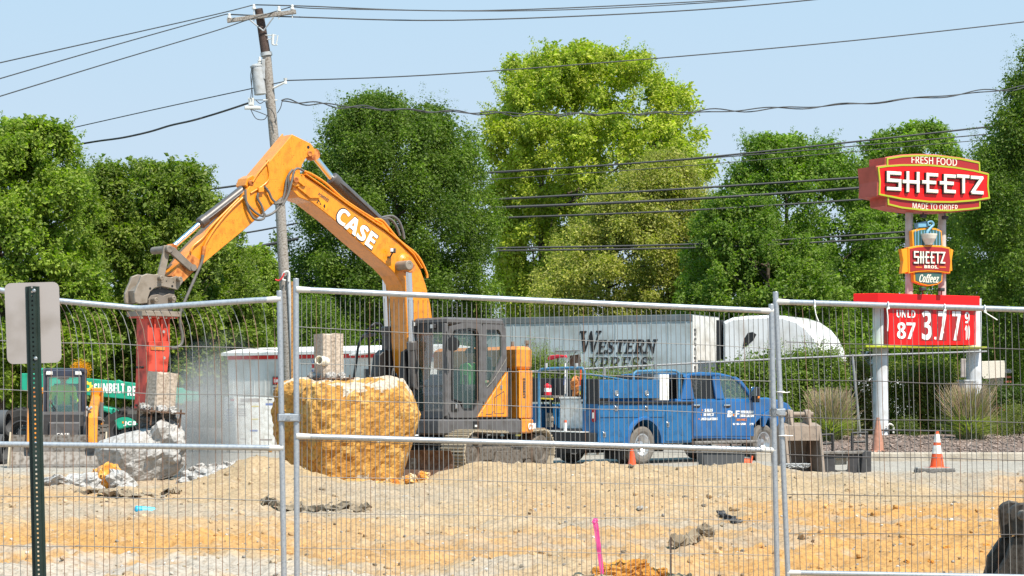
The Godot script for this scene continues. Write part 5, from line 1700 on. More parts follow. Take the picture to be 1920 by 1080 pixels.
		for i in count:
			var l := total * i / count
			var pos: Vector3
			var rz: float
			if l < 2.24:
				pos = Vector3(-1.12 + l, 0.77, cz)
				rz = 0.0
				pos.y -= 0.03 * sin(PI * l / 2.24)
			elif l < 2.24 + PI * 0.37:
				var a := (l - 2.24) / 0.37
				pos = Vector3(1.12 + sin(a) * 0.37, 0.40 + cos(a) * 0.37, cz)
				rz = -a
			elif l < 4.48 + PI * 0.37:
				pos = Vector3(1.12 - (l - 2.24 - PI * 0.37), 0.03, cz)
				rz = PI
			else:
				var a := PI + (l - 4.48 - PI * 0.37) / 0.37
				pos = Vector3(-1.12 + sin(a) * 0.37, 0.40 + cos(a) * 0.37, cz)
				rz = -a
			var xf := Transform3D(Basis(Vector3(0, 0, 1), rz), pos)
			if shoe == null:
				shoe = part(shoe_mb, "track_shoe", M.track_tan, uc)
				shoe.transform = xf
			else:
				again(shoe, "track_shoe", xf, uc)
	mb = MB.new()
	var bl := PackedVector2Array()
	for i in 7: bl.push_back(Vector2(-2.0 + 0.10 * sin(PI * i / 6.0), 0.0 + 0.46 * i / 6.0))
	for i in 7: bl.push_back(Vector2(-1.965 + 0.10 * sin(PI * (6 - i) / 6.0), 0.46 - 0.46 * i / 6.0))
	mb.prism(bl, -1.27, 1.27, 0.006)
	var dz := part(mb, "dozer_blade", M.blade_rust, uc)
	for s in [-0.45, 0.45]:
		mb = MB.new()
		mb.prism(PackedVector2Array([Vector2(-1.92, 0.12), Vector2(-1.92, 0.34), Vector2(-0.7, 0.62), Vector2(-0.6, 0.45)]), s - 0.06, s + 0.06, 0.01)
		part(mb, "blade_arm", M.bare_grey, dz)

	# ---- hydraulic breaker
	var br := thing("hydraulic_breaker", "scratched red hydraulic breaker hanging from the excavator arm", "hydraulic breaker", fr.xf())
	mb = MB.new()
	mb.box(fr.q(300, 588.5, 0.12) + Vector3(-0.0, 0, -0.20), Vector3(0.72, 0.085, 0.50), 0.008)
	part(mb, "top_flange", M.steel_worn, br)
	mb = MB.new()
	mb.box(fr.q(299, 594.5, 0.12) + Vector3(-0.0, 0, -0.19), Vector3(0.66, 0.03, 0.44), 0.006)
	part(mb, "mounting_plate", M.breaker_red, br)
	for i in 5:
		mb = MB.new()
		mb.lathe(fr.q(266 + 15 * i, 594, 0.13), Vector3.UP, [Vector2(-0.03, 0), Vector2(-0.03, 0.026), Vector2(0.02, 0.026), Vector2(0.02, 0)], 6)
		part(mb, "bolt", M.steel_worn, br)
	mb = MB.new()
	mb.prism(fr.poly([277, 596, 319, 596, 318, 640, 316, 665, 312, 700, 308, 770, 272, 770, 276, 700], 0.06), -0.30, 0.045, 0.008)
	part(mb, "housing", M.breaker_red, br)
	mb = MB.new()
	mb.prism(fr.poly([278, 640, 318, 640, 316, 665, 312, 700, 309, 770, 273, 770, 277, 700], 0.06), 0.047, 0.085, 0.006)
	part(mb, "side_plate", M.breaker_red, br)
	for x in [278.5, 291, 304, 317]:
		mb = MB.new()
		mb.prism(fr.poly([x - 1.6, 597, x + 1.6, 597, x + 1.6, 642, x - 1.6, 642], 0.085), 0.047, 0.086, 0.004)
		part(mb, "rib", M.breaker_red, br)
	mb = MB.new()
	mb.prism(fr.poly([282, 650, 309, 651, 309, 657, 282, 656], 0.086), 0.086, 0.098, 0.003)
	part(mb, "name_bar", M.orange_worn, br)
	var uf2 := fr.p(277, 680, 0.06).x
	for q in [[0.10, -0.07], [0.10, -0.20], [-0.52, -0.10], [-0.52, -0.21]]:
		mb = MB.new()
		var v0 := fr.p(277, 700, 0.06).y
		var cu := fr.p(276, 700, 0.06).x + (-0.01 if q[0] > 0 else 0.0)
		mb.lathe(Vector3(cu - 0.035 - (0.02 if q[0] < 0 else 0.0), v0 + q[0], q[1]), Vector3(1, 0, 0), [Vector2(0, 0), Vector2(0, 0.022), Vector2(0.08, 0.022), Vector2(0.08, 0)], 10)
		part(mb, "port_disc", M.black, br)  # black stubs stand for the shaded insides of holes in the plate
	for q in [[307, 622], [308, 671]]:
		mb = MB.new()
		var c := fr.p(q[0], q[1], 0.085)
		mb.prism(circ(c.x, c.y, 0.025, 10), 0.04, 0.089)
		part(mb, "port_disc", M.sign_back, br)
	mb = MB.new()
	mb.box(fr.q(290, 773, 0.05) + Vector3(0, 0, -0.18), Vector3(0.52, 0.06, 0.50), 0.01)
	part(mb, "bottom_flange", M.steel_worn, br)
	mb = MB.new()
	var ch := fr.q(292, 776, -0.12)
	mb.lathe(ch, Vector3.DOWN, [Vector2(0, 0.0), Vector2(0, 0.075), Vector2(0.30, 0.075), Vector2(0.42, 0.02), Vector2(0.42, 0)], 14)
	part(mb, "chisel", M.steel_link, br)
	# operator
	person(fr.xf() * Transform3D(Basis(Vector3.UP, -PI / 2), Vector3(ub - 0.42, vb + 0.43, 0.73)), "machine operator in a bright green shirt sitting in the excavator cab", Color(0.22, 0.76, 0.20), Color(0.05, 0.06, 0.08), Color(0.06, 0.05, 0.045), false)

# ------------------------------------------------------------ people
var body_cache := []
func sd_bones(p: Vector3, bones: Array, k: float) -> float:
	var d := 1e9
	for b in bones:
		var a: Vector3 = b[0]
		var e: Vector3 = b[2] - a
		var t := clampf((p - a).dot(e) / maxf(e.length_squared(), 1e-9), 0.0, 1.0)
		var s := (p - a - e * t).length() - lerpf(b[1], b[3], t)
		if d > 1e8: d = s
		else:
			var h := maxf(k - absf(d - s), 0.0) / k
			d = minf(d, s) - h * h * k * 0.25
	return d
# surface nets over the field of tapered bones
func net(out: Array, bones: Array, cell: float, k: float) -> void:
	var lo := Vector3(1e9, 1e9, 1e9)
	var hi := -lo
	for b in bones:
		for e in [[b[0], b[1]], [b[2], b[3]]]:
			lo = lo.min(e[0] - Vector3.ONE * (e[1] + cell * 2))
			hi = hi.max(e[0] + Vector3.ONE * (e[1] + cell * 2))
	var n := Vector3i(((hi - lo) / cell).ceil()) + Vector3i.ONE
	var f := PackedFloat32Array()
	f.resize(n.x * n.y * n.z)
	for z in n.z:
		for y in n.y:
			for x in n.x:
				f[(z * n.y + y) * n.x + x] = sd_bones(lo + Vector3(x, y, z) * cell, bones, k)
	var at := {}
	for z in n.z - 1:
		for y in n.y - 1:
			for x in n.x - 1:
				var c := 0
				var sum := Vector3.ZERO
				var i0 := (z * n.y + y) * n.x + x
				var inside := 0
				for q in 8:
					if f[i0 + (q & 1) + ((q >> 1) & 1) * n.x + (q >> 2) * n.x * n.y] < 0.0: inside += 1
				if inside == 0 or inside == 8: continue
				for q in 8:
					for ax in 3:
						if q & (1 << ax): continue
						var r := q | (1 << ax)
						var f0 := f[i0 + (q & 1) + ((q >> 1) & 1) * n.x + (q >> 2) * n.x * n.y]
						var f1 := f[i0 + (r & 1) + ((r >> 1) & 1) * n.x + (r >> 2) * n.x * n.y]
						if (f0 < 0.0) != (f1 < 0.0):
							var t := f0 / (f0 - f1)
							sum += Vector3(q & 1, (q >> 1) & 1, q >> 2).lerp(Vector3(r & 1, (r >> 1) & 1, r >> 2), t)
							c += 1
				at[i0] = lo + (Vector3(x, y, z) + sum / c) * cell
	var st := [1, n.x, n.x * n.y]
	for z in range(1, n.z - 1):
		for y in range(1, n.y - 1):
			for x in range(1, n.x - 1):
				var i0: int = (z * n.y + y) * n.x + x
				for ax in 3:
					if (f[i0] < 0.0) == (f[i0 + st[ax]] < 0.0): continue
					var s1: int = st[(ax + 1) % 3]
					var s2: int = st[(ax + 2) % 3]
					var a = at.get(i0)
					var b = at.get(i0 - s1)
					var c = at.get(i0 - s1 - s2)
					var d = at.get(i0 - s2)
					if a == null or b == null or c == null or d == null: continue
					out.append([a, b, c, d])
func seated_body() -> Array:
	if body_cache: return body_cache
	var q := []
	var L := func(a: Vector3, ra: float, b: Vector3, rb: float) -> Array: return [a, ra, b, rb]
	# x right, y up, z forward is -z; hips at the origin
	var bones := [L.call(Vector3(0, 0.02, 0), 0.135, Vector3(0, 0.20, 0.02), 0.125), L.call(Vector3(0, 0.20, 0.02), 0.125, Vector3(0, 0.42, 0.03), 0.14), L.call(Vector3(-0.10, 0.44, 0.03), 0.085, Vector3(0.10, 0.44, 0.03), 0.085), L.call(Vector3(0, 0.46, 0.03), 0.07, Vector3(0, 0.57, 0.01), 0.055)]
	for s in [-1.0, 1.0]:
		bones.append(L.call(Vector3(0.19 * s, 0.46, 0.03), 0.065, Vector3(0.25 * s, 0.20, -0.02), 0.047))
		bones.append(L.call(Vector3(0.25 * s, 0.20, -0.02), 0.045, Vector3(0.24 * s, 0.19, -0.25), 0.030))
		bones.append(L.call(Vector3(0.09 * s, 0.0, 0.0), 0.105, Vector3(0.13 * s, 0.04, -0.42), 0.075))
		bones.append(L.call(Vector3(0.13 * s, 0.04, -0.42), 0.068, Vector3(0.13 * s, -0.36, -0.46), 0.045))
		bones.append(L.call(Vector3(0.13 * s, -0.38, -0.44), 0.045, Vector3(0.14 * s, -0.40, -0.62), 0.035))
	net(q, bones, 0.02, 0.06)
	var head := [L.call(Vector3(0, 0.56, 0.02), 0.055, Vector3(0, 0.62, 0.0), 0.06), L.call(Vector3(0, 0.70, 0.01), 0.098, Vector3(0, 0.67, -0.02), 0.085), L.call(Vector3(0, 0.62, -0.05), 0.052, Vector3(0, 0.60, -0.06), 0.035), L.call(Vector3(0, 0.675, -0.105), 0.010, Vector3(0, 0.645, -0.125), 0.016), L.call(Vector3(-0.022, 0.615, -0.098), 0.009, Vector3(0.022, 0.615, -0.098), 0.009)]
	for s in [-1.0, 1.0]:
		head.append(L.call(Vector3(0.095 * s, 0.68, 0.01), 0.016, Vector3(0.10 * s, 0.65, 0.005), 0.012))
		head.append(L.call(Vector3(0.034 * s, 0.685, -0.096), 0.013, Vector3(0.036 * s, 0.685, -0.097), 0.012))
	net(q, head, 0.011, 0.012)
	for s in [-1.0, 1.0]:
		var w := Vector3(0.24 * s, 0.19, -0.25)
		var hand := [L.call(w, 0.029, w + Vector3(0, -0.005, -0.07), 0.027)]
		for k in 4:
			var r: Vector3 = w + Vector3((k - 1.5) * 0.019, 0.008, -0.075)
			var len_: float = [0.036, 0.042, 0.039, 0.03][k]
			hand.append(L.call(r, 0.0095, r + Vector3(0, -0.004, -len_), 0.009))
			hand.append(L.call(r + Vector3(0, -0.004, -len_), 0.009, r + Vector3(0, -0.035, -len_ - 0.012), 0.0078))
		hand.append(L.call(w + Vector3(-0.025 * s, 0, -0.03), 0.012, w + Vector3(-0.05 * s, -0.012, -0.065), 0.0095))
		hand.append(L.call(w + Vector3(-0.05 * s, -0.012, -0.065), 0.0095, w + Vector3(-0.045 * s, -0.03, -0.09), 0.008))
		net(q, hand, 0.0065, 0.006)
	body_cache = q
	return q
func person(xf: Transform3D, label: String, shirt: Color, trousers: Color, hat: Color, hard: bool) -> void:
	var root := thing("person", label, "person", xf)
	var mb := MB.new()
	for f in seated_body():
		var c: Vector3 = (f[0] + f[2]) * 0.5
		var col := shirt
		if c.y > 0.535: col = Color(0.42, 0.26, 0.19)
		elif c.y < 0.10 and c.z < 0.2: col = trousers
		elif c.z < -0.12 and c.y < 0.4: col = Color(0.42, 0.26, 0.19)
		if c.y < -0.33: col = Color(0.06, 0.045, 0.035)
		mb.col = col
		mb.quad(f[0], f[1], f[2], f[3])
	part(mb, "body", M.body, root)
	mb = MB.new()
	mb.col = hat
	if hard:
		mb.lathe(Vector3(0, 0.72, 0.0), Vector3.UP, [Vector2(0.0, 0.135), Vector2(0.012, 0.118), Vector2(0.05, 0.112), Vector2(0.09, 0.085), Vector2(0.115, 0.04), Vector2(0.12, 0.0)], 18)
	else:
		mb.lathe(Vector3(0, 0.71, 0.01), Vector3.UP, [Vector2(0.0, 0.105), Vector2(0.04, 0.104), Vector2(0.08, 0.08), Vector2(0.10, 0.035), Vector2(0.104, 0.0)], 18)
		mb.box(Vector3(0, 0.715, -0.125), Vector3(0.15, 0.012, 0.08), 0.005)
	part(mb, "hard_hat" if hard else "cap", M.body, root)

# ------------------------------------------------------------ vehicles
func wheel(parent: Node3D, c: Vector3, r: float, w: float, rim_r: float, rim: String, tyre := "tyre", axis := Vector3(0, 0, 1), lugs := 0) -> void:
	var o := Node3D.new()
	o.name = "wheel"
	parent.add_child(o, true)
	var mb := MB.new()
	var h := w / 2
	mb.lathe(c, axis, [Vector2(-h * 0.8, rim_r), Vector2(-h, rim_r + (r - rim_r) * 0.35), Vector2(-h, r - 0.05), Vector2(-h * 0.8, r - 0.005), Vector2(-h * 0.25, r), Vector2(-h * 0.2, r - 0.012), Vector2(h * 0.2, r - 0.012), Vector2(h * 0.25, r), Vector2(h * 0.8, r - 0.005), Vector2(h, r - 0.05), Vector2(h, rim_r + (r - rim_r) * 0.35), Vector2(h * 0.8, rim_r)], 32)
	if lugs > 0:
		for i in lugs:
			for s in [-1, 1]:
				var a: float = TAU * (i + 0.25 * s) / lugs
				var b := Basis(axis, a)
				var x := axis.cross(Vector3.UP).normalized()
				mb.t = Transform3D(b, c)
				mb.box(x * (r + 0.005) + axis * h * 0.45 * s, Vector3(0.05, 0.05, h * 0.9) if absf(axis.z) > 0.5 else Vector3(h * 0.9, 0.05, 0.05), 0.008)
				mb.t = Transform3D()
	part(mb, "tyre_ring", M[tyre], o)
	mb = MB.new()
	mb.lathe(c, axis, [Vector2(h * 0.86, rim_r + 0.01), Vector2(h * 0.86, rim_r - 0.02), Vector2(h * 0.35, rim_r - 0.05), Vector2(-h * 0.1, rim_r * 0.55), Vector2(-h * 0.05, rim_r * 0.42), Vector2(h * 0.5, rim_r * 0.34), Vector2(h * 0.55, 0.0)], 24)
	mb.lathe(c, axis, [Vector2(-h * 0.8, rim_r), Vector2(-h * 0.8, 0.0)], 24)
	var ro := part(mb, "rim", M[rim], o)
	mb = MB.new()
	var x0 := axis.cross(Vector3.UP).normalized()
	for i in 8:
		mb.t = Transform3D(Basis(axis, TAU * i / 8), c)
		mb.lathe(x0 * rim_r * 0.44 + axis * (-h * 0.05), axis, [Vector2(0, 0.014), Vector2(0.03, 0.012), Vector2(0.03, 0)], 6)
	part(mb, "wheel_nut", M.steel_bright, ro)

func build_truck() -> void:
	var fr := Fr.new(G(1122, 44.6), 46.0)
	var rr := Fr.new(G(1122, 44.6), -44.0)          # its rear face
	var RT := Transform3D(Basis(Vector3(0, 0, 1), Vector3(0, 1, 0), Vector3(-1, 0, 0)), Vector3.ZERO)
	var root := thing("service_truck", "blue crew cab service truck with tool boxes and open rear bed", "truck", fr.xf())
	var mb: MB
	var wu := fr.p(1207, 845).x
	var wf := fr.p(1438, 845).x
	var pt := func(px: float, py: float) -> Vector2: return fr.p(px, py)
	# service body: side boxes, floor, bumper
	var y0 := 0.43
	var ub := fr.p(1297, 790).x
	for s in 2:
		var n1 := 0.0 if s == 0 else -1.75
		var n0 := n1 - 0.45
		mb = MB.new()
		var poly := PackedVector2Array([Vector2(0, y0), Vector2(0, 1.255), Vector2(ub, 1.255), Vector2(ub, y0)])
		for i in 11:
			var a := PI * i / 10.0
			poly.push_back(Vector2(wu + cos(a) * 0.52, y0 + sin(a) * 0.50))
		mb.prism(poly, n0, n1, 0.012)
		var body := part(mb, "side_box", M.body_blue, root)
		if s == 1: continue
		mb = MB.new()
		for i in 12:
			var a := PI * i / 12.0
			var b := PI * (i + 1) / 12.0
			var q := func(t: float, r: float, n: float) -> Vector3: return Vector3(wu + cos(t) * r, y0 + sin(t) * r * 0.97, n)
			mb.quad(q.call(a, 0.60, 0.0), q.call(b, 0.60, 0.0), q.call(b, 0.56, 0.06), q.call(a, 0.56, 0.06))
			mb.quad(q.call(a, 0.56, 0.06), q.call(b, 0.56, 0.06), q.call(b, 0.515, 0.055), q.call(a, 0.515, 0.055))
			mb.quad(q.call(a, 0.515, 0.055), q.call(b, 0.515, 0.055), q.call(b, 0.515, -0.02), q.call(a, 0.515, -0.02))
		part(mb, "fender_flare", M.truck_blue, body)
		for dr in [[0.04, 0.98, wu + 0.66, 1.20], [wu + 0.70, 0.47, ub - 0.04, 1.20], [0.04, 0.47, wu - 0.66, 0.95]]:
			mb = MB.new()
			mb.prism(PackedVector2Array([Vector2(dr[0], dr[1]), Vector2(dr[2], dr[1]), Vector2(dr[2], dr[3]), Vector2(dr[0], dr[3])]), 0.0, 0.014, 0.005)
			part(mb, "compartment_door", M.body_blue, body)
		for q in [[1155, 766], [1212, 766], [1133, 815], [1252, 796]]:
			mb = MB.new()
			mb.t = Transform3D(Basis(), fr.q(q[0], q[1], 0.014))
			mb.prism(rrect(0, 0, 0.085, 0.11, 0.015), 0, 0.012, 0.004)
			var lt := part(mb, "latch", M.steel_bright, body)
			mb = MB.new()
			mb.t = Transform3D(Basis(), fr.q(q[0], q[1], 0.026))
			mb.box(Vector3(0, -0.01, 0.004), Vector3(0.045, 0.05, 0.012), 0.004)
			part(mb, "latch_paddle", M.black, lt)
	mb = MB.new()
	mb.box(Vector3(ub / 2 + 0.02, 1.285, -0.22), Vector3(ub + 0.06, 0.05, 0.50), 0.01)
	part(mb, "top_rail", M.black, root)
	mb = MB.new()
	mb.box(Vector3(ub / 2, 0.70, -1.1), Vector3(ub, 0.06, 1.29), 0.005)
	part(mb, "bed_floor", M.dark_grey, root)
	mb = MB.new()
	mb.box(Vector3(ub - 0.03, 1.15, -1.1), Vector3(0.06, 0.85, 1.29), 0.005)
	part(mb, "bulkhead", M.black, root)
	mb = MB.new()
	mb.box(Vector3(-0.14, 0.55, -1.1), Vector3(0.26, 0.24, 2.15), 0.02)
	var bump := part(mb, "bumper", M.black, root)
	mb = MB.new()
	mb.box(Vector3(-0.275, 0.60, -1.95), Vector3(0.012, 0.035, 0.25), 0.003)
	part(mb, "reflector", M.sticker, bump)
	mb = MB.new()
	mb.box(Vector3(-0.08, 0.69, -1.0), Vector3(0.44, 0.016, 1.5), 0.004, Basis(Vector3(1, 0, 0), 0.015))
	part(mb, "white_sheet", M.plastic_white, root)
	for n in [-0.12, -2.08]:
		mb = MB.new()
		mb.t = RT
		mb.prism(rrect(n, 1.02, 0.10, 0.27, 0.035), 0.0, 0.03, 0.012)
		var tl := part(mb, "tail_light", M.lamp_red, root)
		mb = MB.new()
		mb.t = RT
		mb.prism(rrect(n, 1.02, 0.045, 0.12, 0.012), 0.03, 0.036, 0.002)
		part(mb, "reverse_lens", M.lamp_white, tl)
	# upper tool boxes
	for q in [[1126, 1181.5], [1182.5, 1238]]:
		mb = MB.new()
		mb.prism(fr.poly([q[0], 712, q[1], 712, q[1], 747, q[0], 747]), -0.42, -0.03, 0.008)
		var tb := part(mb, "tool_box", M.body_blue, root)
		mb = MB.new()
		mb.t = Transform3D(Basis(), fr.q((q[0] + q[1]) / 2 + 2, 737, -0.03))
		mb.lathe(Vector3.ZERO, Vector3(0, 0, 1), [Vector2(0, 0.06), Vector2(0.012, 0.06), Vector2(0.016, 0.05), Vector2(0.006, 0.04), Vector2(0.006, 0)], 16)
		mb.box(Vector3(0, 0, 0.012), Vector3(0.09, 0.03, 0.012), 0.004)
		part(mb, "latch", M.steel_bright, tb)
	mb = MB.new()
	mb.box(Vector3(ub * 0.4, 1.55, -1.98), Vector3(ub * 0.75, 0.5, 0.4), 0.01)
	part(mb, "far_tool_box", M.black, root)
	mb = MB.new()
	mb.prism(fr.poly([1105, 712, 1126, 712, 1126, 748, 1105, 748], -0.2), -0.44, -0.40, 0.0)
	mb.box(Vector3(0.02, 1.52, -0.22), Vector3(0.03, 0.46, 0.40), 0.004)
	part(mb, "box_end", M.black, root)
	mb = MB.new()
	mb.prism(fr.poly([1239, 702, 1256, 702, 1256, 751, 1239, 751]), -0.5, -0.02, 0.01)
	part(mb, "white_cabinet", M.plastic_white, root)
	mb = MB.new()
	mb.box(fr.q(1217, 706, -0.3), Vector3(0.35, 0.12, 0.2), 0.01)
	part(mb, "meter_box", M.bare_grey, root)
	mb = MB.new()
	mb.box(fr.q(1150, 709, -0.6), Vector3(1.6, 0.03, 0.1), 0.005, Basis(Vector3(0, 0, 1), -0.10))
	part(mb, "lumber_strip", M.rack_blue, root)
	# racks
	for s in [[[1011, 812, 1011, 706, 1013, 696, 1021, 692, 1085, 690, 1093, 693, 1096, 704, 1096, 770], 0]]:
		mb = MB.new()
		mb.t = RT
		mb.tube(curve(rr.line(s[0], 0.02), 3), 0.032, 8)
		var rk := part(mb, "rear_rack", M.rack_blue, root)
		for px in [1024, 1081]:
			mb = MB.new()
			mb.t = RT
			mb.rod(rr.q(px, 691, 0.02), rr.q(px, 681, 0.02), 0.034, 8)
			part(mb, "rack_stop", M.pole_grey, rk)
	mb = MB.new()
	mb.tube(curve(fr.line([1188, 716, 1188, 703, 1193, 697, 1205, 696, 1260, 695, 1270, 698, 1273, 706, 1273, 752], -0.15), 3), 0.028, 8)
	part(mb, "front_rack", M.rack_blue, root)
	# chassis and wheels
	mb = MB.new()
	mb.box(Vector3(3.2, 0.52, -0.75), Vector3(6.0, 0.16, 0.1), 0.01)
	mb.box(Vector3(3.2, 0.52, -1.45), Vector3(6.0, 0.16, 0.1), 0.01)
	mb.box(Vector3(wu, 0.42, -1.1), Vector3(0.14, 0.14, 1.7), 0.03)
	mb.box(Vector3(wf, 0.42, -1.1), Vector3(0.14, 0.14, 1.7), 0.03)
	mb.lathe(Vector3(wu, 0.42, -1.1), Vector3(0, 0, 1), [Vector2(-0.2, 0), Vector2(-0.16, 0.15), Vector2(0.16, 0.15), Vector2(0.2, 0)], 14)
	part(mb, "chassis", M.black, root)
	mb = MB.new()
	mb.box(Vector3(2.6, 0.55, -0.5), Vector3(0.7, 0.3, 0.35), 0.03)
	part(mb, "exhaust_box", M.bare_grey, root)
	mb = MB.new()
	mb.box(Vector3(1.4, 0.42, -1.1), Vector3(2.6, 0.36, 1.2), 0.05)
	part(mb, "underbody_shade", M.black, root)  # black box added to stand for the dark shade under the truck
	wheel(root, Vector3(wu, 0.40, -0.14), 0.40, 0.24, 0.23, "rim", "tyre_dusty")
	wheel(root, Vector3(wu, 0.40, -0.43), 0.40, 0.24, 0.23, "rim", "tyre_dusty")
	wheel(root, Vector3(wu, 0.40, -2.06), 0.40, 0.24, 0.23, "rim", "tyre_dusty", Vector3(0, 0, -1))
	wheel(root, Vector3(wf, 0.40, -0.20), 0.40, 0.26, 0.23, "rim", "tyre_dusty")
	wheel(root, Vector3(wf, 0.40, -2.0), 0.40, 0.26, 0.23, "rim", "tyre_dusty", Vector3(0, 0, -1))
	for n in [-0.3, -1.9]:
		mb = MB.new()
		mb.box(Vector3(wu - 0.62, 0.36, n), Vector3(0.02, 0.50, 0.52), 0.004)
		var mf := part(mb, "mud_flap", M.black, root)
		mb = MB.new()
		mb.t = RT
		letters(mb, "LEVAN", n - 0.18, 0.36, n + 0.18, 0.43, -(wu - 0.632), "Droid Sans", 0.3)
		part(mb, "lettering", M.print_dark, mf)
	# cab
	var cab := Node3D.new()
	cab.name = "cab"
	root.add_child(cab)
	var cn0 := -2.12
	var cn1 := -0.06
	var belt := 748.0
	mb = MB.new()
	var lower := fr.poly([1268, belt, 1340, belt, 1412, belt, 1421, 746, 1438, 745, 1462, 750, 1480, 757, 1488, 770, 1490, 800, 1490, 832], cn1)
	var hub := Vector2(wf, 0.44)
	for i in 9:
		var a := PI * (1.0 - i / 8.0)
		lower.push_back(hub + Vector2(-cos(a) * 0.50, sin(a) * 0.52 - 0.02))
	lower.append_array(fr.poly([1403, 826, 1345, 824, 1299, 823, 1299, 757, 1268, 757], cn1))
	mb.prism(lower, cn0, cn1, 0.035)
	part(mb, "cab_shell", M.truck_blue, cab)
	mb = MB.new()
	mb.prism(fr.poly([1288, 707, 1296, 700, 1318, 697.5, 1352, 699, 1374, 704, 1384, 710, 1372, 708, 1350, 706, 1300, 706], cn1), cn0 + 0.06, cn1 - 0.05, 0.025)
	part(mb, "cab_roof", M.truck_blue, cab)
	for q in [[1278, 749, 1287, 707, 1294, 705, 1303, 748], [1343, 748, 1336, 706, 1349, 706, 1359, 748], [1372, 707, 1380, 706, 1390, 712, 1414, 742, 1419, 748, 1409, 748, 1398, 730, 1386, 716]]:
		for n in [cn1 - 0.03, cn0 + 0.03]:
			mb = MB.new()
			mb.prism(fr.poly(q, cn1), n - 0.03, n + 0.028, 0.008)
			part(mb, "pillar", M.truck_blue, cab)
	for n in [cn1 - 0.045, cn0 + 0.045]:
		mb = MB.new()
		mb.prism(fr.poly([1292, 705, 1337, 705, 1345, 749, 1301, 749], cn1), n - 0.004, n + 0.004)
		part(mb, "rear_door_window", M.pane_dark, cab)
		mb = MB.new()
		mb.prism(fr.poly([1347, 705, 1375, 706, 1390, 718, 1402, 733, 1412, 749, 1356, 749], cn1), n - 0.004, n + 0.004)
		part(mb, "front_door_window", M.pane, cab)
	mb = MB.new()
	var ws := fr.p(1380, 707, cn1)
	var wb := fr.p(1416, 747, cn1)
	mb.quad(Vector3(ws.x, ws.y, cn1 - 0.1), Vector3(wb.x, wb.y, cn1 - 0.1), Vector3(wb.x, wb.y, cn0 + 0.1), Vector3(ws.x, ws.y, cn0 + 0.1))
	part(mb, "windscreen", M.pane, cab)
	mb = MB.new()
	var rb := fr.p(1283, 745, cn1)
	mb.box(Vector3(rb.x + 0.05, 1.62, -1.09), Vector3(0.05, 0.55, 1.9), 0.01)
	part(mb, "rear_window", M.pane_dark, cab)
	for u in [fr.p(1310, 740, cn1).x, fr.p(1372, 740, cn1).x]:
		for n in [-0.65, -1.5]:
			mb = MB.new()
			mb.box(Vector3(u, 1.45, n), Vector3(0.16, 0.6, 0.5), 0.06)
			mb.box(Vector3(u, 1.82, n), Vector3(0.12, 0.18, 0.28), 0.04)
			part(mb, "seat", M.dark_grey, cab)
	# door outlines stand proud of the shell
	for q in [[1300, 752, 1353, 752, 1356, 790, 1355, 818, 1300, 818], [1357, 752, 1408, 752, 1414, 762, 1413, 818, 1359, 818, 1359, 790]]:
		mb = MB.new()
		mb.prism(fr.poly(q, cn1), cn1 - 0.01, cn1 + 0.012, 0.008)
		var dr := part(mb, "door", M.truck_blue, cab)
		var hx: float = q[0] + 6.5
		mb = MB.new()
		mb.box(fr.q(hx, 759.5, cn1 + 0.03), Vector3(0.20, 0.04, 0.03), 0.012)
		part(mb, "handle", M.chrome, dr)
		mb = MB.new()
		mb.t = Transform3D(Basis(), fr.q(hx + 1.0, 761, cn1 + 0.014))
		mb.prism(circ(0, 0, 0.10, 12, 0.05), 0, 0.004)
		part(mb, "handle_recess", M.black, dr)
	mb = MB.new()
	mb.box((fr.q(1299, 829, 0.0) + fr.q(1416, 829, 0.0)) / 2, Vector3((fr.q(1416, 829, 0.0) - fr.q(1299, 829, 0.0)).x, 0.07, 0.16), 0.02)
	part(mb, "step_bar", M.bare_grey, root)
	mb = MB.new()
	mb.box(fr.q(1417, 740, cn1 + 0.12), Vector3(0.10, 0.34, 0.18), 0.03)
	mb.rod(fr.q(1412, 748, cn1), fr.q(1417, 747, cn1 + 0.12), 0.03, 6)
	var mir := part(mb, "wing_mirror", M.black, cab)
	mb = MB.new()
	mb.box(fr.q(1416.5, 734, cn1 + 0.12) + Vector3(-0.052, 0, 0), Vector3(0.012, 0.2, 0.15), 0.004)
	part(mb, "mirror_glass", M.mirror, mir)
	mb = MB.new()
	mb.box(fr.q(1420, 745, cn1 + 0.17), Vector3(0.05, 0.05, 0.1), 0.01)
	part(mb, "turn_lamp", M.lamp_amber, mir)
	mb = MB.new()
	mb.prism(fr.poly([1428, 776, 1440, 768, 1458, 766, 1475, 772, 1480, 780, 1460, 774, 1440, 776, 1432, 800, 1428, 800], cn1), cn1 - 0.02, cn1 + 0.05, 0.015)
	part(mb, "front_fender", M.truck_blue, cab)
	mb = MB.new()
	mb.box(Vector3(fr.p(1488, 800, cn1).x + 0.06, 0.62, -1.09), Vector3(0.2, 0.3, 2.1), 0.05)
	part(mb, "front_bumper", M.chrome, root)
	# door lettering
	var lk := cn1 + 0.014
	mb = MB.new()
	words(mb, fr, "SALES", [1321, 766.5, 1336, 772], lk, "Droid Sans", 0.3, 0.2)
	words(mb, fr, "SERVICE", [1319, 775, 1338, 780], lk, "Droid Sans", 0.3, 0.2)
	words(mb, fr, "INSTALLATIONS", [1314, 783, 1345, 788], lk, "Droid Sans", 0.3, 0.2)
	words(mb, fr, "B", [1364, 770, 1373, 782], lk, "Droid Sans", 0.6, 0.1)
	words(mb, fr, "F", [1378, 770, 1386, 782], lk, "Droid Sans", 0.6, 0.1)
	words(mb, fr, "PETROLEUM", [1388, 770, 1412.5, 775], lk, "Droid Sans", 0.5, 0.15)
	words(mb, fr, "INSTALLATION", [1387, 777, 1413, 782], lk, "Droid Sans", 0.5, 0.15)
	words(mb, fr, "610-658", [1374, 793, 1398, 797], lk, "Droid Sans", 0.4)
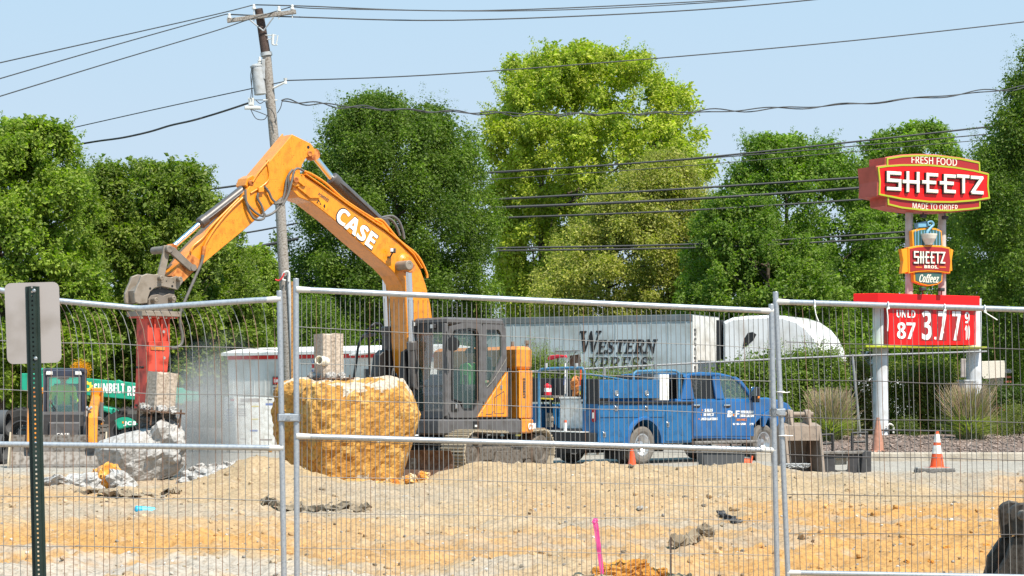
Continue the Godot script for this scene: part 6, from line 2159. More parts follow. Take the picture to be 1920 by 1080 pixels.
	words(mb, fr, "21", [1405, 793, 1412, 797], lk, "Droid Sans", 0.4)
	part(mb, "lettering", M.print_white, cab)
	mb = MB.new()
	for q in [[1317, 769], [1315, 777.5], [1310.5, 785.5]]:
		mb.box(fr.q(q[0], q[1], lk + 0.002), Vector3(0.025, 0.03, 0.005), 0.0)
	words(mb, fr, "SERVICE", [1381, 785, 1400, 789], lk, "Droid Sans", 0.3, 0.15)
	mb.box(fr.q(1375.5, 778, lk + 0.002), Vector3(0.04, 0.05, 0.005), 0.0)
	part(mb, "lettering", M.lamp_amber, cab)
	# ---- things carried in the bed
	var at := func(px: float, py: float, k: float) -> Vector3: return rr.xf() * rr.q(px, py, k)
	var bed := rr.xf()
	var o := thing("white_cooler", "white boxy cooler standing at the rear of the truck bed", "cooler", bed)
	mb = MB.new()
	var c0 := rr.p(1049, 793, -0.25)
	var c1 := rr.p(1095, 744, -0.25)
	mb.prism(PackedVector2Array([Vector2(c0.x, 0.735), Vector2(c1.x, 0.735), Vector2(c1.x, c1.y - 0.05), Vector2(c0.x, c1.y - 0.05)]), -0.75, -0.25, 0.015)
	part(mb, "box_body", M.plastic_white, o)
	mb = MB.new()
	mb.prism(PackedVector2Array([Vector2(c0.x - 0.01, c1.y - 0.045), Vector2(c1.x + 0.01, c1.y - 0.045), Vector2(c1.x + 0.01, c1.y), Vector2(c0.x - 0.01, c1.y)]), -0.76, -0.24, 0.01)
	part(mb, "lid", M.plastic_white, o)
	mb = MB.new()
	mb.box(Vector3(c1.x + 0.012, 0.95, -0.3), Vector3(0.03, 0.10, 0.06), 0.006)
	part(mb, "clasp", M.bare_grey, o)
	o = thing("fire_extinguisher", "small red fire extinguisher in the truck bed", "fire extinguisher", bed)
	var fe := rr.q(1027, 741, -0.2)
	mb = MB.new()
	mb.lathe(fe, Vector3.UP, [Vector2(0, 0), Vector2(0, 0.075), Vector2(0.2, 0.075), Vector2(0.23, 0.05), Vector2(0.25, 0.02), Vector2(0.25, 0)], 16)
	part(mb, "tank", M.fire_red, o)
	mb = MB.new()
	mb.lathe(fe + Vector3(0, 0.07, 0), Vector3.UP, [Vector2(0, 0.0765), Vector2(0.08, 0.0765)], 16)
	part(mb, "paper_label", M.print_white, o)
	mb = MB.new()
	mb.box(fe + Vector3(0, 0.27, 0), Vector3(0.06, 0.05, 0.03), 0.006)
	mb.rod(fe + Vector3(0.02, 0.28, 0.0), fe + Vector3(0.09, 0.15, 0.02), 0.01, 6)
	part(mb, "valve", M.black, o)
	o = thing("work_bench", "grey steel vise stand with shelves under the fire extinguisher", "vise stand", bed)
	mb = MB.new()
	mb.box(Vector3(fe.x + 0.05, fe.y - 0.03, -0.3), Vector3(0.42, 0.05, 0.4), 0.008)
	mb.box(Vector3(fe.x + 0.05, fe.y - 0.25, -0.32), Vector3(0.40, 0.03, 0.36), 0.008)
	for s in [-1, 1]: mb.box(Vector3(fe.x + 0.05 + 0.19 * s, (fe.y + 0.73) / 2, -0.45), Vector3(0.03, fe.y - 0.73, 0.05), 0.004)
	part(mb, "stand_frame", M.bare_grey, o)
	for i in 3:
		mb = MB.new()
		var b := Vector3(fe.x + 0.0 + 0.06 * i, 0.77, -0.2)
		mb.lathe(b, Vector3.UP, [Vector2(0, 0.03), Vector2(0.12, 0.03), Vector2(0.13, 0.045), Vector2(0.2, 0.045), Vector2(0.22, 0.025), Vector2(0.3, 0.025), Vector2(0.3, 0)], 8)
		part(mb, "pipe_fitting", M.steel_worn, o)
	o = thing("spirit_level", "yellow edged level lying across the vise stand", "level", bed)
	mb = MB.new()
	mb.box(Vector3(fe.x + 0.05, fe.y - 0.075, -0.09), Vector3(0.40, 0.03, 0.03), 0.006, Basis(Vector3(0, 0, 1), -0.03))
	part(mb, "level_body", M.print_yellow, o)
	o = thing("spray_can", "white spray can with an orange cap on the white sheet", "spray can", bed)
	var sc := rr.q(1060, 798, 0.06)
	sc.y = 0.70
	mb = MB.new()
	mb.lathe(sc, Vector3.UP, [Vector2(0, 0), Vector2(0, 0.032), Vector2(0.16, 0.032), Vector2(0.175, 0.02), Vector2(0.175, 0)], 12)
	part(mb, "can", M.print_white, o)
	mb = MB.new()
	mb.lathe(sc + Vector3(0, 0.172, 0), Vector3.UP, [Vector2(0, 0.03), Vector2(0.05, 0.026), Vector2(0.05, 0)], 12)
	part(mb, "can_cap", M.cone_orange, o)
	o = thing("landscape_rake", "wide toothed rake standing upright in the truck bed", "rake", bed)
	mb = MB.new()
	mb.rod(rr.q(1063, 744, -0.55), rr.q(1063, 660, -0.55), 0.016, 6)
	part(mb, "handle", M.pole_grey, o)
	mb = MB.new()
	var r0 := rr.q(1042, 658.5, -0.55)
	var r1 := rr.q(1087, 657.5, -0.55)
	mb.rod(r0, r1, 0.012, 6)
	for i in 25: mb.rod(r0.lerp(r1, i / 24.0), r0.lerp(r1, i / 24.0) - Vector3(0, 0.06, 0), 0.005, 4)
	mb.rod(rr.q(1080, 659, -0.55), rr.q(1064, 681, -0.55), 0.009, 5)
	part(mb, "rake_head", M.bare_grey, o)
	o = thing("square_shovel", "rusty square shovel standing upright in the truck bed", "shovel", bed)
	mb = MB.new()
	mb.rod(rr.q(1078, 745, -0.6), rr.q(1078, 690, -0.6), 0.018, 6)
	part(mb, "handle", M.timber_grey, o)
	mb = MB.new()
	mb.prism(rr.poly([1068, 667, 1086, 664, 1089, 676, 1086, 690, 1068, 690], -0.6), -0.615, -0.60, 0.004)
	part(mb, "shovel_blade", M.blade_rust, o)
	o = thing("push_broom", "broom with a red head held up on a dark handle in the truck bed", "broom", bed)
	mb = MB.new()
	mb.prism(rr.poly([1027, 672, 1030, 667, 1045, 665, 1060, 666, 1061, 670, 1046, 671, 1032, 675, 1028, 675], -0.5), -0.58, -0.48, 0.015)
	part(mb, "broom_head", M.fire_red, o)
	mb = MB.new()
	mb.rod(rr.q(1046, 745, -0.53), rr.q(1046, 671, -0.53), 0.014, 6)
	part(mb, "handle", M.black, o)
	o = thing("measuring_stick", "thin white and blue measuring stick in the truck bed", "stick", bed)
	mb = MB.new()
	mb.rod(rr.q(1059, 745, -0.4), rr.q(1060, 681, -0.4), 0.014, 6)
	part(mb, "white_stick", M.print_white, o)
	mb = MB.new()
	mb.rod(rr.q(1058, 722, -0.39), rr.q(1059, 706, -0.39), 0.018, 6)
	part(mb, "blue_grip", M.print_blue, o)
	o = thing("hand_pump", "reddish brown hand pump with fittings beside the upright rake", "pump", bed)
	mb = MB.new()
	var pn := noise(0.02, 55, 3)
	mb.stone(rr.q(1080, 719, -0.45), Vector3(0.13, 0.13, 0.12), 6, pn, 0.5, 0.2)
	mb.stone(rr.q(1086, 732, -0.45), Vector3(0.09, 0.12, 0.1), 5, pn, 0.5, 0.2, 2.0, 9.0)
	mb.lathe(rr.q(1078, 744, -0.45), Vector3.UP, [Vector2(0, 0.06), Vector2(0.15, 0.05), Vector2(0.15, 0.09), Vector2(0.2, 0.09), Vector2(0.2, 0)], 12)
	part(mb, "pump_body", M.orange_worn, o)
	mb = MB.new()
	mb.rod(rr.q(1088, 735, -0.45), rr.q(1089, 692, -0.45), 0.018, 6)
	part(mb, "pump_lever", M.cone_orange, o)
	for i in 3:
		o = thing("hose_coil", ["topmost teal hose coil hanging beside the black box end", "middle teal hose coil hanging beside the black box end", "lowest yellow hose coil hanging beside the black box end"][i], "hose", bed, "hose coils in the truck bed")
		mb = MB.new()
		var hc := rr.q(1097, 728 + 5.0 * i, -0.35)
		var lp := PackedVector3Array()
		for k in 19: lp.push_back(hc + Vector3(cos(TAU * k / 18) * 0.13, sin(TAU * k / 18) * 0.04, sin(TAU * k / 18) * 0.1))
		mb.tube(lp, 0.02, 6)
		part(mb, "coil", M.print_yellow if i == 2 else M.sign_sky, o)

func build_semi() -> void:
	var fr := Fr.new(G(1297, 69.5), -25.0)
	var root := thing("semi_trailer", "long pale grey box semi trailer with bold black lettering behind the truck", "trailer", fr.xf())
	var u0 := fr.p(805, 640).x
	var vt := fr.p(1200, 591).y
	var mb := MB.new()
	mb.box(Vector3(u0 / 2, (1.15 + vt) / 2 - 0.05, -1.28), Vector3(-u0, vt - 1.25, 2.5), 0.02)
	part(mb, "box_body", M.trailer_grey, root)
	mb = MB.new()
	mb.box(Vector3(u0 / 2, vt - 0.10, -1.28), Vector3(-u0 + 0.03, 0.20, 2.56), 0.015)
	part(mb, "top_rail", M.trailer_rail, root)
	mb = MB.new()
	mb.box(Vector3(u0 / 2, 1.18, -1.28), Vector3(-u0 + 0.03, 0.16, 2.56), 0.015)
	part(mb, "bottom_rail", M.trailer_rail, root)
	var n := int(-u0 / 0.61)
	var seam: MeshInstance3D = null
	mb = MB.new()
	mb.box(Vector3(0, (1.26 + vt - 0.2) / 2, -0.028), Vector3(0.05, vt - 1.5, 0.012), 0.003)
	for i in n + 1:
		var xf := Transform3D(Basis(), Vector3(u0 + 0.04 + i * 0.61, 0, 0.002))
		if seam == null:
			seam = part(mb, "panel_seam", M.trailer_grey, root)
			seam.transform = xf
		else: again(seam, "panel_seam", xf, root)
	mb = MB.new()
	mb.box(Vector3(0.016, (1.15 + vt) / 2, -1.28), Vector3(0.03, vt - 1.2, 2.46), 0.01)
	var front := part(mb, "front_wall", M.white_paint, root)
	mb = MB.new()
	mb.t = Transform3D(Basis(Vector3(0, 0, -1), Vector3(0, 1, 0), Vector3(1, 0, 0)), Vector3(0.032, 0, 0))
	mb.t.basis = Basis(Vector3.UP, PI / 2)
	mb.t = mb.t * Transform3D(Basis(Vector3(0, 0, 1), -PI / 2), Vector3(0.22, vt - 0.45, 0))
	letters(mb, "BUCKER", 0, -0.1, 1.7, 0.1, 0, "Droid Sans", 0.2)
	part(mb, "lettering", M.print_dark, front)
	mb = MB.new()
	words(mb, fr, "W", [1085, 620, 1126, 660], -0.018, "Droid Serif", 0.5, 0.12)
	words(mb, fr, "ESTERN", [1120, 636, 1231, 664], -0.018, "Droid Serif", 0.5, 0.18)
	words(mb, fr, "XPRESS", [1102, 669, 1216, 695], -0.018, "Droid Serif", 0.5, 0.18)
	words(mb, fr, "INC", [1218, 670, 1226, 676], -0.018, "Droid Serif", 0.2, 0.18)
	part(mb, "lettering", M.print_black, root)
	mb = MB.new()
	for x in [u0 + 0.9, u0 + 2.1]:
		mb.box(Vector3(x, 0.6, -1.28), Vector3(0.15, 0.15, 2.0), 0.02)
	mb.box(Vector3(u0 / 2, 0.95, -1.28), Vector3(-u0 * 0.9, 0.3, 0.9), 0.02)
	part(mb, "underframe", M.black, root)
	for x in [u0 + 0.9, u0 + 2.1]:
		wheel(root, Vector3(x, 0.5, -0.2), 0.5, 0.28, 0.29, "rim")
		wheel(root, Vector3(x, 0.5, -2.36), 0.5, 0.28, 0.29, "rim", "tyre", Vector3(0, 0, -1))
	# tractor
	var tr := thing("semi_tractor", "white aerodynamic semi truck cab with a dark teardrop window", "truck", fr.xf())
	mb = MB.new()
	var prof := fr.poly([1354, 603, 1372, 595, 1400, 592, 1440, 590.5, 1470, 592, 1495, 600, 1515, 614, 1530, 632, 1541, 655, 1549, 680, 1560, 700])
	prof.append_array(PackedVector2Array([Vector2(7.2, 1.9), Vector2(7.5, 1.3), Vector2(7.4, 0.6), Vector2(fr.p(1354, 700).x, 0.6)]))
	mb.prism(prof, -2.52, -0.02, 0.10)
	var shell := part(mb, "cab_shell", M.cab_white, tr)
	mb = MB.new()
	var tw := fr.poly([1392, 654, 1395, 635, 1402, 624, 1411, 622.5, 1418, 627, 1413, 637, 1403, 646])
	mb.prism(tw, -0.03, -0.008, 0.002)
	part(mb, "sleeper_window", M.print_black, shell)
	mb = MB.new()
	mb.prism(fr.poly([1342.5, 600, 1352.5, 600, 1352.5, 700, 1342.5, 700], -0.1), -2.4, -0.1, 0.02)
	part(mb, "gap_panel", M.black, tr)  # black slab across the gap between trailer and tractor
	mb = MB.new()
	mb.box(Vector3(5.65, 2.55, -1.27), Vector3(0.05, 0.8, 2.0), 0.02, Basis(Vector3(0, 0, 1), 0.55))
	part(mb, "windscreen", M.pane_dark, tr)
	for u in [1.6, 2.8, 6.4]:
		wheel(tr, Vector3(u, 0.5, -0.2), 0.5, 0.3, 0.29, "rim")
		wheel(tr, Vector3(u, 0.5, -2.34), 0.5, 0.3, 0.29, "rim", "tyre", Vector3(0, 0, -1))

func build_office() -> void:
	var fr := Fr.new(G(427, 61.0), -36.0)
	var root := thing("office_trailer", "white site office trailer with a red stripe under its roof", "trailer", fr.xf())
	var l := 6.6
	var mb := MB.new()
	mb.box(Vector3(l / 2, 1.45, -1.5), Vector3(l, 2.1, 3.0), 0.02)
	part(mb, "wall", M.trailer_white, root)
	mb = MB.new()
	mb.box(Vector3(l / 2, 2.545, -1.5), Vector3(l + 0.03, 0.10, 3.03), 0.01)
	part(mb, "red_stripe", M.print_red, root)
	mb = MB.new()
	mb.t = Transform3D(Basis(Vector3.UP, PI / 2), Vector3.ZERO)
	# roof: shallow curve across the width
	var rp := PackedVector2Array([Vector2(-0.12, 2.60), Vector2(-0.12, 2.68), Vector2(0.4, 2.78), Vector2(1.5, 2.86), Vector2(2.6, 2.78), Vector2(3.12, 2.68), Vector2(3.12, 2.60)])
	mb.prism(rp, -0.15, l + 0.15, 0.01)
	part(mb, "roof", M.trailer_roof, root)
	mb = MB.new()
	for i in int(l / 0.4): mb.box(Vector3(0.2 + i * 0.4, 1.45, 0.004), Vector3(0.02, 2.05, 0.012), 0.003)
	part(mb, "wall_rib", M.trailer_white, root).set_meta("kind", "stuff")
	mb = MB.new()
	mb.box(Vector3(l / 2, 0.2, -0.03), Vector3(l, 0.42, 0.03), 0.004)
	part(mb, "skirt", M.trailer_white, root)
	for q in [[683, 692, 692, 712]]:
		mb = MB.new()
		mb.prism(fr.poly([q[0], q[1], q[2], q[1], q[2], q[3], q[0], q[3]], 0.01), 0.012, 0.03, 0.004)
		part(mb, "window", M.pane_dark, root)
	mb = MB.new()
	mb.prism(fr.poly([655, 664, 704, 659, 704, 661, 655, 667], 0.3), 0.012, 0.32, 0.01)
	part(mb, "awning", M.trailer_roof, root)
	# signs fixed to its wall
	var sg := func(called: String, label: String, q: Array, m: String, marks: Array) -> void:
		var o := thing(called, label, "sign", fr.xf())
		var b := MB.new()
		b.prism(fr.poly([q[0], q[1], q[2], q[1], q[2], q[3], q[0], q[3]], 0.02), 0.014, 0.026, 0.003)
		part(b, "sign_plate", M[m], o)
		for k in marks:
			b = MB.new()
			if k[0] is String: words(b, fr, k[0], k.slice(1, 5), 0.028, "Droid Sans", 0.4)
			else: b.prism(fr.poly([k[0], k[1], k[2], k[1], k[2], k[3], k[0], k[3]], 0.028), 0.026, 0.029)
			part(b, "print", M[k[-1]], o)
	sg.call("danger_sign", "danger sign with a red oval on the office trailer wall", [511, 706, 534, 722], "print_dark", [[512.5, 708, 532, 720, "print_red"], ["DANGER", 514, 711, 531, 717, "print_white"]])
	sg.call("safety_notice", "white safety notice under the danger sign", [511, 723, 534, 738], "plastic_white", [["HARD HAT", 513, 725, 532, 729, "print_dark"], ["REQUIRED", 513, 731, 532, 735, "print_dark"]])
	sg.call("company_sign", "white company sign with a red square partly behind the rusty column stub", [582, 674, 612, 700], "plastic_white", [["LEASING", 584, 675, 610, 681, "print_blue"], [585, 683, 590, 690, "print_red"], ["A", 592, 683, 597, 690, "print_red"], ["SPACE", 584, 693, 608, 697, "print_blue"]])
	# permit board
	var bf := Fr.new(G(468, 58.0), -8.0)
	var o := thing("permit_board", "large pale board covered with permit sheets in front of the office trailer", "notice board", bf.xf())
	mb = MB.new()
	mb.prism(bf.poly([421, 744, 517, 746, 514, 838, 416, 838]), -0.03, 0.0, 0.006)
	var pb := part(mb, "board", M.plastic_white, o)
	var rows := [[432, 748, 439, 752, "print_red"], [451, 747, 486, 754, "sign_back"], [500, 748, 510, 750, "print_dark"], [498, 756, 512, 760, "print_blue"], [427, 757, 434, 761, "sign_back"], [446, 757, 460, 760, "sign_back"], [472, 761, 485, 763, "sticker"], [471, 785, 484, 787, "sticker"], [469, 806, 483, 809, "print_blue"], [488, 823, 510, 826, "sign_back"], [450, 822, 462, 824, "sign_back"]]
	for i in 5: rows.append([425, 767 + 5 * i, 435, 770 + 5 * i, "print_blue"])
	for i in 4: rows.append([440, 766 + 4 * i, 462, 768 + 4 * i, "sign_back"])
	for q in rows:
		mb = MB.new()
		mb.prism(bf.poly([q[0], q[1], q[2], q[1], q[2], q[3], q[0], q[3]]), 0.0, 0.003)
		part(mb, "print", M[q[4]], pb)
	for x in [-0.6, 0.55]:
		mb = MB.new()
		mb.box(Vector3(x, 0.7, -0.07), Vector3(0.08, 1.45, 0.08), 0.006)
		part(mb, "leg", M.timber_new, o)

func build_loaders() -> void:
	# skid steer, facing the camera
	var fr := Fr.new(G(118, 44.0), 9.0)
	var root := thing("skid_steer", "orange skid steer loader facing the camera behind the sign post", "loader", fr.xf())
	var mb := MB.new()
	var x := func(px: float) -> float: return fr.p(px, 780, 0.0).x
	mb.box(Vector3(0, 0.75, -1.5), Vector3(1.15, 0.7, 2.4), 0.06)
	part(mb, "chassis", M.dark_grey, root)
	mb = MB.new()
	for s in [-1, 1]:
		mb.box(Vector3(0.38 * s, 1.45, -0.45), Vector3(0.07, 1.0, 0.08), 0.015, Basis(Vector3(1, 0, 0), 0.05))
		mb.box(Vector3(0.38 * s, 1.5, -1.6), Vector3(0.07, 0.95, 0.08), 0.015)
		mb.box(Vector3(0.38 * s, 1.93, -1.0), Vector3(0.08, 0.08, 1.3), 0.02)
	mb.box(Vector3(0, 1.95, -1.05), Vector3(0.80, 0.07, 1.25), 0.02)
	mb.box(Vector3(0, 1.88, -0.42), Vector3(0.78, 0.14, 0.07), 0.02)
	var cab := part(mb, "cab_frame", M.navy, root)
	for s in [-1, 1]:
		mb = MB.new()
		mb.box(Vector3(0.29 * s, 1.88, -0.375), Vector3(0.13, 0.07, 0.03), 0.01)
		part(mb, "work_lamp", M.lamp_white, cab)
	mb = MB.new()
	mb.ring(fr.poly([88, 776, 95, 780, 110, 808, 140, 808, 146, 780, 152, 776, 152, 703, 88, 703], -0.4), fr.poly([92, 774, 98, 778, 112, 803, 137, 803, 141, 778, 147, 773, 147, 708, 92, 708], -0.4), -0.43, -0.39)
	var dr := part(mb, "front_door", M.machine_grey, root)
	mb = MB.new()
	mb.prism(fr.poly([92, 774, 98, 778, 112, 803, 137, 803, 141, 778, 147, 773, 147, 708, 92, 708], -0.4), -0.413, -0.407)
	part(mb, "pane", M.pane_light, dr)
	mb = MB.new()
	mb.rod(fr.q(94, 752, -0.38), fr.q(116, 786, -0.38), 0.014, 6)
	mb.box(fr.q(116, 786, -0.38), Vector3(0.08, 0.06, 0.04), 0.01)
	part(mb, "wiper", M.black, dr)
	mb = MB.new()
	mb.box(Vector3(0.02, 0.72, -0.32), Vector3(0.62, 0.34, 0.18), 0.03)
	part(mb, "front_grille", M.machine_grey, root)
	mb = MB.new()
	words(mb, fr, "CASE", [106, 812, 130, 818], -0.225, "Droid Sans", 0.5)
	part(mb, "lettering", M.print_white, root)
	mb = MB.new()
	mb.box(fr.q(118, 825, -0.2), Vector3(0.5, 0.05, 0.06), 0.01)
	part(mb, "step_plate", M.orange, root)
	mb = MB.new()
	mb.box(Vector3(0, 1.05, -1.3), Vector3(0.55, 0.14, 0.5), 0.04)
	mb.box(Vector3(0, 1.38, -1.52), Vector3(0.5, 0.6, 0.12), 0.04)
	part(mb, "seat", M.black, root)
	for s in [-1, 1]:
		# lift arm: rear tower, sloping arm, front drop
		mb = MB.new()
		mb.t = Transform3D(Basis(Vector3.UP, -PI / 2), Vector3(0.60 * s, 0, 0))
		mb.prism(PackedVector2Array([Vector2(-2.6, 1.0), Vector2(-2.6, 1.46), Vector2(-2.3, 1.5), Vector2(-0.15, 1.22), Vector2(0.30, 0.98), Vector2(0.42, 0.40), Vector2(0.22, 0.40), Vector2(0.10, 0.82), Vector2(-0.25, 1.08), Vector2(-2.2, 1.36), Vector2(-2.35, 1.0)]), -0.09, 0.09, 0.015)
		part(mb, "lift_arm", M.orange, root)
		mb = MB.new()
		mb.box(Vector3(0.60 * s, 1.48, -2.2), Vector3(0.24, 0.24, 0.5), 0.03)
		mb.box(Vector3(0.72 * s, 1.15, -1.9), Vector3(0.05, 0.8, 0.4), 0.02)
		part(mb, "arm_tower", M.orange, root)
		mb = MB.new()
		mb.rod(Vector3(0.46 * s, 0.42, 0.22), Vector3(0.46 * s, 1.10, -0.1), 0.055, 12)
		part(mb, "tilt_cylinder", M.cylinder_grey, root)
		mb = MB.new()
		mb.rod(Vector3(0.72 * s, 0.9, -1.2), Vector3(0.70 * s, 1.5, -2.1), 0.05, 10)
		part(mb, "lift_cylinder", M.cylinder_grey, root)
		for z in [-0.75, -1.95]:
			wheel(root, Vector3(0.72 * s, 0.40, z), 0.40, 0.30, 0.21, "orange", "dusty_rubber", Vector3(1.0 * s, 0, 0), 14)
	for i in 3:
		mb = MB.new()
		mb.lathe(fr.q(163 + i * 4, 766 + (i % 2) * 3, 0.1), Vector3(0, 0.3, 1), [Vector2(0, 0.03), Vector2(0.08, 0.03), Vector2(0.09, 0.015), Vector2(0.09, 0)], 10)
		part(mb, "hydraulic_coupler", M.steel_bright, root)
	mb = MB.new()
	mb.tube(curve(fr.line([176, 782, 188, 784, 195, 790, 185, 786, 176, 790], 0.12), 4), 0.02, 6)
	part(mb, "hydraulic_hose", M.hose, root)
	# its bucket
	mb = MB.new()
	var bw := 1.02
	mb.t = Transform3D(Basis(Vector3.UP, -PI / 2), Vector3.ZERO)
	var bp := PackedVector2Array([Vector2(0.22, 0.62), Vector2(0.26, 0.64), Vector2(0.27, 0.30), Vector2(0.40, 0.06), Vector2(1.0, 0.03), Vector2(1.0, 0.0), Vector2(0.38, 0.0), Vector2(0.23, 0.28)])
	mb.prism(bp, -0.86, bw, 0.006)
	part(mb, "bucket", M.bare_grey, root)
	for xx in [-0.87, bw - 0.01]:
		mb = MB.new()
		mb.t = Transform3D(Basis(Vector3.UP, -PI / 2), Vector3(-xx, 0, 0))
		mb.prism(PackedVector2Array([Vector2(0.22, 0.68), Vector2(0.36, 0.70), Vector2(0.98, 0.12), Vector2(1.0, 0.0), Vector2(0.38, 0.0), Vector2(0.23, 0.28)]), -0.015, 0.015, 0.004)
		part(mb, "bucket_cheek", M.track_tan, root)
	person(fr.xf() * Transform3D(Basis(Vector3.UP, PI), Vector3(-0.05, 1.12, -1.28)), "loader driver in a yellow green safety vest inside the skid steer cab", Color(0.42, 0.68, 0.02), Color(0.03, 0.04, 0.06), Color(0.03, 0.03, 0.035), false)
	# pipe or roller at the picture edge
	var po := thing("concrete_pipe", "large grey pipe lying beside the skid steer at the picture edge", "pipe", Transform3D(Basis(), G(0, 46.0)))
	mb = MB.new()
	mb.lathe(Vector3(-2.2, 0.86, 0), Vector3(1, 0, 0.1), [Vector2(0, 0.20), Vector2(0, 0.27), Vector2(2.45, 0.27), Vector2(2.45, 0.20), Vector2(0, 0.20)], 20)
	part(mb, "upper_pipe", M.bin_grey, po)
	mb = MB.new()
	mb.lathe(Vector3(-2.2, 0.33, 0.05), Vector3(1, 0, 0.1), [Vector2(0, 0.24), Vector2(0, 0.33), Vector2(2.4, 0.33), Vector2(2.4, 0.24), Vector2(0, 0.24)], 20)
	part(mb, "lower_pipe", M.bin_grey, po)
	# telehandler
	var th := Fr.new(G(215, 51.0), 6.0)
	root = thing("telehandler", "green telehandler with a long lettered boom behind the skid steer", "telehandler", th.xf())
	mb = MB.new()
	mb.prism(th.poly([40, 700, 62, 700, 150, 708, 215, 714, 222, 712, 228, 715, 262, 719, 345, 728, 345, 757, 262, 751, 150, 740, 60, 734, 40, 732]), -0.5, -0.02, 0.015)
	var bm := part(mb, "boom", M.tele_green, root)
	mb = MB.new()
	mb.prism(th.poly([335, 730, 372, 735, 372, 752, 335, 752], -0.06), -0.44, -0.08, 0.01)
	part(mb, "inner_boom", M.tele_green, bm)
	mb = MB.new()
	words(mb, th, "SUNBELT", [176, 719, 234, 737], -0.018, "Droid Sans", 0.5)
	words(mb, th, "RENTALS", [239, 724, 298, 742], -0.018, "Droid Sans", 0.5)
	part(mb, "lettering", M.print_white, bm)
	mb = MB.new()
	var sc := th.p(164.5, 724.5, -0.02)
	var so := PackedVector2Array()
	var si := PackedVector2Array()
	for i in 32:
		var a := TAU * i / 32
		so.push_back(sc + Vector2(cos(a), sin(a)) * (0.125 if i % 4 < 2 else 0.095))
		si.push_back(sc + Vector2(cos(a), sin(a)) * 0.045)
	mb.ring(so, si, -0.02, -0.014)
	part(mb, "sun_emblem", M.print_yellow, bm)
	mb = MB.new()
	mb.prism(th.poly([176, 762, 185, 760, 205, 764, 235, 770, 258, 777, 263, 786, 263, 794, 257, 798, 235, 803, 222, 806, 217, 798, 210, 782, 205, 775, 190, 770, 178, 768], 0.3), -1.1, 0.3, 0.03)
	var ec := part(mb, "engine_cover", M.tele_green, root)
	mb = MB.new()
	words(mb, th, "JCB", [232, 790, 255, 799], 0.302, "Droid Sans", 0.6, 0.1)
	part(mb, "lettering", M.print_white, ec)
	mb = MB.new()
	mb.prism(th.poly([229, 790, 232, 790, 232, 794, 229, 794], 0.302), 0.30, 0.306)
	part(mb, "emblem", M.print_orange, ec)
	mb = MB.new()
	for i in 5: mb.box(th.q(214 + 6 * i, 767 + 1.6 * i, 0.2), Vector3(0.05, 0.012, 0.3), 0.0, Basis(Vector3(0, 0, 1), -0.4))
	part(mb, "grille_slat", M.black, ec)
	mb = MB.new()
	mb.box(Vector3(-0.6, 0.85, -0.5), Vector3(4.4, 0.5, 1.0), 0.05)
	part(mb, "chassis", M.dark_grey, root)
	mb = MB.new()
	mb.prism(th.poly([70, 690, 120, 690, 128, 740, 128, 800, 66, 800], -0.9), -1.6, -0.9, 0.04)
	part(mb, "cab", M.tele_green, root)
	for u in [-2.1, 0.25]:
		wheel(root, Vector3(u, 0.58, 0.1), 0.58, 0.42, 0.3, "dark_grey", "tyre", Vector3(0, 0, 1), 18)
		wheel(root, Vector3(u, 0.58, -1.5), 0.58, 0.42, 0.3, "plastic_white", "tyre", Vector3(0, 0, -1), 18)

# ------------------------------------------------------------ pylon sign
func block_letter(mb: MB, ch: String, lo: Vector2, hi: Vector2, w: float, z0: float, z1: float, bev: float) -> void:
	var strokes: Array = {"S": [[1, 1, 0, 1, 0, 0.53, 1, 0.53, 1, 0, 0, 0]], "H": [[0.25, 0, 0.25, 1], [0, 0.5, 0.95, 0.5], [0.93, 0, 0.93, 1]], "E": [[1, 1, 0.32, 1, 0.32, 0, 1, 0], [0, 0.53, 0.85, 0.53]], "T": [[0, 1, 1, 1], [0.55, 1, 0.55, 0]], "Z": [[0, 1, 1, 1, 0.05, 0, 1, 0]]}[ch]
	var shapes: Array[PackedVector2Array] = []
	for s in strokes:
		var line := PackedVector2Array()
		for i in range(0, s.size(), 2):
			line.push_back(Vector2(lerpf(lo.x + w, hi.x - w, s[i]), lerpf(lo.y + w, hi.y - w, s[i + 1])))
		for p in Geometry2D.offset_polyline(line, w, Geometry2D.JOIN_MITER, Geometry2D.END_SQUARE):
			if shapes.is_empty(): shapes = [p]
			else: shapes = Geometry2D.merge_polygons(shapes[0], p)
	for p in shapes:
		mb.prism(p, z0, z1, bev)
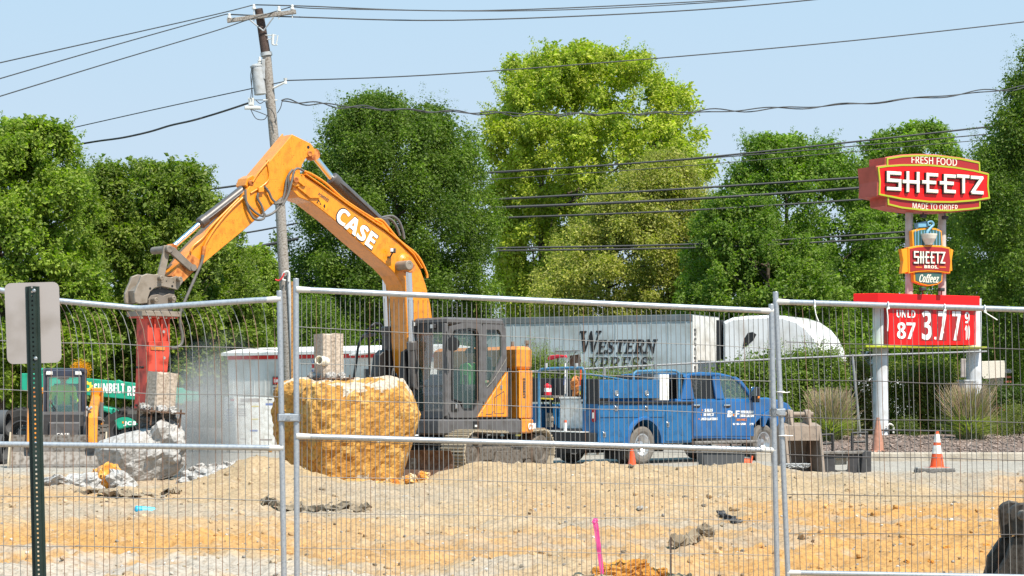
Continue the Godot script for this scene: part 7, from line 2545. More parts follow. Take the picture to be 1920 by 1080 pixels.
func build_sign() -> void:
	var fr := Fr.new(G(1738, 58.5), 28.0)
	var root := thing("pylon_sign", "tall red pylon sign on white columns with a fuel price panel", "sign", fr.xf())
	var mb := MB.new()
	var k := 0.50
	# head: three stacked bodies
	var head := Node3D.new()
	head.name = "sign_head"
	root.add_child(head)
	var mid := [1645, 313, 1662, 310.5, 1690, 308.5, 1740, 308.5, 1790, 313, 1825, 319, 1853, 326, 1852, 350, 1855, 372, 1825, 377, 1785, 380, 1740, 379.5, 1690, 374, 1647, 365.5, 1648, 340]
	var top := [1662, 316, 1662, 296.5, 1690, 292, 1720, 290.5, 1755, 291.5, 1800, 297, 1836, 304.5, 1837, 326]
	var low := [1663, 366, 1664, 384, 1690, 390.5, 1730, 395, 1780, 396, 1815, 393, 1837, 390.5, 1837, 370]
	for q in [[mid, -0.34, k, 0.03], [top, -0.26, k - 0.03, 0.03], [low, -0.26, k - 0.03, 0.03]]:
		mb = MB.new()
		mb.prism(MB.inset(fr.poly(q[0], q[2]), -0.03), q[1], q[2], q[3])
		part(mb, "sign_body", M.sign_salmon, head)
	for q in [[mid, k, "sign_red"], [top, k - 0.03, "sign_deep_red"], [low, k - 0.03, "sign_deep_red"]]:
		var p := fr.poly(q[0], q[1])
		mb = MB.new()
		mb.ring(MB.inset(p, -0.005), MB.inset(p, 0.04), q[1] + 0.001, q[1] + 0.03)
		part(mb, "lime_border", M.sign_lime, head)
		mb = MB.new()
		mb.prism(MB.inset(p, 0.038), q[1] + 0.002, q[1] + 0.016)
		part(mb, "face_panel", M[q[2]], head)
	for q in [["S", 1662, 322.5, 1689, 357], ["H", 1691.5, 323, 1725, 360], ["E", 1728, 325.5, 1758, 361], ["E", 1761, 328, 1791, 361.5], ["T", 1793, 328.5, 1816.5, 362], ["Z", 1819, 331, 1843, 364]]:
		var a := fr.p(q[1], q[4], k + 0.06)
		var b := fr.p(q[3], q[2], k + 0.06)
		mb = MB.new()
		block_letter(mb, q[0], a - Vector2(0.022, 0.022), b + Vector2(0.012, 0.012), 0.064, k + 0.016, k + 0.055, 0.0)
		var sh := part(mb, "letter_back", M.print_black, head)
		mb = MB.new()
		block_letter(mb, q[0], a, b, 0.046, k + 0.056, k + 0.10, 0.014)
		part(mb, "letter_face", M.sign_cream, sh)
	for q in [["FRESH FOOD", 1709, 298, 1794, 305.5, "sign_cream"], ["MADE TO ORDER", 1711, 384.5, 1796, 391, "sign_cream"]]:
		mb = MB.new()
		words(mb, fr, q[0], q.slice(1, 5), k - 0.013, "Droid Sans", 0.0)
		part(mb, "lettering", M[q[5]], head)
	# poles
	for q in [[1704.5, 400, 552], [1766.5, 400, 552]]:
		mb = MB.new()
		var a := fr.q(q[0], q[2] + 20, 0)
		var b := fr.q(q[0], q[1] - 12, 0)
		mb.lathe(a, b - a, [Vector2(0, 0.105), Vector2((b - a).length(), 0.105)], 18)
		part(mb, "pole", M.column_tan, root)
	for q in [1651, 1826]:
		mb = MB.new()
		var a := fr.q(q, 830, -0.05)
		var b := fr.q(q, 560, -0.05)
		a.y = 0.1
		mb.lathe(a, Vector3.UP, [Vector2(0, 0.26), Vector2(0.33, 0.26), Vector2(0.33, 0.205), Vector2(b.y - a.y, 0.205), Vector2(b.y - a.y, 0)], 26)
		part(mb, "column", M.column_white, root)
	# price cabinet
	var pc := Node3D.new()
	pc.name = "price_cabinet"
	root.add_child(pc)
	mb = MB.new()
	var x0 := fr.p(1620, 560, 0.45).x
	var x1 := fr.p(1854, 560, 0.45).x
	var yt := fr.p(1737, 552.5, 0.45).y
	var yb := fr.p(1737, 572.0, 0.45).y
	mb.t = PLAN * Transform3D(Basis(), Vector3(0, 0, yb))
	var hexa := PackedVector2Array([Vector2(x0 + 0.42, 0.50), Vector2(x1 - 0.36, 0.50), Vector2(x1, 0.0), Vector2(x1 - 0.36, -0.5), Vector2(x0 + 0.42, -0.5), Vector2(x0, 0.0)])
	mb.prism(hexa, 0, yt - yb, 0.01)
	part(mb, "cabinet_cap", M.sign_red, pc)
	mb = MB.new()
	mb.prism(fr.poly([1667, 571, 1830, 573, 1830, 647, 1667, 647], 0.34), -0.30, 0.34, 0.01)
	part(mb, "price_panel", M.sign_red, pc)
	mb = MB.new()
	mb.prism(fr.poly([1655, 571, 1667, 571, 1667, 647, 1655, 647], 0.1), -0.2, 0.25, 0.01)
	part(mb, "panel_return", M.sign_deep_red, pc)
	mb = MB.new()
	mb.prism(fr.poly([1624, 647.5, 1851, 650, 1851, 654, 1624, 651.5], 0.46), -0.46, 0.46, 0.01)
	part(mb, "lime_ledge", M.sign_lime, pc)
	for q in [[1726, 1749], [1757, 1775], [1784, 1802]]:
		mb = MB.new()
		mb.prism(fr.poly([q[0], 578, q[1], 578.3, q[1], 639, q[0], 639], 0.342), 0.34, 0.352, 0.003)
		part(mb, "digit_card", M.sign_deep_red if q[0] != 1726 else M.sign_deep_red, pc)
	mb = MB.new()
	for q in [["UNLD", 1681, 582, 1716, 595], ["87", 1682, 605, 1716, 635], ["3", 1728.5, 583, 1746.5, 637], ["7", 1759, 584, 1774, 637], ["7", 1785.5, 584, 1801, 638], ["9", 1809, 585, 1817.5, 606], ["10", 1809, 610, 1818, 637]]:
		words(mb, fr, q[0], q.slice(1, 5), 0.353, "Droid Sans", 0.05)
	mb.box(fr.q(1753.5, 634, 0.356), Vector3(0.065, 0.065, 0.01), 0.0)
	part(mb, "lettering", M.print_white, pc)
	# coffee sign
	var cf := Node3D.new()
	cf.name = "coffee_sign"
	root.add_child(cf)
	var ck := 0.26
	var shield := [1712, 465, 1710, 433, 1725, 428, 1740, 426.5, 1755, 428, 1766, 433, 1768, 465]
	var foot := [1713, 508, 1714, 528, 1726, 533, 1741, 536.5, 1757, 534, 1767, 528, 1768, 508]
	for q in [shield, foot]:
		mb = MB.new()
		mb.prism(fr.poly(q, ck), 0.12, ck, 0.01)
		part(mb, "sign_edge", M.sign_orange, cf)
		mb = MB.new()
		mb.prism(MB.inset(fr.poly(q, ck), 0.045), ck, ck + 0.012)
		part(mb, "face_panel", M.sign_teal, cf)
	mb = MB.new()
	for i in 9: mb.box(fr.q(1716 + 5.7 * i, 447, ck + 0.014), Vector3(0.022, 0.42, 0.012), 0.0)
	part(mb, "stripe", M.sign_sky, cf)
	mb = MB.new()
	mb.t = Transform3D(Basis(), fr.q(1741, 459, ck + 0.06))
	mb.lathe(Vector3.ZERO, Vector3.UP, [Vector2(0, 0.0), Vector2(0.0, 0.10), Vector2(0.04, 0.12), Vector2(0.16, 0.19), Vector2(0.26, 0.225), Vector2(0.29, 0.23), Vector2(0.285, 0.21), Vector2(0.24, 0.19), Vector2(0.24, 0)], 22)
	part(mb, "cup", M.sign_cream, cf)
	mb = MB.new()
	mb.tube(curve(fr.line([1745, 443, 1738, 437, 1744, 428, 1750, 421, 1746, 415, 1740, 417, 1741, 422, 1745, 422], ck + 0.06), 5), 0.045, 8, 0.02)
	mb.prism(fr.poly([1721, 418, 1741, 414, 1741, 426, 1722, 427], ck + 0.03), 0.1, ck + 0.03, 0.02)
	part(mb, "steam", M.sign_sky, cf)
	var ban := [1703, 464, 1720, 460.5, 1742, 459.5, 1765, 460.5, 1781, 464, 1784, 490, 1782, 513, 1760, 510, 1742, 509, 1722, 510, 1704, 513]
	for q in [[1689, 467, 1703, 466, 1704, 510, 1690, 513, 1693, 490], [1781, 466, 1787, 469, 1784, 488, 1785, 508, 1781, 508]]:
		mb = MB.new()
		mb.prism(fr.poly(q, ck), 0.14, ck + 0.02, 0.01)
		part(mb, "ribbon_tail", M.sign_orange, cf)
	mb = MB.new()
	mb.prism(fr.poly(ban, ck + 0.05), 0.12, ck + 0.05, 0.012)
	part(mb, "sign_edge", M.sign_orange, cf)
	mb = MB.new()
	mb.prism(MB.inset(fr.poly(ban, ck + 0.05), 0.045), ck + 0.05, ck + 0.062)
	part(mb, "face_panel", M.sign_deep_red, cf)
	var bx := 1714.0
	for ch in ["S", "H", "E", "E", "T", "Z"]:
		var a := fr.p(bx, 494, ck + 0.1)
		var b := fr.p(bx + 9.2, 471 + (bx - 1714) * 0.03, ck + 0.1)
		mb = MB.new()
		block_letter(mb, ch, a - Vector2(0.018, 0.018), b, 0.030, ck + 0.063, ck + 0.08, 0.0)
		var sh := part(mb, "letter_back", M.print_black, cf)
		mb = MB.new()
		block_letter(mb, ch, a, b, 0.021, ck + 0.081, ck + 0.1, 0.004)
		part(mb, "letter_face", M.sign_cream, sh)
		bx += 9.9
	mb = MB.new()
	words(mb, fr, "BROS.", [1733, 498, 1759, 503], ck + 0.064, "Droid Sans", 0.3)
	words(mb, fr, "Coffeez", [1724, 515, 1760, 529], ck + 0.014, "Droid Serif", 0.1, 0.25)
	part(mb, "lettering", M.sign_cream, cf)
	mb = MB.new()
	for q in [[1715, 1730], [1761, 1774]]: mb.box((fr.q(q[0], 501, ck + 0.065) + fr.q(q[1], 501, ck + 0.065)) / 2, Vector3(0.21, 0.03, 0.006), 0.0)
	part(mb, "rule", M.print_orange, cf)
	for q in [[1730, 542], [1765, 543], [1731, 405], [1772, 408]]:
		mb = MB.new()
		mb.box(fr.q(q[0], q[1], 0.6 if q[1] > 500 else 0.2), Vector3(0.15, 0.09, 0.14), 0.02)
		mb.rod(fr.q(q[0], q[1], 0.55 if q[1] > 500 else 0.2), fr.q(q[0], q[1] + (11 if q[1] > 500 else -10), 0.3), 0.018, 6)
		part(mb, "flood_lamp", M.dark_grey, root)
	# electrical boxes at the second column
	mb = MB.new()
	mb.box(fr.q(1806, 690, 0.35), Vector3(0.17, 0.5, 0.06), 0.02)
	part(mb, "notice_plate", M.sign_back, root)
	mb = MB.new()
	mb.box(fr.q(1812, 760, 0.4), Vector3(0.38, 1.25, 0.28), 0.02)
	mb.box(fr.q(1812, 714, 0.4), Vector3(0.42, 0.05, 0.32), 0.01)
	part(mb, "electric_box", M.pole_grey, root)
	mb = MB.new()
	mb.tube(curve(fr.line([1675, 812, 1675, 800, 1668, 795, 1662, 800], 0.25), 4), 0.03, 8)
	mb.box(fr.q(1677, 828, 0.3), Vector3(0.26, 0.3, 0.2), 0.02)
	part(mb, "conduit_box", M.plastic_white, root)

# ------------------------------------------------------------ site things
func shape(mb: MB, taper: float, lo: float, hi: float) -> void:
	for i in mb.v.size():
		var p := mb.v[i]
		var t := clampf((p.y - lo) / (hi - lo), 0.0, 1.0)
		var k := lerpf(taper, 1.0, smoothstep(0.0, 0.65, t))
		mb.v[i] = Vector3(p.x * k, p.y, p.z * k)
	flat(mb)
# cut flat fracture faces: planes of [normal, distance from the middle]
func facet(mb: MB, c: Vector3, planes: Array) -> void:
	for i in mb.v.size():
		var p := mb.v[i] - c
		for q in planes:
			var n: Vector3 = q[0]
			n = n.normalized()
			var e: float = p.dot(n) - q[1]
			if e > 0.0: p -= n * e * 0.86
		mb.v[i] = p + c
	flat(mb)
func flat(mb: MB) -> void:
	for i in range(0, mb.v.size(), 3):
		var m := (mb.v[i + 2] - mb.v[i]).cross(mb.v[i + 1] - mb.v[i]).normalized()
		for j in 3: mb.nn[i + j] = m
func rag(called: String, label: String, pts: Array, width: float, amp: float, m: String, d := 0.0) -> void:
	var line := PackedVector3Array()
	for q in pts:
		var dd: float = d if d > 0.0 else EYE * F / (q[1] - HY)
		line.push_back(P(q[0], q[1], dd) if d > 0.0 else G(q[0], dd, 0.0))
	line = curve(line, 10)
	if d == 0.0:
		for i in line.size(): line[i].y = ground_y(line[i].x, -line[i].z) + 0.02
	var o := line[0]
	var nz := noise(3.0, 9, 3)
	var mb := MB.new()
	var cols := 9
	var g := []
	for i in line.size():
		var row := PackedVector3Array()
		var k := sin(PI * (i + 0.5) / line.size())
		for j in cols:
			var t := float(j) / (cols - 1) - 0.5
			var p := line[i] - o
			var h := absf(nz.get_noise_2d(line[i].x * 2.0 + j * 0.12, i * 0.35 + j * 0.3)) * amp * 2.2 + 0.25 * amp * (0.5 - absf(t))
			row.push_back(p + Vector3(0.05 * sin(i * 1.7 + j), h, t * width * (0.35 + 0.65 * k)))
		g.append(row)
	for i in line.size() - 1:
		for j in cols - 1:
			mb.quad(g[i][j], g[i + 1][j], g[i + 1][j + 1], g[i][j + 1])
			mb.quad(g[i][j] - Vector3(0, 0.006, 0), g[i][j + 1] - Vector3(0, 0.006, 0), g[i + 1][j + 1] - Vector3(0, 0.006, 0), g[i + 1][j] - Vector3(0, 0.006, 0))
	var n := part(mb, called, M[m])
	n.position = o
	tag(n, label, "cloth")
func boulder(called: String, label: String, px: float, py: float, d: float, s: Vector3, m: String, seed_: float, group := "", n := 8, power := 3.0) -> Node3D:
	var mb := MB.new()
	mb.stone(Vector3.ZERO, s, n, noise(0.011, 500 + int(seed_), 4), 0.75, 0.16, power, seed_ * 31.0)
	var o := part(mb, called, M[m])
	o.position = P(px, py, d)
	o.rotation = Vector3(0.3 * sin(seed_), seed_ * 2.1, 0.25 * cos(seed_ * 1.3))
	tag(o, label, "rock", group)
	return o
func cone(label: String, at: Vector3, h: float, body: String, base: String, bands: Array, tilt := Basis()) -> void:
	var root := thing("traffic_cone", label, "traffic cone", Transform3D(tilt, at), "traffic cones")
	var mb := MB.new()
	mb.t = Transform3D(Basis(Vector3.UP, 0.3), Vector3.ZERO)
	mb.box(Vector3(0, 0.015, 0), Vector3(h * 0.52, 0.03, h * 0.52), 0.01)
	part(mb, "base", M[base], root)
	mb = MB.new()
	mb.lathe(Vector3(0, 0.03, 0), Vector3.UP, [Vector2(0, h * 0.20), Vector2(0.015, h * 0.185), Vector2(h * 0.93, h * 0.048), Vector2(h * 0.95, h * 0.045), Vector2(h * 0.95, h * 0.03), Vector2(h * 0.8, h * 0.04)], 20)
	part(mb, "cone_body", M[body], root)
	for b in bands:
		mb = MB.new()
		var r := func(t: float) -> float: return lerpf(h * 0.185, h * 0.048, (t * h - 0.015) / (h * 0.93 - 0.015)) + 0.003
		mb.lathe(Vector3(0, 0.03, 0), Vector3.UP, [Vector2(b[0] * h, r.call(b[0]) - 0.003), Vector2(b[0] * h, r.call(b[0])), Vector2(b[1] * h, r.call(b[1])), Vector2(b[1] * h, r.call(b[1]) - 0.003)], 20)
		part(mb, "reflective_band", M.cone_white, root)

func build_footings() -> void:
	# clay covered footing
	var fr := Fr.new(G(652, 35.6), 0.0)
	var root := thing("clay_footing", "huge ochre clay covered concrete block with a rusty column stub on top", "concrete block", fr.xf())
	var mb := MB.new()
	mb.t = Transform3D(Basis(Vector3.UP, deg_to_rad(30)), Vector3(0, 0.70, 0))
	mb.stone(Vector3.ZERO, Vector3(1.0, 0.95, 0.92), 34, noise(0.010, 611, 5), 0.11, 0.06, 6.5, 3.0)
	shape(mb, 0.82, -0.2, 1.66)
	facet(mb, Vector3(0, 0.7, 0), [[Vector3(0.8, 0.5, 0.2), 1.22], [Vector3(0.5, -0.5, 0.8), 1.12], [Vector3(1, -0.35, 0.1), 1.02], [Vector3(-0.8, -0.4, 0.6), 1.12]])
	var nz := noise(1.4, 88, 4)
	var pal := [Color(0.50, 0.255, 0.055), Color(0.56, 0.315, 0.08), Color(0.59, 0.375, 0.13), Color(0.40, 0.19, 0.038)]
	for i in range(0, mb.v.size(), 3):
		var c := (mb.v[i] + mb.v[i + 1] + mb.v[i + 2]) / 3.0
		var v := nz.get_noise_3d(c.x * 1.6, c.y * 1.6, c.z * 1.6)
		var q: Color = pal[0].lerp(pal[1], clampf(v * 2.0 + 0.5, 0, 1)).lerp(pal[2], clampf(v * 3.0 - 0.5, 0, 1))
		if nz.get_noise_3d(c.x * 4.0 + 9.0, c.y * 4.0, c.z * 4.0) < -0.25: q = pal[3]
		var wv := nz.get_noise_3d(c.x * 1.2 + 50.0, c.y * 1.2, c.z * 1.2)
		if c.y + 0.14 * v > 1.52 - 0.10 * c.x and wv > -0.06: q = Color(0.56, 0.47, 0.37)
		elif wv > 0.42 and c.x > 0.0: q = Color(0.58, 0.52, 0.44)
		for j in 3: mb.cc[i + j] = q
	var m: StandardMaterial3D = M.clay_block.duplicate()
	m.albedo_color = Color.WHITE
	m.albedo_texture = TX.rock
	m.uv1_scale = Vector3.ONE * 1.3
	m.vertex_color_use_as_albedo = true
	part(mb, "block", m, root)
	var stub := func(parent: Node3D, f: Fr, c: Array, w: float, h: float, y: float, lean: float, yaw: float, pipe: bool) -> void:
		var b := f.q(c[0], c[1], c[2])
		var t := Transform3D(Basis(Vector3(0, 0, 1), lean) * Basis(Vector3.UP, yaw), b)
		var x := MB.new()
		x.t = t
		x.box(Vector3(0, -0.012, 0), Vector3(w * 1.95, 0.028, w * 1.7), 0.004)
		part(x, "base_plate", M.blade_rust, parent)
		x = MB.new()
		x.t = t
		var prof := PackedVector2Array([Vector2(-w / 2, -w / 2), Vector2(-w * 0.1, -w / 2), Vector2(0, -w * 0.42), Vector2(w * 0.1, -w / 2), Vector2(w / 2, -w / 2), Vector2(w / 2, w / 2), Vector2(w * 0.1, w / 2), Vector2(0, w * 0.42), Vector2(-w * 0.1, w / 2), Vector2(-w / 2, w / 2)])
		x.t = t * PLAN
		x.prism(prof, 0.003, h, 0.008)
		# torn upper edge
		for i in x.v.size():
			var l := t.affine_inverse() * x.v[i]
			if l.y > h - 0.02: x.v[i] = t * (l + Vector3(0, 0.05 * sin(l.x * 40.0) * cos(l.z * 31.0) - 0.02, 0))
		part(x, "column_stub", M.concrete_tan, parent)
		for s in [-1, 1]:
			x = MB.new()
			x.t = t
			x.box(Vector3((w / 2 + 0.012) * s, h * 0.49, 0), Vector3(0.02, h * 0.97, w * 1.02), 0.004)
			part(x, "steel_flange", M.concrete_tan, parent)
		for s in 4:
			x = MB.new()
			x.t = t
			x.rod(Vector3(w * 0.8 * [-1, 1, -1, 1][s], -0.24, w * 0.7 * [-1, -1, 1, 1][s]), Vector3(w * 0.8 * [-1, 1, -1, 1][s], 0.05, w * 0.7 * [-1, -1, 1, 1][s]), 0.016, 6)
			part(x, "anchor_bolt", M.blade_rust, parent)
		for s in 16:
			x = MB.new()
			x.t = t
			var a := TAU * s / 16.0
			var rr := w * (0.62 + 0.25 * sin(s * 2.7))
			x.stone(Vector3(cos(a) * rr, 0.03, sin(a) * rr * 0.9), Vector3.ONE * w * (0.15 + 0.08 * sin(s * 5.1)), 4, noise(0.02, 7, 3), 0.6, 0.2, 2.5, s * 11.0)
			part(x, "mortar_lump", M.concrete, parent)
		if pipe:
			x = MB.new()
			x.t = t
			x.lathe(Vector3(-w * 0.35, h * 0.36, w * 0.35), Vector3(-1.0, 0.12, 0.75), [Vector2(0, 0.075), Vector2(0.24, 0.075), Vector2(0.24, 0.06), Vector2(0.02, 0.055), Vector2(0.02, 0)], 16)
			part(x, "drain_pipe", M.sign_cream, parent)
	stub.call(root, fr, [617, 709, -0.05], 0.33, 0.74, 0.0, 0.015, 0.55, true)
	# the footing under the breaker
	var fg := Fr.new(G(262, 35.5), 0.0)
	root = thing("grey_footing", "shattered grey concrete footing under the red breaker", "concrete block", fg.xf())
	mb = MB.new()
	mb.t = Transform3D(Basis(Vector3.UP, 0.5) * Basis(Vector3(0, 0, 1), 0.22), Vector3(-0.02, 0.36, 0))
	mb.stone(Vector3.ZERO, Vector3(0.84, 0.58, 0.76), 26, noise(0.0085, 733, 5, FastNoiseLite.TYPE_CELLULAR), 0.36, 0.09, 4.0, 8.0)
	shape(mb, 0.72, -0.2, 0.95)
	facet(mb, Vector3(0, 0.36, 0), [[Vector3(-0.5, -0.3, 0.8), 0.62], [Vector3(0.4, 0.5, 0.7), 0.62], [Vector3(-0.3, 0.8, 0.5), 0.55], [Vector3(0.8, -0.2, 0.5), 0.68], [Vector3(0.1, -0.6, 0.8), 0.55], [Vector3(-0.9, 0.3, 0.3), 0.72]])
	part(mb, "block", M.concrete, root)
	mb = MB.new()
	mb.t = Transform3D(Basis(Vector3(0, 0, 1), 0.35), Vector3(0.42, 0.62, 0.15))
	mb.stone(Vector3.ZERO, Vector3(0.30, 0.30, 0.34), 12, noise(0.012, 741, 5), 0.6, 0.12, 3.5, 2.0)
	part(mb, "broken_shoulder", M.concrete, root)
	mb = MB.new()
	mb.stone(fg.q(297, 792, -0.1), Vector3(0.30, 0.14, 0.3), 10, noise(0.015, 742, 5), 0.5, 0.2, 2.5, 5.0)
	part(mb, "crushed_core", M.asphalt_piece, root)
	stub.call(root, fg, [299, 770, 0.16], 0.33, 0.64, 0.0, -0.09, 0.65, false)
	for s in [[304, 776, 318, 832, 0.35], [330, 905, 350, 870, 0.3], [295, 900, 348, 885, 0.42]]:
		mb = MB.new()
		mb.rod(fg.q(s[0], s[1], s[4]), fg.q(s[2], s[3], s[4]), 0.018 if s[0] == 304 else 0.007, 7)
		part(mb, "reinforcing_bar", M.bare_grey, root)
	boulder("boulder", "tan and yellow stained boulder lying against the grey footing", 196, 905, 34.2, Vector3(0.24, 0.22, 0.2), "clay_block", 2.0, "", 12)
	boulder("concrete_lump", "grey concrete lump wedged beside the tan stained boulder", 228, 909, 34.1, Vector3(0.24, 0.17, 0.2), "concrete", 5.0, "", 10)
	boulder("concrete_lump", "low pale concrete slab lying at the far left of the rubble", 112, 915, 33.4, Vector3(0.34, 0.10, 0.25), "concrete", 7.0, "", 10)
	boulder("concrete_lump", "white concrete lump between the pale slab and the tan boulder", 155, 910, 33.8, Vector3(0.26, 0.16, 0.22), "concrete", 9.0, "", 10)
	boulder("concrete_lump", "small grey lump in front of the grey footing", 248, 921, 33.2, Vector3(0.16, 0.08, 0.13), "concrete", 11.0, "", 8)
	var sp := [[350, 893, 15], [365, 900, 18], [372, 882, 16], [385, 895, 20], [398, 880, 15], [405, 892, 17], [418, 884, 15], [395, 905, 14], [360, 912, 14], [430, 876, 14], [342, 907, 13], [410, 903, 12], [440, 872, 12], [378, 911, 12], [425, 893, 12]]
	for i in sp.size():
		boulder("rubble_stone", "broken white concrete rubble piled behind the dirt mound", sp[i][0], sp[i][1], 35.6 - (sp[i][1] - 880) * 0.05, Vector3(1.0, 0.62, 0.85) * sp[i][2] / F * 36.0, "concrete", 20.0 + i, "rubble pile beside the grey footing", 6)
	for q in [[942, 893, 20, "first"], [972, 884, 24, "second"]]:
		boulder("sandy_boulder", "%s pale sandy boulder in front of the excavator track" % ["smaller" if q[3] == "first" else "larger"], q[0], q[1] - 5, 35.2, Vector3(1, 0.8, 0.9) * q[2] * 0.5 / F * 35.2, "stone_tan", 60.0 + q[0], "", 8)
	var cl := [[545, 908, 9], [580, 914, 11], [700, 915, 12], [735, 911, 14], [770, 902, 12], [795, 896, 10], [655, 918, 9], [610, 917, 8], [750, 918, 8], [720, 922, 7]]
	for i in cl.size():
		boulder("clay_crumb", "ochre clay crumb fallen beside the clay covered block", cl[i][0], cl[i][1] - 4, 34.1, Vector3(1.0, 0.7, 0.8) * cl[i][2] / F * 34.0, "clay_block", 40.0 + i, "clay crumbs fallen from the ochre block", 6)
	rag("torn_sheet", "torn brown fabric strip half buried in the dirt mound", [[495, 948], [530, 958], [575, 960], [630, 966], [690, 968]], 0.30, 0.07, "cloth")
	rag("torn_sheet", "crumpled dark sheet lying below the grey footing", [[145, 930], [200, 934], [250, 937], [300, 932], [335, 926]], 0.45, 0.06, "cloth")
	rag("torn_sheet", "small crumpled pale sheet beside the thin stake", [[1262, 1020], [1285, 1018], [1308, 1012], [1332, 1012]], 0.22, 0.09, "cloth")
	rag("torn_sheet", "dark fabric scrap on the dirt near the second fence joint", [[1350, 972], [1368, 976], [1385, 981]], 0.25, 0.03, "dark_grey")

func build_small() -> void:
	var mb: MB
	# bed, kerb and broken pavement
	mb = MB.new()
	var bx0 := 5.6
	for i in 40:
		for j in 12:
			var f := func(a: int, b: int) -> Vector3:
				var x := bx0 + a * 0.6
				var d := 48.16 + b * 1.2
				return Vector3(x, 0.13 + 0.30 * smoothstep(0.0, 6.0, d - 48.0) * smoothstep(0.0, 3.0, x - bx0) + 0.03 * n_b.get_noise_2d(x, d), -d)
			mb.quad(f.call(i, j), f.call(i + 1, j), f.call(i + 1, j + 1), f.call(i, j + 1))
	struct(mb, "mulch_bed", M.mulch)
	var chips := []
	for i in 5200:
		var x := rng.randf_range(bx0, 17.0)
		var d := 48.2 + 7.0 * pow(rng.randf(), 1.6)
		var y := 0.14 + 0.30 * smoothstep(0.0, 6.0, d - 48.0) * smoothstep(0.0, 3.0, x - bx0) + 0.03 * n_b.get_noise_2d(x, d)
		var k := rng.randf_range(0.5, 1.5)
		chips.append([Transform3D(Basis.from_euler(Vector3(rng.randf_range(-0.5, 0.5), rng.randf() * TAU, rng.randf_range(-0.5, 0.5))).scaled_local(Vector3(0.07, 0.02, 0.03) * rng.randf_range(0.6, 1.5)), Vector3(x, y, -d)), Color(0.22, 0.17, 0.145) * k])
	var cb := MB.new()
	cb.box(Vector3.ZERO, Vector3.ONE, 0.0)
	var mm := MultiMesh.new()
	mm.transform_format = MultiMesh.TRANSFORM_3D
	mm.use_colors = true
	mm.mesh = cb.mesh()
	mm.instance_count = chips.size()
	for i in chips.size():
		mm.set_instance_transform(i, chips[i][0])
		mm.set_instance_color(i, chips[i][1])
	var ci := MultiMeshInstance3D.new()
	ci.name = "bark_mulch"
	ci.multimesh = mm
	ci.material_override = M.speckle
	add_child(ci)
	tag(ci, "brown bark chips covering the bed behind the kerb", "mulch", "", "stuff")
	mb = MB.new()
	for i in 9: mb.box(Vector3(6.35 + i * 2.0, 0.085, -48.08), Vector3(1.985, 0.21, 0.16), 0.02)
	struct(mb, "kerb", M.kerb_stone)
	for q in [["broken asphalt slab under the striped traffic cone", [1716, 38.2, 0.66, 0.15, 0.5]], ["flat dark slab under the small cone by the truck wheel", [1208, 41.6, 0.75, 0.07, 0.5]]]:
		mb = MB.new()
		var w: float = q[1][2]
		mb.t = PLAN
		mb.prism(PackedVector2Array([Vector2(0, 0.2), Vector2(w * 0.3, 0.25), Vector2(w * 0.7, 0.2), Vector2(w, 0.22), Vector2(w * 0.96, -0.2), Vector2(w * 0.5, -0.25), Vector2(w * 0.02, -0.2)]), 0.0, q[1][3] * 0.75, 0.01)
		var o := thing("asphalt_slab", q[0], "slab", Transform3D(Basis(), G(q[1][0], q[1][1], ground_y(G(q[1][0], q[1][1]).x, q[1][1]) - 0.02)))
		part(mb, "asphalt_layer", M.asphalt_piece, o)
		mb = MB.new()
		mb.t = PLAN
		mb.prism(PackedVector2Array([Vector2(0.01, 0.19), Vector2(w * 0.3, 0.24), Vector2(w * 0.7, 0.19), Vector2(w * 0.99, 0.21), Vector2(w * 0.95, -0.19), Vector2(w * 0.5, -0.24), Vector2(w * 0.03, -0.19)]), q[1][3] * 0.75, q[1][3], 0.008)
		part(mb, "dusty_top", M.stone_grey, o)
	# cones
	cone("upright orange cone with two white bands on a broken slab", G(1757, 38.2, ground_y(7.43, 38.2) + 0.13), 0.66, "cone_orange", "cone_orange", [[0.36, 0.58], [0.66, 0.88]])
	cone("faded dirty cone at the foot of the first white column", G(1646, 49.6, 0.16), 0.80, "cone_faded", "cone_faded", [])
	cone("small orange cone beside the truck's rear wheel", G(1185, 41.4, 0.04), 0.45, "cone_orange", "cone_faded", [])
	cone("fallen orange cone behind the middle fence panel's end", G(1408, 41.2, 0.12), 0.5, "cone_orange", "cone_orange", [], Basis(Vector3(0, 0, 1), 1.35))
	# grey tub
	var fr := Fr.new(G(1352, 41.0), 4.0)
	var root := thing("grey_tub", "dark grey rectangular plastic tub below the blue truck door", "tub", fr.xf())
	mb = MB.new()
	mb.prism(PackedVector2Array([Vector2(-0.37, 0), Vector2(0.37, 0), Vector2(0.41, 0.36), Vector2(-0.41, 0.36)]), -0.3, 0.3, 0.02)
	part(mb, "tub_body", M.bin_grey, root)
	mb = MB.new()
	mb.box(Vector3(0, 0.37, 0), Vector3(0.86, 0.035, 0.66), 0.01)
	part(mb, "rim_band", M.bin_grey, root)
	# loose excavator bucket
	fr = Fr.new(G(1495, 39.4), 14.0)
	root = thing("digging_bucket", "dusty tan excavator bucket standing open beside the hitch frame", "bucket", fr.xf())
	for s in [-1, 1]:
		mb = MB.new()
		mb.t = Transform3D(Basis(Vector3.UP, -PI / 2), Vector3(0.33 * s, 0, 0))
		mb.prism(PackedVector2Array([Vector2(0.42, -0.02), Vector2(0.46, 0.02), Vector2(0.26, 0.86), Vector2(0.0, 0.92), Vector2(-0.3, 0.72), Vector2(-0.42, 0.35), Vector2(-0.3, 0.02)]), -0.025, 0.025, 0.006)
		part(mb, "side_plate", M.bucket_tan, root)
		mb = MB.new()
		mb.t = Transform3D(Basis(Vector3.UP, -PI / 2), Vector3(0.17 * s, 0, 0))
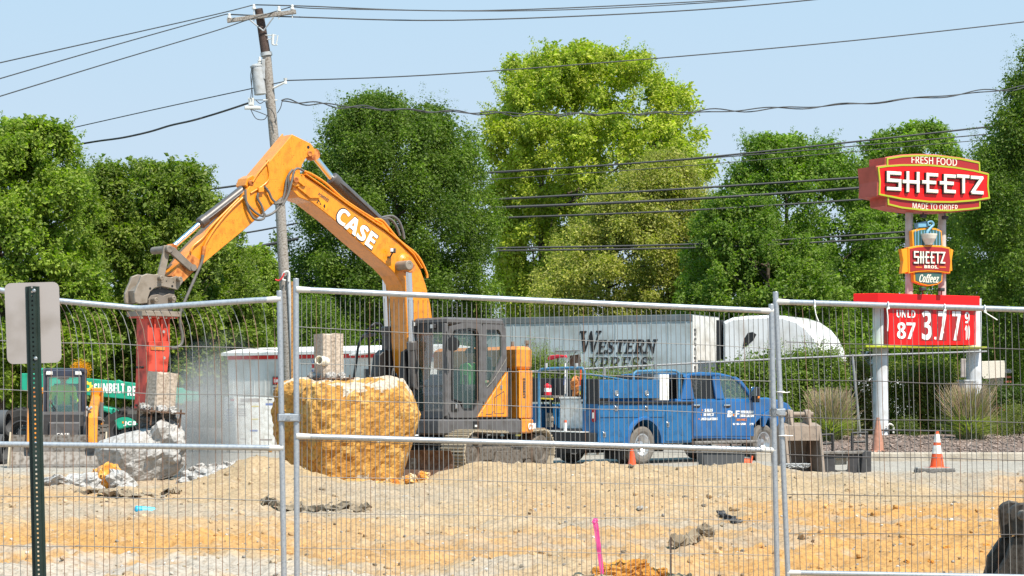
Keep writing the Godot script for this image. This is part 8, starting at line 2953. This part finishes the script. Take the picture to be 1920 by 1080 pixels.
		mb.prism(PackedVector2Array([Vector2(-0.25, 0.80), Vector2(0.24, 0.84), Vector2(0.16, 1.02), Vector2(0.12, 1.13), Vector2(0.03, 1.16), Vector2(-0.05, 1.10), Vector2(-0.10, 0.98)]), -0.03, 0.03, 0.01)
		part(mb, "hanger_ear", M.bucket_tan, root)
	mb = MB.new()
	mb.t = Transform3D(Basis(Vector3.UP, -PI / 2), Vector3.ZERO)
	mb.prism(PackedVector2Array([Vector2(0.40, 0.0), Vector2(0.40, 0.03), Vector2(-0.26, 0.05), Vector2(-0.37, 0.36), Vector2(-0.26, 0.69), Vector2(0.0, 0.88), Vector2(0.24, 0.83), Vector2(0.27, 0.60), Vector2(0.29, 0.60), Vector2(0.27, 0.86), Vector2(0.0, 0.92), Vector2(-0.3, 0.72), Vector2(-0.42, 0.35), Vector2(-0.3, 0.0)]), -0.31, 0.31, 0.0)
	part(mb, "shell", M.bucket_tan, root)
	mb = MB.new()
	mb.rod(Vector3(-0.28, 1.07, 0.04), Vector3(0.28, 1.07, 0.04), 0.045, 12)
	part(mb, "hanger_pin", M.bucket_tan, root)
	for s in [-0.17, 0.17]:
		mb = MB.new()
		mb.lathe(Vector3(s - 0.05, 1.07, 0.04), Vector3(1, 0, 0), [Vector2(0, 0.05), Vector2(0, 0.085), Vector2(0.1, 0.085), Vector2(0.1, 0.05)], 14)
		part(mb, "pin_boss", M.bucket_tan, root)
	root = thing("wire_tangle", "tangle of grey wire lying in the mouth of the tan bucket", "wire", Transform3D(Basis(), P(1490, 883, 38.9)))
	mb = MB.new()
	for i in 9:
		var pts := PackedVector3Array()
		for k in 9: pts.push_back(Vector3(0.16 * sin(k * 1.1 + i * 2.0) + 0.03 * i - 0.12, 0.05 + 0.08 * absf(sin(k * 0.9 + i)), 0.08 * cos(k * 1.3 + i)))
		mb.tube(curve(pts, 3), 0.009, 5)
	part(mb, "wire_strands", M.pole_grey, root)
	# black hitch frame
	fr = Fr.new(G(1582, 39.6), 6.0)
	root = thing("hitch_frame", "black steel skid steer hitch frame with bars on top beside the bucket", "attachment", fr.xf())
	mb = MB.new()
	mb.ring(fr.poly([1533, 851, 1560, 851, 1592, 851, 1624, 851, 1627, 891, 1592, 891, 1560, 891, 1534, 891]), fr.poly([1564, 858, 1568, 858, 1586, 858, 1591, 858, 1590, 880, 1586, 882, 1570, 882, 1565, 880]), -0.05, 0.0)
	part(mb, "face_plate", M.dark_grey, root)
	mb = MB.new()
	mb.prism(fr.poly([1533, 846.5, 1625, 845, 1625, 851, 1533, 852]), -0.2, 0.05, 0.01)
	part(mb, "shelf_bar", M.bare_grey, root)
	for q in [[1531.5, 813, 1535.5, 892], [1560, 814, 1563.5, 848], [1597, 811, 1601, 848], [1624.5, 810, 1628, 845]]:
		mb = MB.new()
		mb.prism(fr.poly([q[0], q[1], q[2], q[1], q[2], q[3], q[0], q[3]], 0.02), -0.05, 0.02, 0.008)
		part(mb, "upright", M.black, root)
	for q in [[1532, 816, 1563, 814], [1534, 833, 1562, 831], [1598, 812, 1627, 811], [1600, 829, 1626, 828]]:
		mb = MB.new()
		mb.rod(fr.q(q[0], q[1], -0.01), fr.q(q[2], q[3], -0.01), 0.022, 8)
		part(mb, "top_bar", M.black, root)
	mb = MB.new()
	mb.prism(fr.poly([1617, 852, 1623, 845, 1634, 846, 1634, 890, 1628, 892, 1614, 892], 0.1), 0.0, 0.1, 0.01)
	part(mb, "side_gusset", M.dark_grey, root)
	mb = MB.new()
	mb.prism(fr.poly([1566, 858, 1588, 857, 1588, 871, 1566, 872], -0.2), -0.4, -0.2, 0.01)
	part(mb, "carton", M.panel_cream, root)
	mb = MB.new()
	mb.box(P(1452, 868, 40.6), Vector3(0.09, 0.42, 0.03), 0.005, Basis(Vector3(0, 0, 1), -0.22))
	tag(part(mb, "white_stake", M.plastic_white), "short white stake leaning behind the fence joint", "stake")
	# near iron linkage at the picture's lower corner
	var fi := Fr.new(G(1900, 16.9), 0.0)
	root = thing("iron_linkage", "dark iron linkage of a digger close behind the fence corner", "linkage", fi.xf())
	var z6 := func(a: Array) -> Array:
		var r := []
		for i in a.size(): r.append(a[i] / 6.0 + (1780.0 if i % 2 == 0 else 900.0))
		return r
	for q in [["rear_link", [565, 330, 585, 290, 620, 258, 690, 232, 770, 248, 830, 330, 760, 560, 705, 640, 600, 650, 590, 560, 570, 420], -0.16, -0.08], ["rear_arm", [582, 655, 703, 645, 650, 880, 620, 960, 560, 1120, 380, 1120, 430, 960, 440, 860], -0.19, -0.11], ["front_link", [668, 375, 690, 330, 730, 290, 800, 260, 900, 256, 1000, 330, 1000, 600, 830, 640, 720, 625, 690, 500], 0.0, 0.08], ["front_arm", [720, 645, 860, 600, 1000, 700, 1020, 1120, 480, 1120, 560, 1010, 640, 870], -0.04, 0.04]]:
		mb = MB.new()
		mb.prism(fi.poly(z6.call(q[1]), q[3]), q[2], q[3], 0.012)
		part(mb, q[0], M.dark_iron, root)
	mb = MB.new()
	var pc := fi.p(1916, 965.5, 0.08)
	mb.lathe(Vector3(pc.x, pc.y, -0.2), Vector3(0, 0, 1), [Vector2(0, 0), Vector2(0, 0.04), Vector2(0.31, 0.04), Vector2(0.32, 0.03), Vector2(0.32, 0)], 18)
	part(mb, "pivot_pin", M.bare_grey, root)
	# flagged stake, thin stake, clay heap
	root = thing("flagged_stake", "wooden survey stake tied with a bright pink ribbon", "stake", Transform3D(Basis(), G(1130, 17.0, -0.14)))
	var o := root.position
	mb = MB.new()
	mb.tube(PackedVector3Array([P(1131, 1100, 17.0) - o, P(1116, 974, 17.0) - o]), 0.012, 6)
	part(mb, "stake_shaft", M.timber_grey, root)
	mb = MB.new()
	var rb := [[1116, 976, 3.5], [1117, 984, 5.0], [1119, 996, 4.5], [1121, 1015, 4.5], [1124, 1035, 4.5], [1127, 1060, 4.0], [1129, 1076, 3.5]]
	for i in rb.size() - 1:
		var a = rb[i]
		var b = rb[i + 1]
		mb.quad(P(a[0] - a[2], a[1], 16.97 - 0.004 * (i % 2)) - o, P(a[0] + a[2], a[1], 16.96) - o, P(b[0] + b[2], b[1], 16.96) - o, P(b[0] - b[2], b[1], 16.97 - 0.004 * ((i + 1) % 2)) - o)
	mb.stone(P(1116, 978, 16.98) - o, Vector3(0.022, 0.026, 0.02), 5, noise(0.02, 3, 3), 0.6, 0.3)
	part(mb, "pink_ribbon", M.ribbon_pink, root)
	mb = MB.new()
	mb.prism(PackedVector2Array([Vector2(-0.008, -0.45), Vector2(0.008, -0.45), Vector2(0.008, 0), Vector2(-0.008, 0)]), -0.008, 0.008, 0.002)
	var ts := part(mb, "thin_stake", M.timber_brown)
	ts.position = P(1257.5, 1007, 17.2)
	tag(ts, "thin dark stake standing beside the crumpled pale sheet", "stake")
	root = thing("clay_heap", "small heap of crumbly orange clay at the foot of the pink flagged stake", "soil heap", Transform3D(Basis(), G(1175, 17.3, -0.12)))
	mb = MB.new()
	mb.stone(Vector3(-0.03, -0.02, 0), Vector3(0.24, 0.16, 0.2), 16, noise(0.012, 31, 5), 0.5, 0.3, 2.2)
	mb.stone(Vector3(0.16, -0.05, 0.05), Vector3(0.2, 0.10, 0.16), 12, noise(0.012, 32, 5), 0.5, 0.3, 2.2, 7.0)
	part(mb, "heap", M.clay_clod, root)
	for i in 14:
		mb = MB.new()
		var r := 0.018 + 0.02 * absf(sin(i * 3.3))
		mb.stone(Vector3(-0.22 + 0.045 * i, 0.02 + 0.04 * sin(i * 1.9), 0.16 * cos(i * 2.3)), Vector3(r, r * 0.8, r), 5, noise(0.02, 33, 3), 0.6, 0.25, 2.5, i * 9.0)
		part(mb, "clod", M.clay_clod, root)
	# blue bottle
	var bd := 25.6
	var bp := G(272, bd, ground_y(G(272, bd).x, bd) + 0.045)
	root = thing("blue_bottle", "light blue plastic bottle lying on the dirt below the grey footing", "bottle", Transform3D(Basis(Vector3(0, 0, 1), -0.12) * Basis(Vector3.UP, 0.35), bp))
	mb = MB.new()
	mb.lathe(Vector3(-0.045, 0, 0), Vector3(1, 0, 0), [Vector2(0, 0.047), Vector2(0.155, 0.047), Vector2(0.165, 0.04), Vector2(0.165, 0.0)], 18)
	part(mb, "bottle_body", M.bottle_blue, root)
	mb = MB.new()
	mb.lathe(Vector3(-0.12, 0, 0), Vector3(1, 0, 0), [Vector2(0, 0.0), Vector2(0, 0.035), Vector2(0.012, 0.046), Vector2(0.07, 0.046), Vector2(0.072, 0.03)], 18)
	part(mb, "bottle_cap", M.bottle_cap_blue, root)
	# pipe rail fence on the boundary
	root = thing("boundary_rail", "grey pipe rail fence running behind the truck and hedge", "fence", Transform3D())
	mb = MB.new()
	mb.tube(PackedVector3Array([P(985, 697, 52.5), P(1130, 690, 52.6), P(1300, 681, 53.0), P(1460, 673, 53.5), P(1600, 667, 54.0), P(1850, 659, 55.0)]), 0.024, 8)
	part(mb, "top_rail", M.rail_grey, root)
	for q in [[1133, 688, 1135, 840, 52.6], [1228, 683, 1229, 840, 52.8], [1598, 664, 1614, 832, 54.0], [1330, 680, 1331, 840, 53.0], [1460, 672, 1461, 840, 53.4]]:
		mb = MB.new()
		mb.rod(P(q[0], q[1], q[4]), P(q[2], q[3], q[4]), 0.035, 8)
		part(mb, "post", M.rail_grey, root)
	mb = MB.new()
	mb.tube(PackedVector3Array([P(1575, 806, 54.0), P(1700, 807, 54.5), P(1960, 812, 55.5)]), 0.025, 6)
	part(mb, "lower_rail", M.dark_grey, root)
	# building behind the conical tree
	fr = Fr.new(G(1866, 66.0), 10.0)
	root = thing("brick_building", "low brick building with a cream panel behind the second sign column", "building", fr.xf())
	mb = MB.new()
	mb.box(Vector3(-0.2, 1.0, -3.0), Vector3(1.35, 2.4, 5.0), 0.01)
	part(mb, "wall", M.mortar, root)
	mb = MB.new()
	mb.prism(fr.poly([1822, 678, 1884, 676, 1884, 708, 1822, 712]), -0.5, 0.012, 0.01)
	part(mb, "cream_panel", M.panel_cream, root)
	mb = MB.new()
	mb.box(Vector3(0, 0, 0), Vector3(0.20, 0.062, 0.02), 0.004)
	var bm := mb.mesh()
	var n := 0
	for r in 24:
		for c in 7:
			var bpx := Vector3(-0.78 + c * 0.215 + (0.107 if r % 2 else 0.0), 0.55 + r * 0.073, -0.492)
			var scr: Vector3 = fr.xf() * bpx
			var sx := 960.0 - scr.x / scr.z * F
			if sx < 1884.5 and r > 9: continue
			var bi := MeshInstance3D.new()
			bi.name = "brick"
			bi.mesh = bm
			bi.material_override = M.brick_wall
			bi.position = bpx
			root.add_child(bi, true)
			n += 1
	mb = MB.new()
	mb.box(Vector3(-0.2, 2.26, -3.0), Vector3(1.7, 0.12, 5.4), 0.01)
	part(mb, "roof_edge", M.roof_grey, root)
	# dust thrown up by the breaker
	var dust := Node3D.new()
	dust.name = "dust_cloud"
	add_child(dust)
	tag(dust, "pale dust drifting beside the red breaker", "dust", "", "stuff")
	var dr := RandomNumberGenerator.new()
	dr.seed = 12
	for i in 34:
		var t := dr.randf()
		var q := [dr.randf_range(325, 405) + 40.0 * t, 865.0 - 190.0 * t * dr.randf_range(0.7, 1.0), dr.randf_range(36.4, 38.0), dr.randf_range(0.9, 1.9), dr.randf_range(0.8, 1.6), dr.randf_range(0.9, 1.6), dr.randf_range(0.07, 0.17) * (1.15 - 0.75 * t)]
		var fv := FogVolume.new()
		fv.name = "puff"
		fv.shape = RenderingServer.FOG_VOLUME_SHAPE_ELLIPSOID
		fv.size = Vector3(q[3], q[4], q[5])
		var fm := FogMaterial.new()
		fm.albedo = Color(0.98, 0.975, 0.965)
		fm.density = q[6]
		fv.material = fm
		dust.add_child(fv, true)
		fv.position = P(q[0], q[1], q[2])

func _ready() -> void:
	rng.seed = 4711
	# camera: a level telephoto view with the lens shifted up
	var cam := Camera3D.new()
	cam.name = "camera"
	cam.projection = Camera3D.PROJECTION_FRUSTUM
	cam.near = 0.5
	cam.far = 2000.0
	cam.size = 0.5 * 1080.0 / F
	cam.frustum_offset = Vector2(0, 0.5 * (HY - 540.0) / F)
	cam.position = Vector3(0, EYE, 0)
	add_child(cam)
	cam.current = true
	# sky, sun, exposure
	var env := Environment.new()
	env.background_mode = Environment.BG_SKY
	var sm := ProceduralSkyMaterial.new()
	sm.sky_top_color = Color(0.16, 0.40, 0.59).linear_to_srgb()
	sm.sky_horizon_color = Color(0.425, 0.475, 0.54).linear_to_srgb()
	sm.sky_curve = 0.25
	sm.ground_bottom_color = Color(0.30, 0.27, 0.22).linear_to_srgb()
	sm.ground_horizon_color = Color(0.40, 0.43, 0.47).linear_to_srgb()
	sm.sun_angle_max = 1.0
	env.sky = Sky.new()
	env.sky.sky_material = sm
	env.tonemap_mode = Environment.TONE_MAPPER_LINEAR
	env.tonemap_exposure = 1.65
	env.sdfgi_enabled = true
	env.ssao_enabled = true
	env.ssil_enabled = true
	env.volumetric_fog_enabled = true
	env.volumetric_fog_density = 0.0
	var we := WorldEnvironment.new()
	we.name = "world_environment"
	we.environment = env
	add_child(we)
	var sun := DirectionalLight3D.new()
	sun.name = "sun"
	sun.light_energy = 1.5
	sun.light_angular_distance = 0.5
	sun.light_color = Color(1.0, 0.96, 0.90)
	sun.shadow_enabled = true
	add_child(sun)
	sun.look_at_from_position(Vector3(0.36, 0.86, 0.44), Vector3.ZERO)
	make_materials()
	build_ground()
	print("ground ", Time.get_ticks_msec())
	build_trees()
	print("trees ", Time.get_ticks_msec())
	build_stones()
	print("stones ", Time.get_ticks_msec())
	build_fence()
	build_pole()
	build_excavator()
	print("excavator ", Time.get_ticks_msec())
	build_truck()
	build_semi()
	build_office()
	build_loaders()
	build_sign()
	build_footings()
	build_small()
#STAGES
